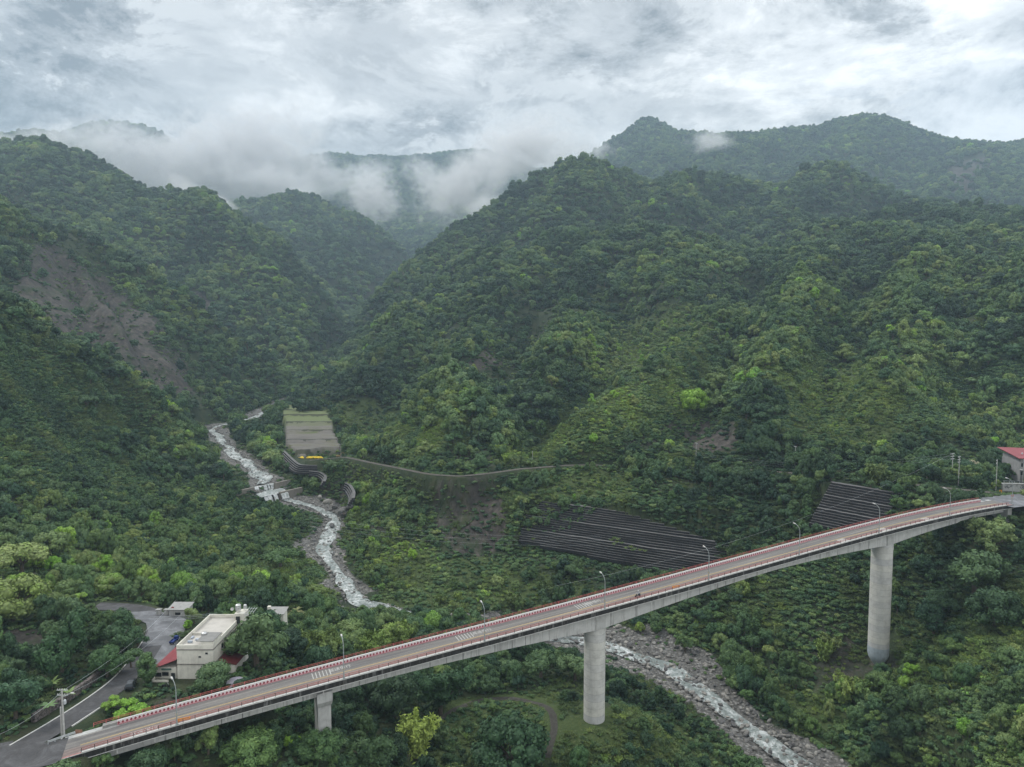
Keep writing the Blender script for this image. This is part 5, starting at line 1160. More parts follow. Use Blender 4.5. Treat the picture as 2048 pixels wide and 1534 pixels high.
# orange barrier boards on the bridge
def barrier(u, off, lab):
    i = solve_i(u, off); e = empty('road_barrier', bp(i, off), ang); MB().box((0, 0, .85), (2.6, .06, .28)).box((0, 0, .5), (2.6, .06, .2)).build('board', M_ORNG, e); m = MB()
    for x in (-1.1, 1.1): m.tube((x, -.3, 0), (x, 0, 1.0), .03, .03, 6); m.tube((x, .3, 0), (x, 0, 1.0), .03, .03, 6)
    m.build('legs', M_ORNG, e); tag(e, lab, 'road barrier')
barrier(368, .75, 'orange barrier board on the near curb at the left end of the bridge'); barrier(1352, .75, 'orange barrier board on the near curb in the middle of the bridge')
def chevron(u, v, D, lab, small=False):
    p = at(u, v, D); e = empty('chevron_sign', (p.x, p.y, p.z - 1.3)); MB().tube((0, 0, -1.5), (0, 0, 1.8), .05, .05, 6).build('post', M_GALV, e); f = MB().box((0, -.08, 1.3), (1.05, .05, 1.3)).build('panel', M_ORNG, e)
    c = MB()
    for k in (-.15,): c.hexa([(k - .25, -.13, .85), (k + .05, -.13, .85), (k + .35, -.13, 1.3), (k + .05, -.13, 1.3), (k - .25, -.11, .85), (k + .05, -.11, .85), (k + .35, -.11, 1.3), (k + .05, -.11, 1.3)]); c.hexa([(k + .05, -.13, 1.3), (k + .35, -.13, 1.3), (k + .05, -.13, 1.75), (k - .25, -.13, 1.75), (k + .05, -.11, 1.3), (k + .35, -.11, 1.3), (k + .05, -.11, 1.75), (k - .25, -.11, 1.75)])
    c.build('arrow', M_BLACK, f); tag(e, lab, 'chevron sign', 'orange chevron signs at the right bend')
chevron(1932, 990, 272, 'orange chevron sign behind the railing, leftmost of three at the right bend'); chevron(1965, 986, 276, 'orange chevron sign behind the railing, middle of three at the right bend'); chevron(2001, 983, 280, 'orange chevron sign at the right bend nearest the painted wall')
# vehicles
M_CARB = plain('black_car_paint', (0.025, 0.026, 0.03), .22, .1, 1.0); M_GLASS = plain('car_glass_material', (0.05, 0.06, 0.07), .08, .1, 1.0); M_TYRE = plain('tyre_material', (0.015, 0.015, 0.015), .8, .1, 1.0)
def wheels(e, pts, r, w, ax='Y'):
    for p in pts:
        m = MB(); d = Vector((0, w / 2, 0)); m.tube(Vector(p) - d, Vector(p) + d, r, r, 18); o = m.build('wheel', M_TYRE, e); m = MB(); d = d * 1.06; m.tube(Vector(p) - d, Vector(p) + d, r * .55, r * .55, 12); m.build('rim', M_GALV, o)
def suv():
    p = at_z(262, 1374, -85.1); q0 = ROAD_SIDE[4]; q1 = ROAD_SIDE[5]; a = math.atan2(q1[1] - q0[1], q1[0] - q0[0]); e = empty('parked_car', p, a + .15)
    def prof(bm_, pts, y0, y1, sh=0.0):
        n = len(pts); vs = [(x, y0, z) for x, z in pts] + [(x, y1, z) for x, z in pts]; bm_.add(vs, [tuple(range(n)), tuple(range(2 * n - 1, n - 1, -1))] + [(k, (k + 1) % n, n + (k + 1) % n, n + k) for k in range(n)])
    b = MB(); prof(b, [(-2.3, .35), (2.25, .35), (2.32, .7), (2.2, .95), (1.2, 1.08), (-2.25, 1.1), (-2.35, .8)], -.9, .9); b.build('body', M_CARB, e, bevel=.06)
    c = MB(); c.hexa([(-2.15, -.84, 1.06), (1.15, -.84, 1.06), (1.15, .84, 1.06), (-2.15, .84, 1.06), (-1.9, -.68, 1.66), (.35, -.68, 1.66), (.35, .68, 1.66), (-1.9, .68, 1.66)]); c.build('windows', M_GLASS, e, bevel=.04)
    MB().hexa([(-1.95, -.7, 1.62), (.4, -.7, 1.62), (.4, .7, 1.62), (-1.95, .7, 1.62), (-1.8, -.62, 1.74), (.25, -.62, 1.74), (.25, .62, 1.74), (-1.8, .62, 1.74)]).build('roof', plain('grey_reflecting_roof_paint', (0.07, 0.075, 0.08), .25, .2, 1.0), e, bevel=.03)
    wheels(e, [(-1.45, -.82, .36), (1.45, -.82, .36), (-1.45, .82, .36), (1.45, .82, .36)], .36, .24)
    for y in (-.65, .65): MB().box((2.27, y, .8), (.08, .34, .16)).build('headlight', M_CURB, e)
    tag(e, 'black estate car parked on the side road in front of the white house', 'car')
suv()
def truck():
    p = at_z(349, 1284, -85.3); e = empty('blue_truck', p, math.radians(90)); e.scale = (.66, .66, .66); blue = plain('blue_truck_paint', (0.015, 0.035, 0.16), .4, .2, 1.0)
    MB().hexa([(1.0, -.8, .5), (2.6, -.8, .5), (2.6, .8, .5), (1.0, .8, .5), (1.0, -.75, 2.0), (2.25, -.75, 2.0), (2.25, .75, 2.0), (1.0, .75, 2.0)]).build('cab', blue, e, bevel=.05); MB().box((-1.0, 0, .9), (3.9, 1.7, .12)).box((-1.0, -.84, 1.15), (3.9, .05, .5)).box((-1.0, .84, 1.15), (3.9, .05, .5)).box((-2.95, 0, 1.15), (.05, 1.7, .5)).build('cargo_bed', blue, e)
    MB().box((2.4, 0, 1.45), (.2, 1.3, .5)).build('windscreen', M_GLASS, e); wheels(e, [(1.9, -.75, .36), (1.9, .75, .36), (-2.0, -.75, .36), (-2.0, .75, .36)], .36, .22); tag(e, 'small blue pickup truck parked against the red lean-to roof', 'truck')
truck()
def motorcycle(name, loc, rz, lab, group=None):
    e = empty(name, loc, rz); b = MB(); b.hexa([(-.75, -.16, .55), (.1, -.16, .45), (.1, .16, .45), (-.75, .16, .55), (-.8, -.12, .82), (.05, -.12, .78), (.05, .12, .78), (-.8, .12, .82)]); b.box((.1, 0, .42), (.6, .34, .12)); b.hexa([(.45, -.2, .4), (.62, -.2, .4), (.62, .2, .4), (.45, .2, .4), (.5, -.14, 1.0), (.62, -.14, 1.0), (.62, .14, 1.0), (.5, .14, 1.0)]); b.build('body', M_CARB, e, bevel=.03)
    MB().box((-.38, 0, .86), (.75, .26, .1)).build('seat', M_BLACK, e, bevel=.03); MB().tube((.52, -.34, 1.05), (.52, .34, 1.05), .02, .02, 6).tube((.72, 0, .3), (.52, 0, 1.05), .035, .035, 6).build('handlebar', M_GALV, e)
    for x in (-.62, .74): MB().tube((x, -.05, .27), (x, .05, .27), .27, .27, 16).build('wheel', M_TYRE, e)
    MB().box((.64, 0, .9), (.08, .16, .12)).build('headlight', M_CURB, e); tag(e, lab, 'motorcycle', group); return e
IM = solve_i(1276, 2.2); motorcycle('motorcycle', bp(IM, 2.2, .006), ang + math.pi, 'dark motor scooter ridden along the near lane of the bridge'); pz = at_z(331, 1374, -85.15); motorcycle('motorcycle', (pz.x, pz.y, float(height(pz.x, pz.y))), .4, 'dark scooter parked on the dirt yard in front of the white house')
def rider():
    J = {'pel': (-.30, 0, .98), 'sp1': (-.26, 0, 1.2), 'ch': (-.18, 0, 1.42), 'nk': (-.13, 0, 1.56), 'hd': (-.09, 0, 1.70), 'ht': (-.08, 0, 1.80)}
    V = list(J.values()); K = list(J); R = [.16, .15, .17, .065, .11, .07]; E = [(0, 1), (1, 2), (2, 3), (3, 4), (4, 5)]
    for s in (-1, 1):
        b = len(V); V += [(-.17, s * .19, 1.45), (.06, s * .27, 1.24), (.34, s * .29, 1.10), (.50, s * .28, 1.07)]; R += [.07, .055, .042, .04]; E += [(2, b), (b, b + 1), (b + 1, b + 2), (b + 2, b + 3)]
        b = len(V); V += [(-.22, s * .12, .96), (.20, s * .19, .93), (.16, s * .17, .54), (.30, s * .17, .50)]; R += [.095, .075, .055, .05]; E += [(0, b), (b, b + 1), (b + 1, b + 2), (b + 2, b + 3)]
    me = bpy.data.meshes.new('person'); me.from_pydata(V, E, []); o = link('person', me, None, bp(IM, 2.2, .006)); o.rotation_euler = (0, 0, ang + math.pi); md = o.modifiers.new('skin', 'SKIN'); sk = me.skin_vertices[0].data
    for k, r in enumerate(R): sk[k].radius = (r, r)
    sk[0].use_root = True; o.modifiers.new('sub', 'SUBSURF').levels = 1; o.modifiers['sub'].render_levels = 1; me.materials.append(plain('grey_clothing_material', (0.30, 0.31, 0.33), .85))
    h = MB(); h.lathe([(.04, -.13), (.13, -.07), (.155, .03), (.12, .12), (.05, .16)], (-.09, 0, 1.72), 16); q = h.build('helmet', M_CURB, o, True)
    tag(o, 'person in grey clothes and pale helmet riding the scooter on the bridge', 'person')
rider()
# ------------------------------------------------------------------ the white house
M_WALL = concrete('cream_render_material', (0.74, 0.72, 0.64), .22, .5); M_REDR = plain('red_sheet_roof_material', (0.38, 0.075, 0.085), .55, .2, .8); M_DRED = plain('dark_red_roof_material', (0.13, 0.03, 0.03), .6, .25, .8)
M_ROOFC = concrete('roof_concrete_material', (0.48, 0.46, 0.42), .9, .35, False); M_TANK = plain('steel_tank_material', (0.55, 0.56, 0.55), .35, .15, 2.0, .6)
def corrug(name, base):
    t = NT(name); p = t.pos(); s = t.n("ShaderNodeSeparateXYZ"); t.L.new(p, s.inputs[0]); w = t.math('SINE', t.math('MULTIPLY', s.outputs[1], 14.0)); n = t.noise(p, .5, 5, .7)
    col = t.mix(1.0, t.ramp(n, [(0.3, tuple(x * .75 for x in base)), (0.7, tuple(x * 1.2 for x in base))]), t.ramp(w, [(0.0, (.85, .85, .85)), (1.0, (1.1, 1.1, 1.1))]), 'MULTIPLY'); return t.done(col, .5)
M_REDR = corrug('red_sheet_roof_material', (0.27, 0.055, 0.065))
def house():
    X0, X1, Y0, Y1, ZB, ZR = -83.1, -74.1, 168.4, 187.6, -85.9, -77.7
    e = empty('flat_roofed_house', (X0, Y0, ZB)); tag(e, 'white two storey house with flat concrete roof and red lean-to beside the bridge', 'house')
    L = lambda x, y, z: (x - X0, y - Y0, z - ZB); W_, D_ = X1 - X0, Y1 - Y0; H = ZR - ZB
    MB().box((W_ / 2, D_ / 2, H / 2), (W_, D_, H)).build('wall', M_WALL, e)
    MB().box((W_ / 2, D_ / 2, H + .02), (W_ - .5, D_ - .5, .05)).build('roof', M_ROOFC, e)
    par = MB(); ph = 1.0
    for c, d in (((W_ / 2, .12, H + ph / 2), (W_ + .1, .26, ph)), ((W_ / 2, D_ - .12, H + ph / 2), (W_ + .1, .26, ph)), ((-.0 + .1, D_ / 2, H + ph / 2), (.24, D_ - .5, ph)), ((W_ - .1, D_ / 2, H + ph / 2), (.24, D_ - .5, ph)), ((W_ / 2, D_ * .42, H + .35), (W_ - .5, .2, .7))): par.box(c, d)
    par.build('parapet', M_WALL, e, bevel=.02)
    led = MB()
    for z in (H - .15, H * .53):
        for c, d in (((W_ / 2, -.1, z), (W_ + .4, .22, .16)), ((W_ + .1, D_ / 2, z), (.22, D_, .16))): led.box(c, d)
    led.build('ledge', concrete('stained_ledge_material', (0.22, 0.21, 0.19), .9, 1.5), e)
    # small raised roof room at the front right corner
    rr = MB().box((W_ - 1.6, 2.6, H + .9), (3.1, 4.6, 1.7)).build('roof_room', M_WALL, e); MB().box((W_ - 2.1, 2.9, H + 1.82), (4.2, 5.4, .12)).build('room_roof', concrete('grey_room_roof_material', (0.24, 0.24, 0.23), .9, .9, False), rr)
    for x, z in ((5.7, 6.2), (7.4, 7.1)):
        w = MB().box((x, -.02, z), (.6, .08, .38)).build('window', M_DARK, e); MB().box((x, -.05, z - .24), (.75, .14, .06)).build('sill', M_CONC, w)
    for y, z, h_ in ((5.5, 6.6, 1.2), (9.5, 6.6, 1.2), (3.0, 2.5, 1.2), (13, 6.6, 1.2)):
        w = MB().box((W_ + .01, y, z), (.08, 1.0, h_)).build('window', M_DARK, e); MB().box((W_ + .05, y, z - h_ / 2 - .05), (.14, 1.2, .08)).build('sill', M_CONC, w)
    # stair tower with a tank at the back
    st = MB().box((W_ + .6, D_ - 2.2, H + 1.3), (2.6, 3.2, 2.8)).build('stair_tower', M_WALL, e); MB().box((W_ + .3, D_ - 4.0, H + 1.0), (1.0, .3, 1.9)).build('door', M_DARK, st)
    def tank(x, y, z, r=.75, h=1.3):
        o = MB().lathe([(r, 0), (r, h * .3), (r * .96, h * .33), (r, h * .36), (r, h * .7), (r * .96, h * .73), (r, h * .76), (r, h), (r * .75, h + .2), (.2, h + .3)], (x, y, z), 20).build('water_tank', M_TANK, e, True); k = MB()
        for a in range(4): k.tube((x + r * .8 * math.cos(a * 1.57 + .8), y + r * .8 * math.sin(a * 1.57 + .8), z - .6), (x + r * .8 * math.cos(a * 1.57 + .8), y + r * .8 * math.sin(a * 1.57 + .8), z), .04, .04, 5)
        k.build('stand', M_GALV, o)
    tank(W_ - .1, D_ - 2.6, H + 3.3); tank(W_ + 1.4, D_ - 1.6, H + 3.3, .5, .8); tank(5.0, 4.3, H + 1.0, .7, 1.2)
    fr = MB()
    for k in range(5): fr.tube((W_ + 1.0 + k * .7, D_ - 3.2, H + 2.2), (W_ + 1.0 + k * .7, D_ + .8, H + 2.7), .05, .05, 5)
    for y in (-3.2, -1.2, .8): fr.tube((W_ + 1.0, D_ + y, H + 2.3), (W_ + 3.8, D_ + y, H + 2.3), .05, .05, 5)
    fr.tube((W_ + 3.8, D_ - 3.2, 0), (W_ + 3.8, D_ - 3.2, H + 2.3), .07, .07, 5); fr.build('roof_frame', M_GALV, e)
    dish = MB().lathe([(.05, 0), (.3, .05), (.45, .18)], (0, 0, 0), 14, False).build('satellite_dish', M_CURB, e); dish.location = (W_ - 2.6, D_ - .5, H + 2.6); dish.rotation_euler = (.9, 0, .3)
    # clutter on the roof
    MB().box((1.8, 3.4, H + .3), (1.1, .5, .5)).box((2.9, 5.0, H + .2), (.8, .8, .35)).box((1.2, 6.0, H + .25), (.5, 1.2, .4)).build('roof_clutter', plain('pale_clutter_material', (0.4, 0.45, 0.52), .7, .4, 3.0), e)
    # lean-to with the red roof
    lw = 5.6; lt = MB().box((-lw / 2 - .1, D_ * .36, 1.7), (lw - .4, D_ * .70, 3.4)).build('lean_to', M_WALL, e)
    MB().hexa([(-lw - .3, -.7, 3.3), (-.02, -.7, 5.6), (-.02, D_ * .78, 5.6), (-lw - .3, D_ * .78, 3.3), (-lw - .3, -.7, 3.42), (-.02, -.7, 5.72), (-.02, D_ * .78, 5.72), (-lw - .3, D_ * .78, 3.42)]).build('lean_to_roof', M_REDR, lt)
    MB().box((-1.0, .08 - .3, 1.1), (.9, .1, 2.1)).build('door', M_DARK, lt); MB().box((-2.9, .0 - .2, 1.9), (1.6, .1, .9)).build('window', M_DARK, lt); MB().box((-4.6, -.2, 1.7), (1.4, .1, 1.0)).build('window', M_DARK, lt); MB().box((-2.6, -.22, 3.1), (2.4, .1, .4)).build('shop_board', plain('green_board_material', (0.08, 0.16, 0.14), .6), lt)
    # yard things of the porch
    MB().box((-3.6, -1.6, .55), (4.2, .2, 1.1)).box((-5.6, -.8, .55), (.2, 1.8, 1.1)).build('porch_wall', M_WALL, lt)
    # lower wing on the right with a dark red roof
    an = MB().box((W_ + 2.2, 7.0, 1.5), (4.2, 9.0, 3.0)).build('side_wing', M_WALL, e); MB().hexa([(W_ + .02, 2.2, 4.1), (W_ + 4.8, 2.2, 3.0), (W_ + 4.8, 11.8, 3.0), (W_ + .02, 11.8, 4.1), (W_ + .02, 2.2, 4.22), (W_ + 4.8, 2.2, 3.12), (W_ + 4.8, 11.8, 3.12), (W_ + .02, 11.8, 4.22)]).build('wing_roof', M_DRED, an)
house()
def shed(u, v, z, w, d, h, roof, wall, lab, name='shed', rz=0.0, chim=False):
    p = at_z(u, v, z); g = float(height(p.x, p.y)); e = empty(name, (p.x, p.y, min(g, z) - .3), rz); hh = h + (p.z - min(g, z)) + .3
    MB().box((0, 0, hh / 2), (w, d, hh)).build('wall', wall, e, bevel=.02); MB().hexa([(-w / 2 - .4, -d / 2 - .4, hh - .05), (w / 2 + .4, -d / 2 - .4, hh - .05), (w / 2 + .4, d / 2 + .4, hh + .6), (-w / 2 - .4, d / 2 + .4, hh + .6), (-w / 2 - .4, -d / 2 - .4, hh + .06), (w / 2 + .4, -d / 2 - .4, hh + .06), (w / 2 + .4, d / 2 + .4, hh + .71), (-w / 2 - .4, d / 2 + .4, hh + .71)]).build('roof', roof, e)
    MB().box((0, -d / 2, hh - 1.3), (w * .3, .06, .8)).build('window', M_DARK, e)
    if chim: MB().box((-w / 2 - .3, 0, hh / 2 + .9), (.9, .9, hh + 1.6)).build('chimney', wall, e)
    tag(e, lab, 'shed')
M_GREYR = plain('grey_sheet_roof_material', (0.30, 0.30, 0.29), .7, .2, .8)
shed(556, 1240, -86.0, 4.5, 3.5, 2.6, M_GREYR, M_WALL, 'small white hut with chimney between trees and palm behind the house', chim=True); shed(362, 1228, -85.5, 5.5, 4, 2.2, M_GREYR, M_CONC, 'low shed with pale grey roof behind the parking area')
def gateposts():
    for (u, lab) in ((318, 'square brown gate pillar by the parking area, nearest the road bend'), (334, 'square brown gate pillar beside the pale grey shed roof')):
        p = at_z(u, 1231, -85.6); e = empty('gate_pillar', p); MB().box((0, 0, .9), (1.2, 1.0, 1.9)).build('shaft', M_CONC, e, bevel=.03); MB().box((0, 0, 1.92), (1.6, 1.3, .16)).build('cap', M_GREYR, e); tag(e, lab, 'gate pillar')
gateposts()
def sign(u, v, z, kind, lab):
    p = at_z(u, v, z); e = empty('road_sign', (p.x, p.y, p.z)); MB().tube((0, 0, -.5), (0, 0, 2.6), .04, .04, 6).build('post', M_GALV, e)
    if kind == 'round':
        m = MB(); m.tube((0, -.05, 2.3), (0, -.09, 2.3), .5, .5, 18); q = m.build('disc', M_RED, e); MB().box((0, -.11, 2.3), (.5, .02, .14)).build('bar', M_WHT, q)
    else: MB().box((0, -.06, 1.9), (1.9, .05, 1.2)).build('panel', plain('faded_pink_panel_material', (0.50, 0.40, 0.38), .7), e)
    tag(e, lab, 'road sign')
sign(346, 1231, -85.5, 'round', 'round red sign with white bar behind the parking area'); sign(288, 1368, -85.3, 'panel', 'faded pinkish notice board beside the parked black car'); sign(2024, 1003, -64.4, 'round', 'round red and white sign beside the last lamp at the right')
def tarp():
    p = at_z(471, 1372, -85.5); e = empty('tarp_shelter', (p.x, p.y, p.z - .5), .3); m = plain('lilac_tarp_material', (0.38, 0.37, 0.43), .6, .15, 1.0); n = 10; V = []; F = []
    for k in range(n + 1):
        a = math.pi * k / n
        for y in (-2.6, 2.6): V.append((2.3 * math.cos(a), y, 1.3 * math.sin(a) + .3))
    for k in range(n): F.append((2 * k, 2 * k + 1, 2 * k + 3, 2 * k + 2))
    me = bpy.data.meshes.new('cover'); me.from_pydata(V, [], F); me.materials.append(m); c = link('cover', me, e); s = c.modifiers.new('thick', 'SOLIDIFY'); s.thickness = .04
    MB().path([Vector((2.3 * math.cos(math.pi * k / n), -2.65, 1.3 * math.sin(math.pi * k / n) + .3)) for k in range(n + 1)], .05, 5).build('hoop', M_GALV, e); tag(e, 'pale lilac tarp covered hoop shelter between the house garden and bridge', 'shelter')
tarp()
# ------------------------------------------------------------------ building and painted wall at the right edge
def right_house():
    p = at(2037, 958, 314); e = empty('red_roofed_building', (p.x, p.y, p.z - 1)); gry = concrete('grey_render_material', (0.34, 0.34, 0.34), .5, .6)
    MB().box((10, 6, 4.6), (19, 12, 9.4)).build('wall', gry, e); MB().hexa([(-1.4, -1.6, 10.6), (21, -1.6, 9.6), (21, 13, 12.6), (-1.4, 13, 13.4), (-1.4, -1.6, 10.8), (21, -1.6, 9.8), (21, 13, 12.8), (-1.4, 13, 13.6)]).build('roof', M_REDR, e)
    MB().box((10, 6, 10.0), (18.6, 11.6, 1.8)).build('gable', gry, e)
    for x in (2.2, 7.0, 12, 17):
        for z in (7.4, 3.6): w = MB().box((x, -.03, z), (2.6, .1, 1.6)).build('window', M_DARK, e); MB().box((x, -.1, z - .88), (3.0, .22, .1)).build('sill', M_CONC, w)
    MB().box((10, -1.0, 5.4), (20, 2.0, .25)).build('balcony', M_CONC, e); r = MB()
    for k in range(11): r.tube((.3 + k * 1.94, -1.9, 5.5), (.3 + k * 1.94, -1.9, 6.4), .04, .04, 5)
    r.tube((.2, -1.9, 6.4), (19.9, -1.9, 6.4), .05, .05, 5); r.build('balcony_railing', M_GALV, e)
    for x in (4, 9.5): MB().lathe([(.25, 0), (.25, .5), (.42, .55), (.3, .9), (.05, 1.0)], (x, 4, 11.4), 12).build('roof_vent', M_GALV, e, True)
    for x in (.6, 19.6): MB().tube((x, -1.9, 0), (x, -1.9, 10.2), .16, .16, 8).build('column', M_CONC, e)
    tag(e, 'grey two storey building with red sheet roof at the right edge', 'house')
right_house()
def mural():
    a = at(2003, 990, 285); e = empty('painted_wall', (a.x, a.y, a.z - 1.5), -.05); t = NT('painted_wall_material'); p = t.pos(True); n = t.noise(p, .55, 5, .6, 1.2); m_ = t.math('MULTIPLY', t.math('SUBTRACT', n, .53), 14, clamp=True)
    col = t.mix(m_, t.ramp(t.noise(p, 1.2, 5), [(0.3, (0.42, 0.42, 0.41)), (0.7, (0.56, 0.56, 0.55))]), (0.16, 0.17, 0.18)); mw = t.done(col, .9)
    MB().box((9, .2, 3.2), (18, .4, 6.0)).build('wall', mw, e); MB().box((9, .1, 6.3), (18.6, 1.0, .35)).build('coping', M_CONC, e); MB().box((.3, -.3, 3.2), (.8, .6, 6.2)).build('buttress', M_CONC, e)
    r = MB()
    for k in range(9): r.tube((.8 + k * 2.1, .1, 6.4), (.8 + k * 2.1, .1, 7.4), .05, .05, 5)
    r.tube((.5, .1, 7.4), (18, .1, 7.4), .05, .05, 5); r.build('railing', M_GALV, e); tag(e, 'grey painted retaining wall with dark drawn shapes at the right road bend', 'wall')
mural()
# ------------------------------------------------------------------ stacked stone walls
def gabion_mat():
    t = NT('dark_slate_stone_material'); p = t.pos(); v = t.n("ShaderNodeTexVoronoi"); v.inputs['Scale'].default_value = 3.0; t.L.new(p, v.inputs['Vector']); n = t.noise(p, .25, 6, .65)
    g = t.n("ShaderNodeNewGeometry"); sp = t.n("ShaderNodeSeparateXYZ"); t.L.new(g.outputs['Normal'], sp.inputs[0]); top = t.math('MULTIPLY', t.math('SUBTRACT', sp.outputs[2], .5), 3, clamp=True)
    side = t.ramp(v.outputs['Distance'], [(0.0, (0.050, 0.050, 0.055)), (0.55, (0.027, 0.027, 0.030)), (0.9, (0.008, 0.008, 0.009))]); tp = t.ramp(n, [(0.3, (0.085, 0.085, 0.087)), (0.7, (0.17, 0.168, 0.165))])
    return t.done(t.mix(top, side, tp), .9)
M_GAB = gabion_mat()
def gabion_rows(name, A, B, rows, hgt, setb, ends, lab, wob=.5):
    """rows of stone baskets stepping back up the slope from A to B"""
    d = (B - A); d.z = 0; Lh = d.length; dx = d / Lh; back = Vector((-dx.y, dx.x, 0))
    if back.y < 0: back = -back
    V, F = [], []; rg = random.Random(4); zz = Vector((0, 0, B.z - A.z))
    for k in range(rows):
        a, b = ends(k / (rows - 1)); n = 30; k0 = len(V); step_extra = 1.3 if k in (int(rows * .42), int(rows * .72)) else 0
        if k: off += setb * rg.uniform(.9, 1.1) + (1.0 if k in (int(rows * .45), int(rows * .72)) else 0)
        else: off = 0
        for j in range(n + 1):
            t = a + (b - a) * j / n; p = A + dx * (t * Lh) + zz * t + back * (off + wob * (vnoise(np.array(t * 9.0), np.array(k * .35), 2) - .5) * 2); z0 = k * hgt + (float(vnoise(np.array(t * 14.), np.array(k * 1.7), 8)) - .5) * .18
            for q, h in ((Vector((0, 0, 0)), z0 - .6), (Vector((0, 0, 0)), z0 + hgt), (back * (setb + 1.8), z0 + hgt), (back * (setb + 1.8), z0 - .6)): V.append(p + q + Vector((0, 0, h)))
            if j: c = k0 + 4 * j; F += [(c - 4 + m, c + m, c + (m + 1) % 4, c - 4 + (m + 1) % 4) for m in range(4)]
        F += [tuple(k0 + m for m in range(3, -1, -1)), tuple(k0 + 4 * n + m for m in range(4))]
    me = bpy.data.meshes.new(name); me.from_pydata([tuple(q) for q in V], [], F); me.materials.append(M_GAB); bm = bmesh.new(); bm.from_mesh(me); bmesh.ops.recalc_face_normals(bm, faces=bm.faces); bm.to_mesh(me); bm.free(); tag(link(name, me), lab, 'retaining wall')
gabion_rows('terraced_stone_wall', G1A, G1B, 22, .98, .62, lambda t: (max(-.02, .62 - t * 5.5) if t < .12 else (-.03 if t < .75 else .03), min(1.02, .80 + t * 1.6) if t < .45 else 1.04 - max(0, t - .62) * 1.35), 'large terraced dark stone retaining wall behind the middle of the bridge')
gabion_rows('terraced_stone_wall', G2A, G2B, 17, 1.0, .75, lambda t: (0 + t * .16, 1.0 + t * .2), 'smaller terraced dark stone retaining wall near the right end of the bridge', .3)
def curved_gabion(pts, rows, lab, z0, h=1.1):
    V, F = [], []; P = [at_z(u, v, z) for u, v, z in pts]
    Q = []
    for a, b in zip(P[:-1], P[1:]):
        for k in range(6): Q.append(a + (b - a) * k / 6)
    Q.append(P[-1])
    for _ in range(4): Q = [Q[0]] + [(Q[i - 1] + Q[i + 1] + Q[i] * 2) / 4 for i in range(1, len(Q) - 1)] + [Q[-1]]
    for k in range(rows):
        k0 = len(V)
        for j, p in enumerate(Q):
            d = (Q[min(j + 1, len(Q) - 1)] - Q[max(j - 1, 0)]); d.z = 0; d.normalize(); f = Vector((d.y, -d.x, 0)); o = f * (rows - k) * .75
            for q, z in ((o, -k0 * 0 + z0 + k * h - .3), (o, z0 + (k + 1) * h), (o - f * 1.8, z0 + (k + 1) * h), (o - f * 1.8, z0 + k * h - .3)): V.append(p + q + Vector((0, 0, z)))
            if j: c = k0 + 4 * j; F += [(c - 4 + m, c + m, c + (m + 1) % 4, c - 4 + (m + 1) % 4) for m in range(4)]
        F += [tuple(k0 + m for m in range(4)), tuple(len(V) - 4 + m for m in range(4))]
    me = bpy.data.meshes.new('curved_stone_wall'); me.from_pydata([tuple(q) for q in V], [], F); me.materials.append(M_GAB); bm = bmesh.new(); bm.from_mesh(me); bmesh.ops.recalc_face_normals(bm, faces=bm.faces); bm.to_mesh(me); bm.free(); tag(link('curved_stone_wall', me), lab, 'retaining wall')
curved_gabion([(566, 906, -91), (582, 922, -91), (598, 936, -91), (616, 937, -91), (634, 937, -91.5)], 5, 'curved stepped dark stone wall below the left corner of the bare field', -3.2)
curved_gabion([(618, 945, -93), (640, 947, -94), (652, 955, -95), (648, 966, -96)], 3, 'small curved dark stone wall under the stepped wall near the river', -2.2)
curved_gabion([(690, 972, -92), (700, 976, -93), (708, 990, -95), (706, 1003, -97)], 4, 'short grey stepped stone wall above the dark rocks by the river', -2.4)
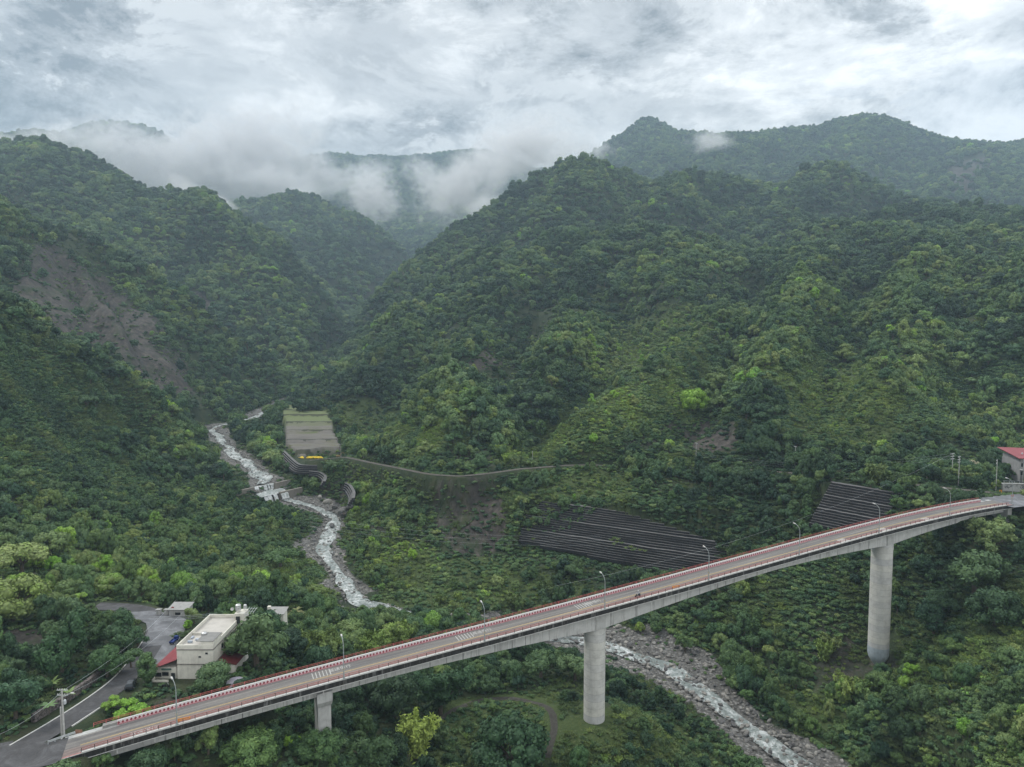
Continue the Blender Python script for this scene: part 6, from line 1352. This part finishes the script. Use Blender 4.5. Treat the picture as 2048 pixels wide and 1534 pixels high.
# ------------------------------------------------------------------ check dam
def dam():
    e = empty('check_dam', (0, 0, 0)); tag(e, 'two step concrete check dam with white water falling over it', 'dam'); dm = concrete('dark_wet_concrete_material', (0.22, 0.205, 0.18), .8, .6)
    def wall(u0, v0, u1, v1, z, h, th=1.6):
        a = at_z(u0, v0, z); b = at_z(u1, v1, z); d = b - a; MB().box((a + b) / 2 + Vector((0, 0, -h / 2)), (d.length, th, h), math.atan2(d.y, d.x)).build('dam_wall', dm, e, bevel=.08)
    wall(462, 984, 508, 974, -99.2, 6.5); wall(549, 966, 596, 955, -99.2, 6.5); wall(505, 974.5, 552, 965.5, -100.25, 5.5)
    wall(535, 990, 560, 985, -103.6, 6); wall(558, 984.5, 604, 974, -102.8, 6.5)
    def apron(u0, v0, u1, v1, z):
        a, b = at_z(u0, v0, z), at_z(u1, v1, z); d = b - a; MB().box((a + b) / 2, (d.length, 9, 1.0), math.atan2(d.y, d.x)).build('apron', concrete('pale_apron_material', (0.30, 0.30, 0.28), .4, .5, False), e)
    apron(512, 984, 600, 968, -103.9)
    def fall(u0, v0, u1, v1, zt, zb, run):
        a, b = at_z(u0, v0, zt), at_z(u1, v1, zt); d = b - a; n = 26; m = 9; f = Vector((d.y, -d.x, 0)).normalized(); V = []; F = []
        for i in range(n + 1):
            for j in range(m + 1):
                t = j / m; x = a + d * (i / n) + f * (.9 + run * (t ** .7) + (random.random() - .5) * .35); V.append((x.x, x.y, zt + .12 - (zt - zb) * t ** 1.4))
                if i and j and (j < 2 or vnoise(np.array(i * .62), np.array(u0 * .1), 4) > .36): k = i * (m + 1) + j; F.append((k - m - 2, k - 1, k, k - m - 1))
        me = bpy.data.meshes.new('falling_water'); me.from_pydata(V, [], F); me.materials.append(M_FOAM); me.polygons.foreach_set('use_smooth', [True] * len(F)); link('falling_water', me, e)
    fall(505, 974, 551, 965, -100.0, -103.2, 2.2); fall(524, 992, 572, 982, -103.3, -107.4, 3.0)
    A_, B_, C_, D_ = [at_z(u, v, -103.3) for u, v in ((503, 982), (552, 971), (574, 981), (522, 995))]; n = 16; V = []; F = []
    for i in range(n + 1):
        for j in range(n + 1):
            a = A_ + (B_ - A_) * (i / n); b = D_ + (C_ - D_) * (i / n); p = a + (b - a) * (j / n); V.append((p.x, p.y, p.z + .5 * float(fbm(np.array(p.x / 1.3), np.array(p.y / 1.3), 2, 9)) - .2))
            if i and j: k = i * (n + 1) + j; F.append((k - n - 2, k - 1, k, k - n - 1))
    me = bpy.data.meshes.new('foam_step'); me.from_pydata(V, [], F); me.materials.append(M_WATER); link('foam_step', me, e)
dam()
# ------------------------------------------------------------------ field things
def excavator():
    p = hit(677, 915, 400, 620); e = empty('excavator', p, .3); m = plain('rusty_yellow_paint', (0.30, 0.20, 0.10), .7, .3, 2.0)
    for y in (-1.0, 1.0): MB().hexa([(-1.5, y - .25, 0), (1.5, y - .25, 0), (1.5, y + .25, 0), (-1.5, y + .25, 0), (-1.9, y - .25, .7), (1.9, y - .25, .7), (1.9, y + .25, .7), (-1.9, y + .25, .7)]).build('track', M_BLACK, e, bevel=.1)
    MB().box((-.3, 0, 1.35), (3.0, 2.3, 1.0)).build('body', m, e, bevel=.08); MB().box((.7, .6, 2.3), (1.2, .95, 1.3)).build('cab', M_GLASS, e, bevel=.08)
    MB().path([Vector((1.0, -.3, 1.5)), Vector((3.0, -.3, 3.8)), Vector((4.6, -.3, 2.6))], .2, 8).build('boom', m, e); MB().hexa([(4.3, -.8, 1.5), (5.1, -.8, 1.8), (5.1, .2, 1.8), (4.3, .2, 1.5), (4.4, -.8, 2.5), (4.9, -.8, 2.6), (4.9, .2, 2.6), (4.4, .2, 2.5)]).build('bucket', M_BLACK, e)
    tag(e, 'small brown excavator standing at the right front corner of the bare field', 'excavator')
excavator()
def yellow_heap():
    a = hit(600, 917, 400, 620); b = hit(645, 917, 400, 620); d = b - a; n = 40; V = []; F = []; f = Vector((-d.y, d.x, 0)).normalized()
    for i in range(n + 1):
        for j in range(9):
            t = j / 8; w = 2.4 * (1 + .2 * math.sin(i * .9)); h = math.sin(math.pi * t) * 1.3 * (.8 + .3 * random.random()) * min(1, i / 3, (n - i) / 3 + .05); p = a + d * (i / n) + f * (t - .5) * w * 2; V.append((p.x, p.y, p.z + .5 + h))
            if i and j: k = i * 9 + j; F.append((k - 10, k - 1, k, k - 9))
    me = bpy.data.meshes.new('yellow_net_pile'); me.from_pydata(V, [], F); me.materials.append(plain('yellow_net_material', (0.62, 0.44, 0.03), .8, .25, 1.5)); me.polygons.foreach_set('use_smooth', [True] * len(F)); tag(link('yellow_net_pile', me), 'long low bright yellow pile along the front edge of the bare field', 'pile')
yellow_heap()
# ------------------------------------------------------------------ power poles and wires
def power_pole(p, h, arms, lab, name='utility_pole', rz=0.0, double=False, lampside=False, r=.17):
    e = empty(name, p, rz); m = MB(); m.lathe([(r, -1), (r * .65, h)], (0, 0, 0), 10)
    if double: m.lathe([(r * .8, -1), (r * .6, h * .62)], (-.45, 0, 0), 10)
    m.build('pole', M_POLEC, e, True)
    for k in range(arms):
        z = h - .3 - k * 1.1; a = MB().box((0, .12, z), (2.3 if h > 8 else 1.2, .12, .12)).build('crossarm', M_GALV, e); i = MB()
        for x in (-1.0, -.5, .5, 1.0): i.lathe([(.05, z + .06), (.09, z + .14), (.05, z + .22), (.08, z + .3), (.03, z + .36)], (x * (1 if h > 8 else .5), .12, 0), 8)
        i.build('insulators', M_CURB, a)
    if lampside:
        q = MB().tube((0, 0, h - 1.8), (1.9, 0, h - .9), .05, .05, 6).build('lamp_arm', M_GALV, e); MB().box((2.15, 0, h - .85), (.7, .28, .14)).build('lamp_head', M_CURB, q)
        MB().lathe([(.26, h - 3.3), (.28, h - 3.2), (.28, h - 2.5), (.1, h - 2.3)], (.45, .1, 0), 12).build('transformer', M_GALV, e, True)
    tag(e, lab, 'utility pole', 'utility poles'); return e
def ground_pt(u, v, z=None): return at_z(u, v, z) if z is not None else hit(u, v)
pA = at_z(128, 1472, -85.0); power_pole(pA, 10.3, 2, 'double concrete power pole with lamp arm at the left road junction', double=True, lampside=True, r=.24)
PL = [(383, 1210, 232, 8.0, 1, 'tall thin power pole behind the house, left of two'), (406, 1228, 222, 8.0, 1, 'thin power pole behind the house, nearer the red sign and yard'), (1904, 950, 300, 9.5, 3, 'wooden power pole with three crossarms, left of the pair above the right bend'), (1917, 962, 292, 10.5, 3, 'power pole with crossarms, right of the pair above the right bend'), (1992, 975, 284, 11.5, 2, 'tall concrete power pole beside the painted wall and red roofed building'),
      (682, 913, 490, 9, 1, 'small pole beside the excavator on the field corner'), (727, 921, 478, 8.5, 1, 'small pole on the dirt road right of the field'), (794, 922, 470, 8.5, 1, 'small pole above the dirt road bend right of the field'), (1065, 932, 402, 8.5, 1, 'small pole above the bare brown scar on the dirt road'), (1590, 928, 345, 9, 1, 'lone pole in the bushes above the smaller terraced wall'), (1392, 915, 372, 8, 1, 'lone pole below the brown scar on the right hillside')]
PT = {}
for k, (u, v, D, h, a, lab) in enumerate(PL):
    p = at(u, v, D); g = float(height(p.x, p.y)); hh = max(h, h + p.z - g) if p.z > g else h; power_pole((p.x, p.y, g if p.z > g else p.z), hh, a, lab, rz=.2 * k, r=.15); PT[k] = Vector((p.x, p.y, (g if p.z > g else p.z) + hh))
def wire(a, b, sag, lab, r=.022):
    n = 24; P = [a + (b - a) * (k / n) - Vector((0, 0, sag * 4 * (k / n) * (1 - k / n))) for k in range(n + 1)]; tag(MB().path(P, r, 4).build('power_line', M_GALV), lab, 'power line', 'power lines')
tA = pA + Vector((0, 0, 9.9)); wire(tA, PT[0], 3, 'thin wire from the double concrete pole to the pole behind the house', .022); wire(tA + Vector((.6, 0, -1)), PT[1], 3.4, 'lower thin wire from the double concrete pole over the house yard', .022); wire(tA, at(-60, 1490, 100), 1.5, 'wire leaving the double concrete pole towards the left edge', .022)
for k, dz in enumerate((0, -.9, -1.8)): wire(at(190, 1228, 225) + Vector((0, 0, dz)), Vector((-81.0 + k, 187.4, -76.3 - k * .3)), 1.0, ['highest', 'middle', 'lowest'][k] + ' of three wires running from the trees to the house roof', .035)
for k in range(3): wire(PT[2] + Vector((0, 0, -k * 1.1)), at(1395, 935, 368) + Vector((0, 0, 8 - k)), 5, ['upper', 'middle', 'lower'][k] + ' long wire above the bushes between the right poles', .022)
wire(at(1110, 1172, 235) , PT[2], 6, 'single long wire rising to the right poles in front of the large terraced wall', .022)
for k in range(3): wire(at(620, 1035 + 9 * k, 330), at(1200, 1072 + 9 * k, 300), 3, ['upper', 'middle', 'lower'][k] + ' faint wire crossing the bare brown scar below the dirt road', .022)
# ------------------------------------------------------------------ rocks
def rock_mesh(seed):
    v, f = ICO2; rg = np.random.default_rng(seed); V = v * (1 + .0 * v[:, :1]); 
    for _ in range(7): d = rg.normal(size=3); d /= np.linalg.norm(d); h = rg.uniform(.45, .8); pr = V @ d; V = V - np.clip(pr - h, 0, 9)[:, None] * d
    V = V * rg.uniform(.75, 1.2, 3) + rg.normal(size=V.shape) * .025; return V, f
def rock_mat():
    t = NT('river_boulder_material'); rnd = t.n("ShaderNodeObjectInfo").outputs['Random']; n = t.noise(t.pos(), 1.1, 7, .7); a = t.ramp(n, [(0.3, (0.115, 0.115, 0.113)), (0.55, (0.21, 0.207, 0.20)), (0.75, (0.33, 0.325, 0.31))])
    return t.done(t.mix(1.0, a, t.ramp(rnd, [(0, (0.5, 0.5, 0.52)), (0.6, (1, .98, .95)), (1, (1.5, 1.45, 1.35))]), 'MULTIPLY'), .92)
M_ROCK = rock_mat(); ROCKS = [np_mesh('boulder', *rock_mesh(s), (M_ROCK,)) for s in range(6)]
def rocks():
    rg = np.random.default_rng(5); X, Y, R = [], [], []
    seg = np.linalg.norm(np.diff(RP[:, :2], axis=0), axis=1)
    nseg = len(RIV) + len(RIV2) - 1
    for k in range(nseg):
        p, q = RP[k], RP[k + 1]; n = int(seg[k] * (22 if k < 8 else 14)); t = rg.random(n); d = rg.normal(size=n) * 8.5; T = (q - p)[:2] / seg[k]
        X.append(p[0] + (q[0] - p[0]) * t - T[1] * d); Y.append(p[1] + (q[1] - p[1]) * t + T[0] * d); R.append(.16 + 1.1 * rg.random(n) ** 4.5)
    # the wide rubble bar on the right bank
    n = 5200; a = rg.uniform(1180, 1680, n); b = rg.uniform(1240, 1534, n); D = rg.uniform(195, 300, n); x = (a - 1024) / FPX * D; X.append(x); Y.append(D); R.append(.16 + 1.2 * rg.random(n) ** 4.5)
    x = np.concatenate(X); y = np.concatenate(Y); r = np.concatenate(R); bank = sample(G_BANK, x, y); rd = dist_line(x, y, RP)
    keep = (bank > .45) | (rd < 7); keep &= (rd > 3.0) | (rg.random(len(x)) < .5); x, y, r, rd = x[keep], y[keep], r[keep], rd[keep]; z = height(x, y); z = np.where(rd < 5.2, sample(RH, x, y), z)
    # the dark rock outcrop below the dam
    for u, v, D, rr in ((655, 1002, 432, 3.4), (668, 1012, 428, 3.0), (684, 1018, 424, 4.2), (700, 1012, 424, 3.6), (640, 994, 440, 2.5), (650, 1062, 398, 2.2), (664, 1050, 402, 2.4), (470, 868, 660, 3.0), (432, 868, 690, 3.2), (1350, 1362, 255, 1.9), (1412, 1372, 252, 1.6), (1222, 1262, 288, 2.2), (1236, 1268, 285, 1.8), (1228, 1282, 280, 1.9), (1458, 1455, 226, 1.7), (1338, 1350, 256, 1.5)):
        p = at(u, v, D); g = float(height(p.x, p.y)); x = np.append(x, p.x); y = np.append(y, D); z = np.append(z, max(g, p.z - rr * .3)); r = np.append(r, rr)
    rd = dist_line(x, y, RP); sd = -seg_dist(x, y, RP)[2]; u, v = project(x, y, z); vis = (u > 0) & (u < 2048) & (v < 1530) & (v > 0); o = np.argsort(-(r / y) * vis); top = o[:220]; words = ['pale', 'grey', 'dark grey', 'brownish grey']
    for j in top:
        q = link('boulder', ROCKS[j % 6], None, (x[j], y[j], z[j] + .1 * r[j])); q.rotation_euler = (random.uniform(-.4, .4), random.uniform(-.4, .4), random.uniform(0, 6.28)); q.scale = (r[j], r[j] * random.uniform(.7, 1.2), r[j] * .7)
        sz = 'huge' if r[j] > 2 else 'large' if r[j] > 1 else 'medium'; pl = 'below the check dam' if 560 < u[j] < 740 and v[j] > 985 else 'upstream of the check dam' if v[j] < 985 else 'near the first round pier' if u[j] < 1290 else 'on the right river bank' if rd[j] > 6 and u[j] > 1290 else 'in the river downstream of the pier'
        if u[j] > 1215:
            side = 'left' if sd[j] > 0 else 'right'; wt = 'in the water' if rd[j] < 3.5 else "at the water's edge" if rd[j] < 7 else 'amid the rubble' if rd[j] < 14 else 'by the bushes'
            sg = 'just past the first pier' if u[j] < 1300 else 'further downstream' if u[j] < 1400 else 'between the piers' if u[j] < 1500 else 'near the bottom edge'; pl = '%s %s, %s' % ('on the %s bank' % side if rd[j] >= 3.5 else 'standing', wt, sg)
        lab = '%s grey boulder %s' % (sz, pl); tag(q, lab, 'boulder', 'boulders ' + pl + ', ' + sz)
    rest = np.ones(len(x), bool); rest[top] = False; n = rest.sum(); stuff_points('river_rubble', (x[rest], y[rest], z[rest], r[rest], rg.integers(0, 6, n), np.full(n, .5), np.full(n, .7)), ROCKS)
rocks()
# ------------------------------------------------------------------ bananas and palm
def frond_plant(name, loc, n, L, w, h, mat, trunk_r, droop, lab, cat, tint=.7):
    e = empty(name, loc, random.uniform(0, 6)); V, F = [], []
    for k in range(n):
        th = 6.28 * k / n + random.uniform(-.25, .25); up = random.uniform(.5, 1.25); ll = L * random.uniform(.75, 1.1); prev = None
        for j in range(8):
            t = j / 7; rad = ll * t * math.cos(up * (1 - .3 * t)); z = h + ll * t * math.sin(up) - droop * ll * t * t; ww = w * math.sin(math.pi * min(1, .08 + t * .95)) ; c = Vector((rad * math.cos(th), rad * math.sin(th), z)); s = Vector((-math.sin(th), math.cos(th), 0)) * ww; V += [c - s + Vector((0, 0, -.25 * ww)), c, c + s + Vector((0, 0, -.25 * ww))]; i = len(V)
            if j: F += [(i - 6, i - 5, i - 2, i - 3), (i - 5, i - 4, i - 1, i - 2)]
    me = bpy.data.meshes.new('fronds'); me.from_pydata([tuple(v) for v in V], [], F); me.materials.append(mat); at_ = me.attributes.new('leaf', 'FLOAT', 'POINT'); at_.data.foreach_set('value', [.5] * len(V)); c = link('fronds', me, e); c['tint'] = tint
    MB().lathe([(trunk_r * 1.2, -.8), (trunk_r, h * .5), (trunk_r * .8, h)], (0, 0, 0), 8).build('trunk', M_BARK, e, True); tag(e, lab, cat); return e
for u, v, D, lab in ((97, 1412, 152, 'banana plant with big leaves left of the double concrete power pole'), (138, 1400, 158, 'banana plant with big leaves just behind the double concrete power pole'), (105, 1392, 163, 'banana plant set back in the bushes left of the double pole')):
    p = at(u, v, D); g = float(height(p.x, p.y)); frond_plant('banana_plant', (p.x, p.y, max(g, p.z - 3.0)), 9, 2.6, .36, 2.0, M_LEAF, .16, .45, lab, 'banana plant', .74)
M_PALM = plain('dry_palm_material', (0.20, 0.21, 0.09), .8, .4, 2.0); p = at(592, 1222, 226); g = float(height(p.x, p.y)); frond_plant('palm_tree', (p.x, p.y, g), 16, 4.2, .30, max(3.0, p.z - g - .5), M_PALM, .22, .75, 'pale olive palm tree with drooping fronds right of the white hut', 'palm tree')
# ------------------------------------------------------------------ haze and mist
def haze():
    mb = MB(); mb.box((0, 3900, 740), (13000, 8200, 2140)); t = bpy.data.materials.new('haze_air'); t.use_nodes = True; nt = t.node_tree; nt.nodes.clear()
    o = nt.nodes.new('ShaderNodeOutputMaterial'); pv = nt.nodes.new('ShaderNodeVolumePrincipled'); pv.inputs['Color'].default_value = (0.64, 0.83, 1.0, 1); pv.inputs['Density'].default_value = 0.000105; pv.inputs['Anisotropy'].default_value = 0.2
    nt.links.new(pv.outputs[0], o.inputs['Volume']); tag(mb.build('haze', t), kind='stuff')
haze()
def mist_mat(name, dens, scale, thr, seed):
    t = bpy.data.materials.new(name); t.use_nodes = True; nt = t.node_tree; nt.nodes.clear(); N = nt.nodes; L = nt.links
    o = N.new('ShaderNodeOutputMaterial'); pv = N.new('ShaderNodeVolumePrincipled'); pv.inputs['Color'].default_value = (0.99, 0.99, 1.0, 1); pv.inputs['Anisotropy'].default_value = 0.0
    tc = N.new('ShaderNodeTexCoord'); gx = N.new('ShaderNodeNewGeometry'); ln = N.new('ShaderNodeVectorMath'); ln.operation = 'LENGTH'; L.new(tc.outputs['Object'], ln.inputs[0])
    mp = N.new('ShaderNodeMapping'); mp.inputs['Scale'].default_value = (1, 1, 1.25); mp.inputs['Location'].default_value = (seed * 777.0, seed * 311.0, 0); L.new(gx.outputs['Position'], mp.inputs[0])
    n = N.new('ShaderNodeTexNoise'); n.inputs['Scale'].default_value = scale; n.inputs['Distortion'].default_value = 0.6; n.inputs["Detail"].default_value = 7; n.inputs["Roughness"].default_value = 0.70; L.new(mp.outputs[0], n.inputs['Vector'])
    def M(op, a, b, cl=False):
        q = N.new('ShaderNodeMath'); q.operation = op; q.use_clamp = cl
        for i, s in enumerate((a, b)):
            if isinstance(s, (int, float)): q.inputs[i].default_value = s
            else: L.new(s, q.inputs[i])
        return q.outputs[0]
    fall = M('SUBTRACT', 1.0, M('POWER', ln.outputs['Value'], 2.0), True)
    d = M('ADD', M('ADD', M('MULTIPLY', fall, 1.25), M('MULTIPLY', M('SUBTRACT', n.outputs[0], thr), 4.2)), -0.55, True)
    L.new(M('MULTIPLY', M('MULTIPLY', d, fall), dens), pv.inputs['Density']); L.new(pv.outputs[0], o.inputs['Volume'])
    t.cycles.volume_step_rate = 0.35; return t
# (photo column, row, distance, half width px, half height px, depth m, density, tilt)
MISTS = [(60, 300, 2350, 90, 22, 150, .008, 12, 'thin grey mist over the left edge summit'),
         (250, 300, 2900, 60, 60, 200, .010, -40, 'torn mist streamer on the dark far left mountain'),
         (420, 405, 2300, 70, 20, 120, .010, 15, 'low mist roll behind the left ridge'),
         (600, 395, 2600, 45, 22, 120, .009, -15, 'small mist shred above the middle valley ridge'),
         (850, 350, 3100, 50, 30, 150, .008, 30, 'thin mist shred left of the green spur'),
         (965, 415, 2300, 45, 20, 120, .010, -25, 'low mist clinging to the foot of the green spur'),
(130, 292, 2450, 110, 32, 220, .010, -25, 'grey white mist bank draped over the far left summit'),
         (300, 335, 3050, 95, 42, 240, .010, -35, 'grey white cloud hanging down over the dark far left mountain'),
         (470, 320, 3000, 180, 75, 380, .012, -20, 'wide white cloud bank filling the gap between the far left mountains'),
         (540, 365, 2750, 110, 32, 200, .012, 8, 'ragged low mist above the middle valley ridge'),
         (375, 380, 1950, 45, 18, 90, .012, 30, 'small white mist wisp just above the left ridge'),
         (640, 350, 3200, 75, 34, 200, .009, 20, 'torn mist wisp in front of the blue far mountain'),
         (745, 395, 2700, 58, 44, 160, .014, 35, 'bright white mist puff low in front of the blue far mountain'),
         (735, 350, 3500, 60, 26, 160, .008, -10, 'thin mist veil high on the blue far mountain'),
         (930, 370, 2500, 105, 46, 220, .012, -30, 'white mist climbing the gap left of the steep green spur'),
         (1050, 300, 2700, 110, 50, 300, .012, -5, 'grey cloud bank resting behind the steep green spur'),
         (1425, 285, 2450, 45, 20, 110, .012, 8, 'white mist patch on the saddle right of the pointed peak'),
         (1180, 300, 2600, 55, 16, 110, .008, 0, 'thin mist between the spur top and the pointed peak')]
def mists():
    iv, if_ = ICO2
    for q, (u, v, D, hw, hh, dep, dens, tilt, lab) in enumerate(MISTS):
        kd = 1.22 if D > 2400 else 1.0; D = D * kd; dep = dep * kd; dens = dens / kd; p = at(u, v, D); me = np_mesh('mist', iv, if_, (mist_mat('mist_%d_air' % q if False else 'mist_air', dens * 1.8, 1 / 85 if hw > 60 else 1 / 45, .54, q + 1),))
        o = link('mist_cloud', me, None, p); o.rotation_euler = (0, math.radians(tilt), 0); o.scale = (hw / FPX * D * 1.55, dep * 1.3, hh / FPX * D * 1.75); tag(o, lab, 'mist cloud', 'mist clouds among the mountains', 'stuff')
mists()
